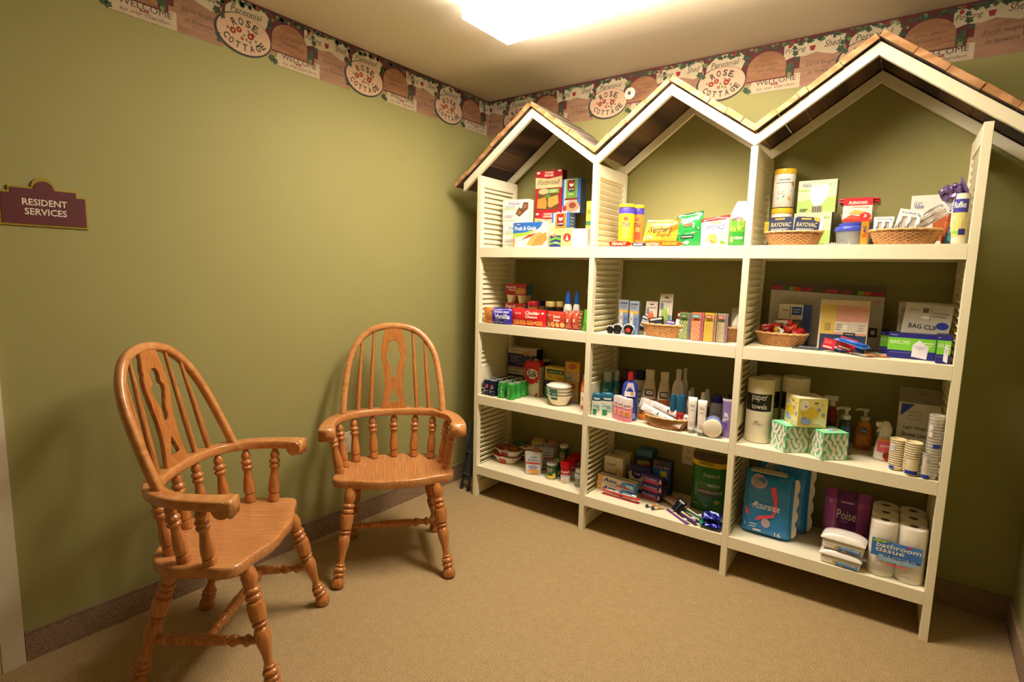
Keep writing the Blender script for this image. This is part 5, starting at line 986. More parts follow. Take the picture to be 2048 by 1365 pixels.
P = (0.6290,1.0880,0.2700,0.0760,0.2230); t, R, h, p = canister('shampoo_bottle', 'dim purple-red bottle at the very back left', P, BOT_, '5a2a38', ([(.6, .79), (.6, .98), (0, 1)], '6a4a58'), cat='bottle', sy=.6); p.mf = lambda e, R=R: cyl(R, .6, e); p.L(-.3, .3, .2, .5, 3, 'a87a80').done(t)
for k, P in enumerate(((0.6290,1.2835,0.1100,0.0750,0.2600), (0.6290,1.3590,0.1100,0.0680,0.2570))):
    t, w, h = item('shampoo_bottle', ('cream shampoo bottle with red wave label, left of two alike', 'cream shampoo bottle with brown label, right of two alike')[k], 'bottle', P, group='cream shampoo bottles')
    MB().lathe([(w*.42, 0), (w*.47, h*.03), (w*.5, h*.35), (w*.44, h*.6), (w*.3, h*.82), (w*.27, h*.86)], M('cfc0a4', .3), 28, 1, .55, c=(0, w*.28)).build('bottle_body', t)
    MB().lathe([(w*.3, h*.86), (w*.31, h*.98), (w*.28, h), (0, h)], M('d8ccb6', .3), 24, 1, .55, c=(0, w*.28)).build('cap', t)
    p = Pr(w, h, lambda e, w=w: (lambda a, b_: (a, w*.28-math.sqrt(max(.0, 1-(a/(w*.52))**2))*w*.275-.0012-e, b_)))
    p.R(-.28, .3, .5, .62, '2a2624', 6).T('VO5', .02, .56, .46, .08, 'f4ece0', 0, .03)
    if k == 0: p.R(-.42, .42, .3, .44, 'a83028', 6).R(-.44, .44, .1, .3, 'd8884a', 6)
    else: p.R(-.4, .42, .16, .46, 'a05a34', 6).O(-.1, .36, .1, .05, 'd8a070').O(.2, .24, .12, .06, 'e0b890')
    p.done(t)
for k, P in enumerate(((0.6290,1.4225,0.1100,0.0590,0.2790), (0.6290,1.4340,0.1800,0.0400,0.2780))):
    t, R, h, p = canister('conditioner_bottle', ('white round-shouldered bottle printed in pink', 'white round-shouldered bottle behind the pink printed one')[k], (P[0], P[1], P[2]+P[3]*.3, P[3], P[4]), [(.9, 0), (1, .04), (1, .5), (.98, .62), (.8, .74), (.42, .82)], M('d8d2d0', .2, coat=.4), ([(.4, .81), (.42, .98), (.36, 1), (0, 1)], 'd4ccc8'), cat='bottle', sy=.6, group='white round-shouldered bottles')
    p.mf = lambda e, R=R: cyl(R, .6, e); p.T('Suave', -.05, .42, .62, .12, 'c04a78', .1, .02).L(-.3, .25, .2, .32, 2, 'c8b0b8').done(t)
for k, P in enumerate(((0.6290,1.2665,0.1000,0.0710,0.1400), (0.6290,1.3365,0.0900,0.0550,0.1470))):
    t, w, h = item('body_oil_bottle', ('orange rounded bottle lying on its side, left', 'orange rounded bottle lying on its side, right')[k], 'bottle', (P[0], P[1], P[2], P[3], P[4]))
    MB().lathe([(0, -w*.5), (.012, -w*.48), (.017, -w*.36), (.017, w*.3), (.008, w*.42), (0, w*.43)], M('dd7a26', .25), 18, mtx=Matrix.Translation((0, .02, .0175)) @ Matrix.Rotation(pi/2, 4, 'Y')).build('bottle_body', t)
    MB().lathe([(.009, w*.42), (.009, w*.52), (0, w*.52)], M('c8342a', .3), 14, mtx=Matrix.Translation((0, .02, .0175)) @ Matrix.Rotation(pi/2, 4, 'Y')).build('cap', t)
for k, P in enumerate(((0.6290,1.4215,0.0740,0.0295,0.1670), (0.6290,1.4609,0.0696,0.0411,0.1710))):
    t, R, h, p = canister('shave_gel_can', ('small red can with teal cap, left of pair behind basket', 'small red can with teal cap, right of pair behind basket')[k], P, [(.95, 0), (1, .03), (1, .5), (.96, .52)], 'a8202c', ([(1, .51), (1, .88), (.85, .97), (0, 1)], '1d5a78'), group='small red cans with teal caps', cat='can')
    p.T('bar', 0, .3, .4, .14, 'f0d8d0', .2, .02).R(-.4, .4, .44, .5, 'd8483c', 4).done(t)
for k, P in enumerate(((0.6290,1.4764,0.1794,0.0403,0.1870), (0.6290,1.4831,0.1233,0.0278,0.1820), (0.6290,1.5485,0.1168,0.0348,0.1860), (0.6290,1.5512,0.1782,0.0377,0.1910))):
    t, R, h, p = canister('spray_can', 'silver-white domed spray can, '+('rear left of four', 'front left of four', 'front right of four', 'rear right of four')[k], P, [(1, 0), (1, .5), (.96, .56)], M('5a5650', .25, .3) if k > 1 else M('b8b2a8', .25, .3), ([(.92, .55), (.9, .7), (.66, .78), (.58, .9), (.5, 1), (0, 1)], 'd0cac0'), group='domed spray cans', cat='can'); p.R(-.4, .4, .1, .4, 'c8c0b4' if k < 2 else '6a6460', 4).done(t)
BK3 = (0.6290,1.3965,0.0040,0.2250,0.0540); basket('woven_basket', 'oval woven basket with long white wrapped packs in the third row', BK3, .12, bx=.72)
for k, (P, a, l, lb) in enumerate((((0.6290,1.3435,0.0500,0.2010,0.1300), .0, .20, 'white wrapped toothbrush pack, front one across the basket'), ((0.6290,1.3940,0.0700,0.1880,0.1340), 0, .20, 'white and pink wrapped toothbrush pack behind the front one'), ((0.6290,1.2550,0.0900,0.1000,0.1210), 0, .10, 'white bulky pack at the left rear of the basket'))):
    uc = BK3[1]+(-.02, .02, -.11)[k]; zc = BK3[0]+(.05, .062, .066)[k]; vv = BK3[2]+(.012, .05, .085)[k]
    t = empty('wrapped_pack', at(uc, vv, zc, (-.06, -.02, .1)[k], (-.5, -.35, -.2)[k], math.radians((17, 14, 10)[k])), lb, 'pack', 'white wrapped packs'); L_ = (.21, .22, .09)[k]; W_ = (.034, .036, .05)[k]
    mf = pouchm(L_, W_, .014, M('e9e2dc', .2), k+20, .05, .0012, 22, 8, pn='wrapper', parent=t); p = Pr(L_, W_, mf)
    if k < 2: p.R(-.1, -.06, .3, .7, '4a4a48').O(.12, .5, .03, .2, '8ab8e0', 10).L(-.45, -.2, .2, .8, 3, 'c8c0c0').R(.3, .48, .05, .2, 'e8b8b0').T('Soft', .3, .55, .12, .3, '8a6a70')
    else: p.L(-.4, .4, .2, .8, 4, 'c8b8b0')
    p.done(t)
for k, P in enumerate(((0.6290,1.5255,0.0300,0.0410,0.1710), (0.6290,1.5755,0.0120,0.0410,0.1670))):
    t, w, h = item('lotion_tube', ('cream standing tube with a pink line, left of the pair', 'cream standing tube with a pink line, right, nearest the edge')[k], 'tube', P, group='standing cream tubes')
    b = MB(); Nn = 20; vs = []
    for j in range(7):
        q = j/6; z = h*(.10+.9*q); rx_ = w*(.40+.10*q); ry_ = w*.36*(1-q)**.7+.0012
        for i in range(Nn): a = 2*pi*i/Nn; vs.append((rx_*math.cos(a), w*.36+ry_*math.sin(a), z))
    b.add(vs, [(j*Nn+i, j*Nn+(i+1) % Nn, (j+1)*Nn+(i+1) % Nn, (j+1)*Nn+i) for j in range(6) for i in range(Nn)]+[list(range(6*Nn, 7*Nn))], M('ebe3d6', .3), True); b.build('tube_body', t)
    MB().lathe([(w*.36, 0), (w*.38, h*.02), (w*.38, h*.095), (w*.3, h*.1), (0, h*.1)], M('8a867c', .3), 20, 1, .95, c=(0, w*.36)).build('cap', t)
    p = Pr(w, h, lambda e, w=w, h=h: (lambda a, b_: (a, w*.36-w*.36*(max(0, 1-(b_/h-.1)/.9))**.7-.0016-e+abs(a)**2*8, b_)))
    p.T('Olay', 0, .76, .5, .09, '8a8478', 0, 0).L(-.2, .2, .62, .68, 1, 'b8b0a4').R(-.3, .3, .3, .315, 'd87a6a').L(-.25, .25, .2, .28, 2, 'c8c0b4').done(t)
P = (0.6290,1.6320,0.0040,0.0720,0.0950); R_ = .030
t, w, h = item('cream_jar', 'jar lying on its side with its round cream lid facing out', 'jar', (P[0], P[1]-.004, max(.006, P[2]-.005), P[3], P[4]), math.radians(12))
mm = Matrix.Translation((0, .014, .0425)) @ Matrix.Scale(1.28, 4) @ Matrix.Rotation(-pi/2, 4, 'X')
MB().lathe([(.030, .012), (.031, .014), (.031, .075), (.028, .08), (0, .08)], M('8f9fd0', .25), 30, mtx=mm).build('jar_body', t)
b = MB(); b.lathe([(0, -.004), (.024, -.004), (.031, -.001), (.0325, .003), (.0325, .011), (.031, .012)], M('eadcc0', .4, bump=.3, scale=200), 40, mod=lambda a, z: 1+(.008*math.sin(a*40) if .002 < z < .0115 else 0), mtx=mm); b.build('lid', t)
P = (0.6290,1.6008,0.1735,0.0690,0.1710); t, R, h, p = canister('lotion_bottle', 'white lotion bottle with a glossy blue cap behind lying jar', P, [(.9, 0), (1, .04), (1, .6), (.8, .74), (.6, .78)], 'cfc8bc', ([(.62, .77), (.8, .79), (.8, .9), (.5, 1), (0, 1)], M('1d1d8a', .15, coat=.6)), cat='bottle', sy=.6); p.mf = lambda e, R=R: cyl(R, .6, e); p.R(-.35, .3, .2, .36, '2a3060', 5).T('Nivea', -.04, .48, .5, .08, '7a7a8a').done(t)
P = (0.6290,1.6763,0.0827,0.0527,0.1810); t, w, h = item('lavender_bottle', 'tall lavender bottle against the second inner post', 'bottle', P)
MB().lathe([(w*.36, 0), (w*.42, h*.02), (w*.44, h*.25), (w*.5, h*.9), (w*.52, h*.97), (w*.5, h)], M('9078b8', .2, coat=.4), 26, 1, .7).build('bottle_body', t); MB().lathe([(w*.5, h*.93), (w*.53, h*.935), (w*.53, h), (0, h)], M('d8d0dc', .3), 26, 1, .7).build('flat_cap', t)
p = Pr(w, h, lambda e: (lambda a, b_: ((w*.49+e)*math.sin(a/(w*.5)), -(w*.36+.0012+e)*math.cos(a/(w*.5)), b_))); p.G([(-.5, .4), (.1, .46), (.0, .62), (-.3, .66)], 'e4dce4').R(-.4, .0, .34, .37, '3a2a6a', 3).L(-.4, .1, .16, .3, 3, '7a58a8').T('aveeno', -.2, .52, .4, .06, '6a5a80').done(t)
P = (0.6290,1.6658,0.1343,0.0293,0.1880); t, R, h, p = canister('dark_bottle', 'dark bottle glimpsed behind the lavender one', P, [(1, 0), (1, .7), (.5, .8)], '16161e', ([(.5, .8), (.5, 1), (0, 1)], '101014'), cat='bottle'); p.R(-.3, .1, .3, .5, '3a3a4a', 3).done(t)
# ================================================================ third shelf, right bay
def towel(P, lb):
    t, w, h = item('paper_towel_roll', lb, 'paper towels', P, group='paper towel rolls'); R = w/2
    MB().lathe([(R*.93, 0), (R*.99, h*.01), (R, h*.04), (R, h*.95), (R*.96, h*.985), (R*.3, h*.99), (R*.26, h*.9), (0, h*.9)], M('eadfc4', .3, bump=.25, scale=30), 32).build('roll', t)
    p = Pr(w, h, lambda e: cyl(R, 1, e)); p.R(-.62, .5, .5, .765, '17150f', 12).T('paper', .0, .69, .58, .10, 'e8e2d0', 0, 0).T('towels', .0, .575, .56, .08, 'e8e2d0', 0, 0).done(t, 'label_band'); p = Pr(w, h, lambda e: cyl(R, 1, e)); p.T('60', -.06, .33, .16, .045, '4a443a').T('2-PLY SHEETS', -.03, .29, .42, .025, '8a8270').L(-.4, .34, .2, .26, 2, 'b0a690').L(-.2, .3, .14, .18, 1, 'c0b8a0').done(t, 'small_print'); return t
towel((0.6290,1.7985,0.1209,0.1113,0.2910), 'paper towel roll with black label, front left of the third row')
towel((0.6290,1.8148,0.2412,0.1037,0.2850), 'paper towel roll standing directly behind the front roll')
towel((0.6290,1.9254,0.2152,0.1112,0.2990), 'paper towel roll standing behind the yellow tissue box')
def tissue(P, lb, ang, kind, side):
    z, u, v, w, h = P; t = empty('tissue_box', at(u, v, z+.0012, ang), lb, 'tissue box', None if kind == 'y' else 'green leaf tissue boxes'); s = side
    base = 'e8da80' if kind == 'y' else '6fcb92'
    MB().box(-s/2, s/2, -s/2, s/2, 0, h, M(base), M('8fe0a8' if kind == 'g' else 'e8e0c0')).build('carton', t, bevel=.001)
    rng_ = random.Random(hash(lb) % 99 if False else int(u*1000))
    for fi in range(2):
        mf = (lambda e: (lambda a, b_: (a, -s/2-e, b_))) if fi == 0 else (lambda e: (lambda a, b_: (-s/2-e, -a, b_)))
        p = Pr(s, h, mf)
        if kind == 'g':
            for r_ in range(5):
                for c_ in range(4):
                    x = -.40+.24*c_+(.1 if r_ % 2 else 0); y = .1+.19*r_; a = rng_.uniform(-1, 1)+pi/2; L_ = .155; W_ = .068
                    if x > .46: continue
                    pts = []
                    for q in range(12):
                        tq = 2*pi*q/12; lx = L_*math.cos(tq); ly = W_*math.sin(tq)*(1-.55*math.cos(tq))
                        X = x+(lx*math.cos(a)-ly*math.sin(a)); Y = y+(lx*math.sin(a)+ly*math.cos(a)); pts.append((max(-.495, min(.495, X)), max(.005, min(.995, Y))))
                    p.G(pts, 'e6dfcf')
        else:
            p.O(-.1, .5, .3, .2, 'e0c23a').O(.3, .2, .2, .14, 'efe4b0').O(-.3, .75, .18, .18, 'f0e8c8').G([(-.3, .78), (-.2, .72), (-.12, .82), (-.2, .7), (-.26, .68)], '5a5ab0').O(-.2, .2, .2, .1, '9ab0dc').O(-.28, .3, .1, .06, '8aa4d8').O(.2, .62, .06, .06, '7a88c8', 8).O(.1, .85, .08, .04, '8a7a68', 10).O(.36, .45, .07, .06, '8a9ad0', 8).L(.0, .3, .06, .14, 1, 'c8c098').O(.3, .8, .05, .04, 'a8b0a0', 6)
        p.done(t, 'printed_side')
    Pr(s, s, lambda e: (lambda a, b_: (a, b_-s/2, h+e))).O(0, .5, .28, .2, 'cfe8d8' if kind == 'g' else 'b8b09a').R(.1, .3, .3, .5, 'e87a5a' if kind == 'g' else 'c8c0a8').R(-.1, .1, .25, .45, '6ab0e8' if kind == 'g' else 'd8d0b8').done(t, 'opening_panel')
    return t
q = (0.6290,1.9340,0.0600,0.1380,0.1470); q2 = (0.6290,2.0770,0.0500,0.1580,0.1380); hq = .105
gA = (q[0], q[1], .062+.012, .1, .116); gB = (q2[0], q2[1], .066+.004, .1, .114)
tissue(gA, 'green tissue box with white leaves, left and turned away', math.radians(42), 'g', .104)
tissue(gB, 'green tissue box with white leaves, right one nearer the shelf edge', math.radians(38), 'g', .104)
qy = (0.6290,1.9880,0.0700,0.1620,0.2710)
tissue((gA[0]+.1185, qy[1]-.003, .085, .1, .122), 'pale yellow tissue box with butterflies, resting on the green boxes', math.radians(32), 'y', .118)
P = (0.6290,2.0717,0.2204,0.0409,0.2330); t, R, h, p = canister('spray_bottle', 'red spray bottle with white trigger behind the tissue boxes', P, [(.9, 0), (1, .03), (1, .6), (.5, .8)], M('8a1a26', .2), None, cat='bottle'); spray_trigger(t, R, h*.8, 'd8cfc0', .9); p.R(-.3, .3, .2, .5, '3a2a6a', 4).done(t)
P = (0.6290,2.1299,0.1449,0.0499,0.1530); t, R, h, p = canister('soap_bottle', 'dark blue green soap bottle with a grey pump', P, [(.95, 0), (1, .04), (1, .7), (.8, .9), (.4, 1), (0, 1)], M('1f3440', .15, coat=.5), None, cat='bottle', sy=.7); pump(t, h, 'b8b4a8', 1.25); p.mf = lambda e, R=R: cyl(R, .7, e); p.R(-.3, .3, .3, .8, '3a5a6a', 4).done(t)
P = (0.6290,2.1943,0.2855,0.0730,0.1280); t, w, h = item('soap_bottle', 'amber liquid soap bottle with clear pump', 'bottle', P)
MB().lathe([(w*.44, 0), (w*.48, h*.03), (w*.5, h*.3), (w*.44, h*.62), (w*.42, h*.8), (w*.34, h*.92), (w*.18, h)], M('c07a26', .15, coat=.6), 28, 1, .62).build('bottle_body', t); pump(t, h, 'cfc4ae', 1.3)
p = Pr(w, h, lambda e: (lambda a, b_: (a, -math.sqrt(max(.0, 1-(a/(w*.5))**2))*w*.305-.002-e, b_))); p.O(0, .68, .2, .08, '2a58a8').T('Dial', 0, .68, .26, .07, 'e8e4d8', .1, .02).R(-.34, .36, .18, .5, 'd08a44', 6).O(.16, .32, .18, .14, 'c8523a').O(-.2, .28, .16, .1, 'd8a23c').R(.02, .3, .04, .16, 'b8402c', 3).done(t)
P = (0.6290,2.2733,0.1690,0.0660,0.1140); t, w, h = item('spray_bottle', 'white and red air freshener spray bottle, front of the third row', 'bottle', (P[0], P[1]-.004, P[2], P[3], P[4]))
MB().lathe([(w*.42, 0), (w*.5, h*.04), (w*.48, h*.4), (w*.34, h*.85), (w*.3, h)], M('e2dccb', .3), 26, 1, .62).build('bottle_body', t)
b = MB(); m_ = M('d6d0c2', .3); b.lathe([(w*.32, h), (w*.33, h*1.12), (w*.25, h*1.3), (w*.12, h*1.42), (0, h*1.42)], m_, 20, 1.1, .7); b.box(-w*.5, -w*.1, -.007, .007, h*1.2, h*1.36, m_); b.tube([(-w*.3, 0, h*1.22), (-w*.42, 0, h*1.0), (-w*.38, 0, h*.9)], .004, m_, 6); b.build('trigger_head', t)
p = Pr(w, h, lambda e: (lambda a, b_: (a, -math.sqrt(max(.0, 1-(a/(w*.52))**2))*w*.31-.0015-e, b_))); p.R(-.3, .4, .72, .8, 'e08a2c', 5).R(-.32, .42, .32, .72, 'd8566a', 6).T('glade', .06, .55, .5, .12, 'f4e8ea', .2, .01).O(.2, .2, .2, .14, '8a2a24').R(.1, .4, .02, .12, 'c83a2c', 4).done(t)
def cups(P, n, c, lb, cat='cups', tone='paper', sleeve=None):
    z, u, v, w, h = P; u = min(u, 2.445-w*.54); k = 0; first = None; pitch = (h-.0)/(n+1.2); R = w/2; objs = []
    mat = M(c, .45) if tone == 'paper' else M('e0d8c8', .08, alpha=.45, vary=.01)
    hb = h-pitch*(n-1)
    for i in range(n):
        m_ = at(u, v, z+.0012+i*pitch)
        if first is None:
            first = empty('nested_cup', m_, lb+', lowest cup', cat, lb+' group')
            MB().lathe([(R*.0, .0008), (R*.72, 0), (R*.89, hb-.0045), (R*1.0, hb-.005), (R*1.05, hb-.0025), (R*1.0, hb-.0003), (R*.93, hb-.001), (R*.74, .003), (0, .003)], mat, 24).build('cup', first)
            objs.append(first)
        else: objs.append(dup(first, m_, lb+(', topmost cup' if i == n-1 else ', one of the cups between')))
    for o in objs: o['group'] = ('stacked cream paper cups' if tone == 'paper' else 'stacked clear plastic cups')
    t = empty('cup_sleeve', at(u, v, z+.0012), lb.replace('cup stack', 'wrapper around cup stack')+', printed film', 'wrapper')
    MB().lathe([(R*1.06, pitch*.9), (R*1.06, h)], FILM, 24, caps=False).build('film', t)
    p = Pr(w, h, lambda e: cyl(R*1.065, 1, e)); return t, p
t, p = cups((0.6290,2.3147,0.0660,0.0520,0.1230), 13, 'e6d5a6', 'left cream paper cup stack'); p.R(-.5, -.14, .04, .15, '2a44a8', 3).R(-.5, -.2, .62, .86, 'd8d4c8', 3).T('12', -.34, .74, .2, .09, '2a58b0').done(t, 'printed_label')
t, p = cups((0.6290,2.3622,0.0309,0.0539,0.1280), 13, 'e6d5a6', 'right cream paper cup stack'); p.R(-.42, .36, .06, .17, '1f2fa0', 6).R(-.42, .36, .17, .5, 'dccfa8', 6).T('12', .2, .66, .2, .1, '2a4a90').L(-.3, .3, .3, .42, 2, 'a89a78').done(t, 'printed_label')
t, p = cups((0.6290,2.4050,0.0199,0.0319,0.0990), 8, 'e6d5a6', 'short clear plastic cup stack', tone='c'); p.R(-.4, .5, .16, .84, 'd4ccbc', 5).R(-.4, .5, .03, .16, '1f3ab0', 5).T('12', .1, .7, .3, .12, '2a58b0').L(-.2, .4, .3, .56, 4, 'a8a090').done(t, 'printed_label')
t, p = cups((0.6290,2.4216,0.0269,0.0459,0.2440), 20, 'e6d5a6', 'tall clear plastic cup stack', tone='c'); p.R(-.1, .5, .50, .56, '22359a', 4).R(-.5, -.2, .66, .84, 'd8d0c0', 3).T('Tall', -.34, .76, .2, .04, '5a5448').done(t, 'printed_label')
P = (0.6290,2.3930,0.2000,0.1360,0.2430); Pt_ = (0.6290,2.3930,0.2000,0.1360,0.3060)
t, w, h, p = carton('shower_liner_pack', 'white and blue shower liner pack in a clear bag at the right', (P[0], P[1], P[2], P[3], P[4]), .035, 'c6bfb2', side='8a8478', rx=-.03, cat='pack')
p.G([(-.44, .98), (-.12, .98), (-.42, .78), (-.44, .78)], '2a44a0').R(-.26, .06, .72, .86, '8a8478').R(-.25, .05, .73, .85, 'c6bfb2').T('MAINSTAYS', -.1, .79, .24, .025, '7a7468').T('Light Weight', -.04, .58, .6, .065, '5a544a').T('Shower Liner', -.06, .47, .62, .08, '4a443c').L(-.4, .2, .1, .2, 2, '9a9488').done(t)
b = MB(); b.box(-w*.52, w*.5, -.002, .03, h, Pt_[4], M('8a8068', .2, alpha=.7)); b.build('bag_top', t, bevel=.002)
Pr(w, h, lambda e: front(-.002, e)).O(.0, 1.16, .02, .02, '3a3428', 8).done(t, 'hang_hole')
# ================================================================ BOTTOM SHELF, left bay
def tray(P, lb, c, c2, lift=0, dep=.13, group='microwave meal trays'):
    t, w, h = item('meal_tray', lb, 'meal tray', (P[0]+lift, P[1], P[2], P[3], P[4]), group=group)
    rx_, ry_ = w/2, dep/2; b = MB(); b.lathe([(.66, 0), (.70, .003), (.86, h*.78), (1, h*.84), (1, h*.9), (.0, h*.9)], M('e6dfd0', .35), 40, rx_, ry_, (0, ry_)); b.build('tray', t)
    MB().lathe([(.98, h*.9), (.97, h*.95), (.9, h), (0, h)], M('d8cbb8', .12, coat=.6), 40, rx_, ry_, (0, ry_)).build('film_lid', t)
    p = Pr(w, dep, lambda e: (lambda a, b_: (a, b_, h+e))); p.G([(-.5, .5), (-.42, .76), (-.2, .93), (0, .97), (-.05, .03), (-.3, .12), (-.45, .3)], c); p.O(.2, .5, .24, .36, c2).O(.16, .55, .12, .16, 'c87a4a').T('MARIE', -.24, .55, .3, .14, 'f0e0d8', 0, .01).done(t, 'lid_label')
    q = Pr(w, h, lambda e: (lambda a, b_: (rx_*(.70+.16*b_/h)*1.012*math.sin(a/rx_*1.05), ry_-ry_*(.70+.16*b_/h)*1.03*math.cos(a/rx_*1.05)-e, b_)))
    q.R(-.16, .16, .04, .74, c, 6).L(-.12, .1, .2, .6, 3, 'e8c8a8').done(t, 'side_label'); return t
Plo = (0.1952,0.3750,0.1100,0.1960,0.0568); Pup = (0.1952,0.4395,0.0600,0.1890,0.1398); Pbk = (0.1952,0.4285,0.2150,0.1870,0.1258)
tray((Plo[0], Plo[1], Plo[2], Plo[3], .042), 'white oval meal tray with orange-red label, bottom of front stack', 'c8402a', 'c8803c')
tray((Plo[0], Plo[1]+.012, Plo[2]+.004, Plo[3], .042), 'white oval meal tray with dark red label, top of front stack', '9a1c2c', '7a4028', .0435)
tray((Pbk[0], Pbk[1], .232, Pbk[3], .042), 'white oval meal tray with red label under the green one', 'a01c2c', 'a86a3c', 0)
tray((Pbk[0], Pbk[1]+.004, .23, Pbk[3]*1.04, .042), 'white oval meal tray with green label, rear stack', '2c6a34', 'a86a3c', .0435)
def soupcup(P, lb, c, c2, group='boxed microwave soup cups', rz=0):
    t, w, h = item('soup_cup', lb, 'soup cup', P, rz, group=group); s = w*.9
    b = MB(); n = 4; k = .006
    z = [(0, .84), (h*.96, 1.0), (h, .97)]; vs = []
    for zz, sc in z:
        for x, y in ((-1, -1), (1, -1), (1, 1), (-1, 1)):
            for dx, dy in ((1, 0), (0, 1)) if (x*y > 0) else ((0, 1), (1, 0)):
                vs.append((x*(s/2*sc-dx*.012), s/2+y*(s/2*sc-dy*.012), zz))
    fs = [(j*8+i, j*8+(i+1) % 8, (j+1)*8+(i+1) % 8, (j+1)*8+i) for j in range(2) for i in range(8)]+[list(range(8))[::-1], list(range(16, 24))]
    b.add(vs, fs, M('ded6cc', .3)); b.build('cup_body', t)
    b = MB(); b.box(-s*.40, s*.40, -.002-.0, .0, h*.02, h*.97, M(c)); b.box(-s*.40, s*.40, -.002, s, h*.985, h*1.0+.001, M(c)); b.build('paper_sleeve', t)
    p = Pr(s*.8, h, lambda e: front(-.002, e)); p.R(-.5, .5, .56, .9, 'c8ccd8').T('CHEF', 0, .78, .5, .09, '2a2a3a', 0, .01).T('Beefaroni', 0, .66, .74, .1, '2a2a3a').R(-.5, .5, .48, .56, 'c8402c').O(.0, .34, .34, .1, '9a96c0').O(.05, .14, .4, .12, 'd8964a').O(-.2, .12, .14, .06, 'e8b870').done(t)
    q = Pr(s*.8, s, lambda e: (lambda a, b_: (a, b_, h+.001+e))); q.R(-.5, .5, .2, .5, c2).O(.1, .7, .25, .16, 'd87a4a').T('CHEF', 0, .35, .6, .12, 'f0ece4').done(t, 'lid_label'); return t
soupcup((0.1952,0.6245,0.0860,0.1170,0.1318), 'white, red and orange microwave pasta cup, foremost', 'd5d3da', 'b85a40')
soupcup((0.1952,0.6495,0.2000,0.0970,0.1378), 'grey violet microwave pasta cup, second row', 'b4afc4', '7a6a9a')
soupcup((0.1952,0.5170,0.3000,0.0880,0.1228), 'yellow labelled microwave noodle cup at the back', 'd8c050', 'c8a83a')
soupcup((0.1952,0.6305,0.2850,0.0630,0.1368), 'yellow and orange microwave noodle cup, rear right', 'c8a048', 'c8702c')
def can(P, lb, c, c2, txt, group='green vegetable cans', lidc=None):
    t, w, h = item('food_can', lb, 'can', P, group=group); R = w/2
    MB().lathe([(R*.97, 0), (R, .002), (R*.96, .006), (R*.96, h*.94), (R, h*.97), (R, h*.99), (R*.95, h), (R*.92, h*.97), (0, h*.97)], STEEL, 28).build('can_body', t)
    b = MB(); b.lathe([(R*.975, h*.05), (R*.975, h*.92)], M(c, .35), 28, caps=False); b.build('paper_label', t)
    b = MB(); b.box(-R*.25, R*.25, -R*.7, R*.1, h*.972, h*.982, STEEL); b.build('pull_tab', t, bevel=.001)
    p = Pr(w, h, lambda e: cyl(R*.98, 1, e)); p.O(-.15, .66, .26, .12, 'f0e8d8').O(-.15, .66, .24, .10, 'c83a2c').T(txt, -.15, .66, .36, .06, 'f4ead0', 0, .01).L(-.35, .05, .4, .5, 2, 'c8dca0').R(-.62, .2, .08, .28, c2, 8).O(.28, .3, .16, .16, c2).O(.34, .22, .12, .12, 'e8c860').done(t, 'print'); return t
can((0.1952,0.7393,0.1049,0.0622,0.0898), 'green can with yellow fruit label, in the front row', '1d5a2c', 'e0c04a', 'Del Monte')
can((0.1952,0.7649,0.1937,0.0542,0.1808), 'tall green can at the back of the cans', '1f5a2a', '8ab83a', 'Del Monte')
can((0.1952,0.7426,0.1600,0.0461,0.0958), 'green can hidden between the front can and the soup cup', '1a4a26', '8aa83a', 'Del Monte')
def soup(P, lb):
    t, w, h = item('soup_cup', lb, 'soup cup', P, group='red and white soup cups'); R = w/2
    MB().lathe([(R*.80, 0, M('e6ddcc', .35)), (R*.84, h*.02, M('e6ddcc', .35)), (R*.90, h*.38, M('e6ddcc', .35)), (R*.90, h*.38, M('b01a22', .3)), (R*.96, h*.76, M('b01a22', .3))], M('b01a22', .3), 30).build('cup_body', t)
    MB().lathe([(R*.98, h*.74), (R*1.02, h*.76), (R*1.0, h*.95), (R*.92, h), (0, h)], M('c4101c', .25), 30).build('red_lid', t)
    p = Pr(w, h, lambda e: cyl(R*.97, 1, e)); p.T("Campbell's", 0, .55, .9, .16, 'f4ece0', .3, .01).T('HEARTY', 0, .2, .4, .06, 'c85a5a').T('NOODLE', 0, .11, .42, .06, 'c85a5a').R(-.45, .45, .37, .41, 'a8a4b0', 6).done(t, 'print')
soup((0.1952,0.8288,0.1057,0.0631,0.1208), 'red-lidded white and red soup cup, foremost of three')
soup((0.1952,0.8247,0.1799,0.0565,0.1258), 'red-lidded soup cup, the middle of three')
soup((0.1952,0.8141,0.2617,0.0603,0.1198), 'red-lidded soup cup, rearmost, by the inner post')
P = (0.1952,0.9196,0.1001,0.0543,0.0998); t, w, h = item('glass_jar', 'glass jar of green peas against the inner post', 'jar', P); R = w/2
MB().lathe([(R*.9, 0), (R, .004), (R, h*.72), (R*.85, h*.84)], M('c8d0c0', .05, alpha=.35), 24).build('glass_body', t); MB().lathe([(R*.86, h*.83), (R*.9, h*.84), (R*.9, h*.98), (0, h)], STEEL, 24).build('lid', t)
b = MB()
for k in range(60):
    a = rs.random()*6.28; q = R*.82*rs.random()**.3; b.lathe([(0, 0), (.004, .002), (.004, .005), (0, .007)], M(('6f8a2c', '8aa23c')[k % 2]), 6, c=(q*math.cos(a), q*math.sin(a)), mtx=Matrix.Translation((0, 0, .003+h*.42*rs.random())))
tag(b.build('peas', t), kind='stuff')
Pr(w, h, lambda e: cyl(R, 1, e)).R(-.5, .5, .52, .76, 'b8c8d8', 8).L(-.3, .3, .56, .7, 2, '8a98a8').done(t)
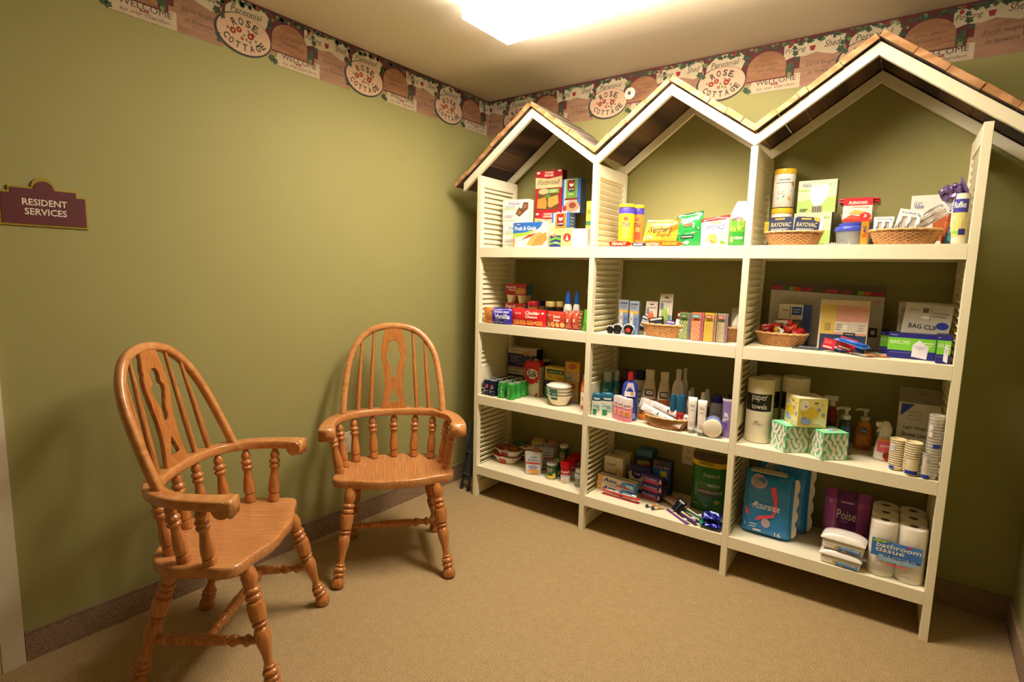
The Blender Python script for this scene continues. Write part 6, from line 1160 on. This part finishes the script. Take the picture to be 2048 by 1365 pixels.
# ================================================================ bottom shelf, middle bay
def paste(P, lb, dep=.045, w=None, group=None):
    t, w, h, p = carton('toothpaste_box', lb, P, dep, 'e6dccb', side='6aa8d8', top='d8ccb4', rz=math.radians(-6), group=group)
    p.R(-.5, -.37, .1, .9, 'e8a23a').R(-.46, -.40, .4, .6, 'f2e2c0').T('Aim', -.16, .54, .36, .5, '2c2a8a', .25, .02).G([(.2, .9), (.5, .95), (.5, .05), (.1, .05), (.12, .4)], '4a9ad8').O(.36, .5, .1, .26, '9ad0ec').R(.02, .4, .12, .3, 'd8502c').R(.3, .48, .7, .9, '2a4aa0').G([(.3, .3), (.44, .5), (.48, .2)], 'd8ecf4').done(t)
    Pr(w, dep, lambda e: (lambda a, b_: (a, b_, h+e))).L(-.3, .3, .3, .7, 2, '7a7ab0').done(t, 'top_print')
Pb1 = (0.1952,1.1195,0.1230,0.2310,0.0828); PH_ = Pb1[4]/2.02
paste((Pb1[0], Pb1[1], Pb1[2], Pb1[3]*.97, PH_), 'lower of two white and blue toothpaste boxes', group='white and blue toothpaste boxes')
paste((Pb1[0]+PH_+.0012, Pb1[1]+.004, Pb1[2]+.001, Pb1[3]*.97, PH_), 'upper of two white and blue toothpaste boxes', group='white and blue toothpaste boxes')
def brush(P, lb, c, c2, rz, L_=.19, zz=0, ry=0, rx=0, group='carded toothbrushes'):
    t = empty('toothbrush_pack', at(P[1], P[2], P[0]+.0015+zz, rz, rx, ry), lb, 'toothbrush', group)
    b = MB(); b.box(-L_/2, L_/2, 0, .022, 0, .002, M(c, .3)); b.build('card', t, bevel=.0008)
    b = MB(); b.tube([(-L_*.42, .011, .006), (-L_*.1, .011, .0075), (L_*.18, .011, .006), (L_*.42, .011, .006)], [.004, .0055, .003, .0045], M('ece8e2', .25), 8); b.build('handle', t)
    b = MB(); b.tube([(-L_*.2, .011, .0085), (L_*.05, .011, .0085)], .004, M(c2, .3), 7); b.build('grip', t)
    b = MB(); b.box(L_*.3, L_*.42, .006, .016, .009, .016, M('e8ecf4', .6)); b.build('bristles', t); return t
Pr1 = (0.1952,1.1675,0.0790,0.2190,0.0158)
brush((Pr1[0], Pr1[1], Pr1[2]+.0, 0, 0), 'red and white toothbrush pack lying at the shelf edge, front one', 'c82a2c', '3a50b8', math.radians(-2), .21)
brush((Pr1[0], Pr1[1]+.002, Pr1[2]+.0, 0, 0), 'red and white toothbrush pack, leaning behind the front one', 'd03430', '3a50b8', math.radians(-2), .21, zz=.0175, rx=.25)
t, w, h, p = carton('denture_box', 'white and navy denture cleanser box, front left', (0.1952,1.0725,0.2000,0.1090,0.1718), .05, 'e2d8c8', side='c8beb0', top='cfc6b4')
p.T('equate', -.1, .74, .5, .08, '5a5880').R(-.5, .16, .04, .46, '2c2a78').T('Denture', -.16, .32, .54, .09, 'f0ece4').T('Cleanser', -.16, .2, .56, .09, 'f0ece4').O(.28, .52, .16, .12, 'd8a040').O(.28, .52, .1, .08, 'ecc878').R(.16, .5, .04, .46, 'd8d0e0').done(t)
t, w, h, p = carton('denture_box', 'cream denture cleanser box behind the front one', (0.1952,1.0880,0.2700,0.0980,0.1818), .05, 'c8b898', side='a89878', top='b8a888'); p.O(.3, .55, .16, .12, 'b8863a').L(-.4, .1, .6, .8, 2, '8a7a60').R(-.5, .5, .04, .4, 'a8946c').done(t)
t, w, h, p = carton('cleanser_box', 'white and indigo box with rounded logo in the middle', (0.1952,1.2165,0.2150,0.1170,0.1408), .045, 'ddd6ce', side='3a4a8a', top='3a3a80', rz=-.05); p.R(-.5, .5, .8, 1, '2f3080').O(-.12, .74, .26, .2, '2a2a7a').T('Crest', -.1, .74, .3, .1, 'e8e4f0').L(-.4, .4, .3, .5, 3, '6a7ab8').O(.3, .5, .14, .1, '2a7a88').R(-.5, .5, .02, .16, '3a4a9a').done(t)
t, w, h, p = carton('cleanser_box', 'small navy and blue box tucked between white box and denture tablets', (0.1952,1.2445,0.2700,0.0530,0.1258), .04, '2a3a6a', side='1a2440'); p.R(-.5, .5, .4, .7, '3a8ab0').L(-.4, .4, .1, .3, 2, '8aa0d0').done(t)
P = (0.1952,1.2066,0.3039,0.0937,0.2158); t, w, h = item('powder_tub', 'teal blue tub with an orange stripe at the back', 'tub', P)
MB().box(-w*.46, w*.46, -.0, .07, 0, h*.8, M('1f4a5c', .3)).build('tub_body', t, bevel=.008); MB().box(-w*.49, w*.49, -.004, .074, h*.8, h, M('2a6c8c', .3)).build('lid', t, bevel=.006)
p = Pr(w*.86, h*.8); p.G([(-.5, .6), (.4, .74), (.4, .9), (-.5, .86)], 'c8b06a').R(0, .4, .68, .8, 'c85a34').L(-.3, .3, .2, .5, 3, '4a8aa8').done(t)
Pu = (0.1952,1.3305,0.2350,0.0970,0.1968); Pl = (0.1952,1.3305,0.2350,0.0970,0.0968)
for k, P in enumerate(((Pu[0]+Pl[4]+.001, Pu[1], Pu[2], Pu[3], Pu[4]-Pl[4]), Pl)):
    t, w, h, p = carton('denture_tablet_box', ('navy and blue denture tablet box, upper of the pair', 'navy and blue denture tablet box, lower of the pair')[k], P, .05, '26324e', side='191c2c', top='2a3040')
    p.R(-.5, .5, 0, .56, '2a68c0').T('Denture Bath', -.02, .66, .8, .09, 'd8a888', 0, .01).R(-.44, -.2, .8, .9, 'a83a3a').R(-.08, .28, .16, .46, 'd0cc4a').L(-.4, .4, .04, .12, 1, '6aa0e0').R(.36, .5, 0, .6, '1a2a5a').done(t)
Pf = (0.1952,1.3040,0.1680,0.1100,0.1258); hh = Pf[4]/3.05
for k in range(3):
    t, w, h, p = carton('adhesive_box', ('purple and pink denture adhesive box, bottom of three', 'purple and pink denture adhesive box, the middle of three', 'purple and pink denture adhesive box, top of three')[k], (Pf[0]+k*(hh+.0008), Pf[1]+(-.002, .003, 0)[k], Pf[2]+.003*k, Pf[3], hh), .035, '3a2a80', side='5a1c38', top='4a3a7a', rz=math.radians(-8), group='denture adhesive boxes')
    p.R(-.5, .34, .06, .42, 'c8486a').G([(-.5, .42), (.34, .6), (.34, .42)], '8a3a7a').T('Fixodent', -.1, .62, .68, .3, 'e4dcf4', .2, .01).R(.34, .5, 0, 1, '2a2060').R(.37, .47, .3, .62, 'e0d8e8').G([(.38, .66), (.47, .66), (.42, .9)], 'e0d8e8').done(t)
P = (0.1952,1.5820,0.1500,0.1700,0.2988); t, w, h = item('underwear_pack', 'dark green pack printed MEN with a yellow band', 'pack', P)
GR = lambda i, j: M('e0c438', .25) if .80 < j < .90 else (M('5a4a34', .25) if j > .90 else M('2f7034', .22))
mf = pouchm(w, h, .12, GR, 5, .01, .003, 18, 26, parent=t, pn='plastic_pack'); p = Pr(w, h, mf)
p.T('Depend', .12, .68, .42, .07, 'c8ccb0', 0, 0).R(-.14, .38, .62, .625, '8a9a7a').T('MEN', .2, .53, .3, .05, 'c8c8c0', 0, .01).R(-.2, .0, .54, .55, 'a8a8a0').R(-.25, .5, .34, .46, '4a4a44', 5).T('UNDERWEAR', .1, .41, .66, .05, 'c8c4bc', 0, .01).R(-.22, .18, .27, .31, '4a6a80').O(.3, .25, .07, .04, 'b8943a').T('L/XL', -.3, .16, .2, .05, 'c8ccc0').T('UP', .0, .16, .12, .05, 'c8ccc0').T('LARGE', -.05, .86, .4, .04, '5a4a20').done(t)
P = (0.1952,1.4640,0.0700,0.0540,0.1418); t, w, h = item('razor_pack', 'dark navy pack leaning between tablets and green underwear pack', 'pack', (P[0], P[1], P[2], .05, .06), 0, -.3, .5, dd=.06)
MB().box(-.022, .022, 0, .004, 0, .07, M('18202c', .3)).build('card', t, bevel=.001); MB().tube([(0, -.006, .01), (0, -.006, .055)], .004, M('2a3a4a', .3), 8).build('handle', t); MB().box(-.014, .014, -.012, -.004, .055, .064, M('d8d8d8', .25)).build('blade_head', t, bevel=.001)
def lying(P, lb, w, l, d, c, rz, seed, name='sample_pack', cat='pack', zz=0, rx=0, ry=0, pr=None, group=None, wr=.003):
    t = empty(name, at(P[1], P[2], P[0]+.0015+zz, rz, rx, ry), lb, cat, group); mm = Matrix(((1, 0, 0, 0), (0, 0, 1, 0), (0, -1, 0, d), (0, 0, 0, 1)))
    mf0 = pouchm(w, l, d, c, seed, .06, wr, 12, 16, parent=t, pn='wrapper'); t.children[0].data.transform(mm); t.children[0].data.update()
    mf = lambda e: (lambda a, b: tuple(mm @ Vector(mf0(e)(a, b)))); p = Pr(w, l, mf)
    if pr: pr(p)
    p.done(t); return t
lying((0.1952,1.4980,0.1310,0.0740,0.0408), 'white and pink face pack lying at an angle before the green pack', .07, .16, .022, lambda i, j: M('b82a48', .2) if .1 < j < .35 and i > .3 else M('e6c8c8', .2), .95, 31, pr=lambda p: p.R(-.3, .2, .5, .7, 'd87a90').L(-.3, .2, .78, .9, 2, 'c8949c'), zz=.008)
b0 = (0.1952,1.6400,0.2140,0.0420,0.0508)
lying((b0[0], 1.645, .02, 0, 0), 'teal and green crinkled pack of wipes by the second inner post', .09, .11, .03, lambda i, j: M(('1f8a70', '2aa88a', '1a5a60')[int(i*7+j*5) % 3], .15), .3, 33, pr=lambda p: p.R(-.3, .3, .4, .6, 'a8e0d0').G([(-.4, .2), (.4, .7), (.4, .8), (-.4, .3)], '2a3a8a'), zz=.002, wr=.006)
for k, (u_, v_, zz, lb) in enumerate(((1.652, .006, .004, 'shiny royal blue razor pack, lower, hanging at the shelf edge'), (1.648, .012, .038, 'shiny royal blue razor pack, upper, by the inner post'))):
    lying((b0[0], u_, v_, 0, 0), lb, .085, .08, .03, lambda i, j: M(('2230a0', '1a1c60', '3a48c8')[int(i*9+j*3) % 3], .1, .3), (0, .1)[k], 35+k, zz=zz, pr=lambda p: p.G([(-.4, .2), (.0, .45), (.4, .35), (.3, .55), (-.1, .65), (-.4, .5)], 'c8d0f4').O(-.3, .15, .06, .04, 'f0f0ff', 8), group='royal blue razor packs', wr=.005)
fb = (0.1952,1.5055,0.0050,0.0830,0.0368)
def fbrush(px, lb, c, c2, rz, zz=0):
    t = brush((fb[0], px[0], px[1], 0, 0), lb, c, c2, rz, .17, zz); return t
fbrush((1.475, .05), 'purple and orange toothbrush card in the fanned pile', '7a3a90', 'e08a3c', math.radians(-38))
fbrush((1.51, .056), 'purple and yellow toothbrush card in the fanned pile', '5a2a70', 'd8b03a', math.radians(-34), .012)
fbrush((1.535, .075), 'green and yellow toothbrush card on top of the pile', '1f6a48', 'c8c83a', math.radians(-32), .026)
for k, (P, lb) in enumerate((((0.1952,1.3185,0.0630,0.0230,0.0188), 'small tube with dark blue round end, left of two'), ((0.1952,1.3525,0.0530,0.0250,0.0208), 'small tube with dark blue round end, right of two'))):
    t = empty('lip_balm', at(P[1], P[2], P[0]+.0085, math.radians(-40)), lb, 'lip balm', 'small tubes with blue ends'); mm = Matrix.Rotation(-pi/2, 4, 'X')
    MB().lathe([(.0, .012), (.007, .012), (.007, .068), (0, .068)], M('d8c8b4', .3), 14, mtx=mm).build('tube', t); MB().lathe([(0, -.001), (.006, -.001), (.0075, .002), (.0075, .012), (0, .012)], M('241c5c', .15, coat=.5), 14, mtx=mm).build('cap', t); MB().lathe([(.0071, .03), (.0073, .03), (.0073, .05), (.0071, .05)], M('c8983a'), 14, mtx=mm, caps=False).build('band', t)
P = (0.1952,1.3640,0.0040,0.0880,0.0178); 
# ================================================================ bottom shelf, right bay
def pad_pack(P, lb, d, prt=True, rz=0):
    t, w, h = item('pad_pack', lb, 'pack', P, rz, group='blue pad packs')
    BLU2 = M('1080cc', .22, coat=.3); b = MB()
    def f(i, j, s):
        x = (i-.5)*w*(1-.05*j+.03*noise.noise(Vector((j*5, 2, 1)))); q = (1-abs(2*i-1)**7)**.5*(min(1, (1-j)*9+.0)**.5)*(min(1, j*12+.15)**.5)
        y = d/2+s*(d/2*q)*(1-.25*max(0, j-.8)*5*.6)+(.0012 if s < 0 and j < .85 else .0035)*noise.noise(Vector((i*6, j*5, s*3+7))); return (x, y, h*(.985*j)+(.004*math.sin(i*9) if j > .9 else 0))
    b.surf(lambda i, j: f(i, j, -1), 24, 30, BLU2); b.surf(lambda i, j: f(1-i, j, 1), 24, 30, BLU2); b.build('plastic_pack', t)
    b = MB(); vs = []
    for j in range(13):
        q = j/12; zz = h*(.04+.9*q); e = .012+.010*abs(math.sin(j*2.1)); vs += [(w*.485, d*.45, zz), (w*.485+e, d*.52, zz)]
    b.add(vs, [(2*j, 2*j+1, 2*j+3, 2*j+2) for j in range(12)], M('d8d2c4', .3)); b.build('side_seam', t)
    b = MB(); b.box(-w*.36, w*.34, d*.1, d*.75, h*.975, h*.99, M('cfc4ae', .3)); b.build('carry_strip', t, bevel=.003)
    p = Pr(w, h, lambda e: (lambda a, z: (lambda q: (q[0], q[1]-.0022-e, q[2]))(f(a/w+.5, min(1, z/h/.985), -1))))
    p.O(-.18, .84, .17, .10, 'c8a8b4').L(-.3, -.06, .78, .9, 5, '8a9ac0').G([(.06, .78), (.17, .82), (.22, .6), (.21, .42), (.15, .38), (.15, .56)], 'e2566a').G([(.2, .42), (.17, .34), (-.12, .26), (-.2, .24), (-.14, .32), (.1, .37)], 'e2566a').G([(-.34, .28), (-.32, .36), (-.42, .44), (-.4, .34)], 'e2566a')
    p.T("WOMEN'S", -.02, .58, .22, .025, '5aa8d8').T('Assurance', .0, .49, .54, .11, 'f0f0f0', .3, .005).G([(-.34, .45), (-.18, .53), (-.14, .52)], 'f0f0f0').O(.02, .23, .09, .07, 'b8a8b8').T('16', .26, .09, .12, .08, 'f0ece8', 0, .01).T('L', -.38, .17, .04, .06, 'f0ece8').L(-.3, -.15, .12, .2, 2, 'b8d0e0').R(-.22, -.06, .08, .11, 'd8d8d8').done(t); return t
Pf2 = (0.1952,1.8635,0.0910,0.2130,0.3008); pad_pack(Pf2, 'blue pad pack printed 16, front one at the left of the bay', .085)
Pk = (0.1952,1.9035,0.1700,0.2290,0.3348); pad_pack((Pk[0], Pk[1], Pf2[2]+.115, Pk[3], Pk[4]), 'blue pad pack standing right behind the front one', .1)
P = (0.1952,2.1650,0.1900,0.1720,0.2478); t, w, h = item('liner_pack', 'purple and pink pack with white script, back centre of the bay', 'pack', P)
mf = pouchm(w, h, .10, lambda i, j: M('6c2a74', .22) if .26 < i < .72 else (M('b85cae', .22) if .3 < j < .84 else M('94408a', .22)), 8, .01, .003, 26, 26, parent=t, pn='plastic_pack'); p = Pr(w, h, mf)
p.T('Poise', .0, .62, .42, .16, 'e8dcdc', .1, 0).T('PADS', -.02, .50, .14, .03, 'b89ab8').L(-.14, .14, .8, .86, 1, 'c8a8c0').R(-.24, .2, .88, .96, '3a1040').O(-.36, .8, .05, .04, 'c88ac0').done(t)
def tub(P, lb, zz):
    t, w, h = item('wipes_tub', lb, 'wipes tub', (P[0]+zz, P[1], P[2], P[3], P[4]), math.radians(-4), group='white wipes tubs'); d = .085
    WT = M('ebe5da', .3)
    b = MB(); pts = []
    def slice_(sc, dy, z, arch=0):
        out = []
        for i in range(17): x = (i/16-.5)*w*sc; out.append(x)
        return out
    MB().box(-w*.44, w*.44, .004, d-.004, 0, h*.56, WT).build('tub_body', t, bevel=.008)
    MB().box(-w*.465, w*.465, .0, d, h*.56, h*.64, WT).build('rim', t, bevel=.003)
    b = MB(); b.surf(lambda i, j: ((i-.5)*w*.96, d/2+(j-.5)*d*1.02, h*.64+(h*.36)*(1-abs(2*i-1)**2.4)**.5*(1-abs(2*j-1)**12)**.5), 24, 12, WT); b.build('domed_lid', t)
    p = Pr(w, h, lambda e: front(.003, e)); p.R(-.1, .4, .06, .36, '5a86c0').G([(-.1, .36), (.4, .3), (.4, .24), (0, .2)], '8ab4e0').O(.3, .27, .07, .06, 'c8b8b0').O(-.12, .22, .05, .09, 'e0a838').O(.04, .1, .05, .05, 'e0b050').T('equate', -.28, .3, .16, .05, '6a6488').L(-.05, .3, .1, .18, 1, '2a4a90').done(t); return t
Pq = (0.1952,2.1645,0.0040,0.1590,0.2008); zt_ = .054
tub((Pq[0], Pq[1], Pq[2], Pq[3], .062), 'white domed wipes tub at the bottom of the pair', 0)
tub((Pq[0], Pq[1]+.004, Pq[2], Pq[3]*1.04, .070), 'white domed wipes tub stacked on top of another', .0635)
# bath tissue: a wrapped brick of rolls, 2 wide x 2 high x 3 deep
P = (0.1952,2.3670,0.0200,0.1880,0.2518); Pt_ = (0.1952,2.3700,0.0200,0.1880,0.2098)
z, u, v, w, h = P; hh = (0.1952,2.3670,0.0200,0.1880,0.2208)[4]
t, w, h = item('bath_tissue_pack', 'clear wrapped pack of bathroom tissue rolls with a blue label, bottom right', 'tissue pack', (z, u, .02, w, hh)); Rr = w/4*.985; TP = M('eae2d0', .85, bump=.3, scale=60); rp = None; TUBE = M('8a7a62', .8)
for i in range(2):
    for j in range(3):
        for k in range(2):
            if rp is None:
                rp = MB().lathe([(Rr*.34, .001), (Rr*.96, .001), (Rr, .006), (Rr, h/2-.006), (Rr*.95, h/2-.001), (Rr*.34, h/2-.001), (Rr*.33, h/2-.03)], TP, 30, caps=False).build('tissue_roll', t); ro = rp
            else: ro = rp.copy(); COL.objects.link(ro); ro.parent = t
            ro.location = ((i-.5)*2*Rr, Rr+.003+j*2*Rr*.94, k*h/2)
            if k == 1:
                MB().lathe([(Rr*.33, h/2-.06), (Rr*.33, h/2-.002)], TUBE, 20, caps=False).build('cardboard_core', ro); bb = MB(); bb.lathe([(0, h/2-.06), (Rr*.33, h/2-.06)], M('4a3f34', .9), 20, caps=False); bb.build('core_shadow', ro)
b = MB(); W2 = w/2+.002
def wrapf(i, j):
    a = 2*pi*i; cx = math.copysign(abs(math.cos(a))**.35, math.cos(a)); cy = math.copysign(abs(math.sin(a))**.35, math.sin(a)); D2 = Rr*2.95
    return (cx*W2*(1+.012*noise.noise(Vector((i*20, j*6, 1)))), Rr*2.9+.003+cy*(D2+.004)*(1+.008*noise.noise(Vector((i*18, j*6, 4)))), h*(j*.99)+.001)
b.surf(wrapf, 60, 12, FILM, closed=True); b.build('film', t)
p = Pr(w, h, lambda e: (lambda a, b_: (a, -.0045-e, b_)))
for x0, x1, y0, y1, c in ((-.44, .42, .40, .62, '3f78c8'), (-.44, -.1, .58, .72, '3f78c8'), (-.1, .42, .56, .7, '4a84d0'), (-.3, .34, .33, .44, '9ac0e4')): p.R(x0, x1, y0, y1, c, 8)
p.R(-.42, -.2, .66, .70, '8ac83a', 3).T('New!', -.26, .70, .26, .05, 'd8d82a', .2, .01).T('bathroom', .02, .615, .76, .085, 'f4ece0', .1, .015).T('tissue', -.12, .53, .5, .08, 'f4ece0', .1, .015).T('24 Regular Rolls', .08, .42, .62, .05, '1a2038', .1, .005).R(.14, .24, .66, .69, 'c84a9a', 2).R(-.14, .16, .27, .30, 'e0607a', 4).L(-.4, .3, .12, .24, 4, 'a8a090').done(t)
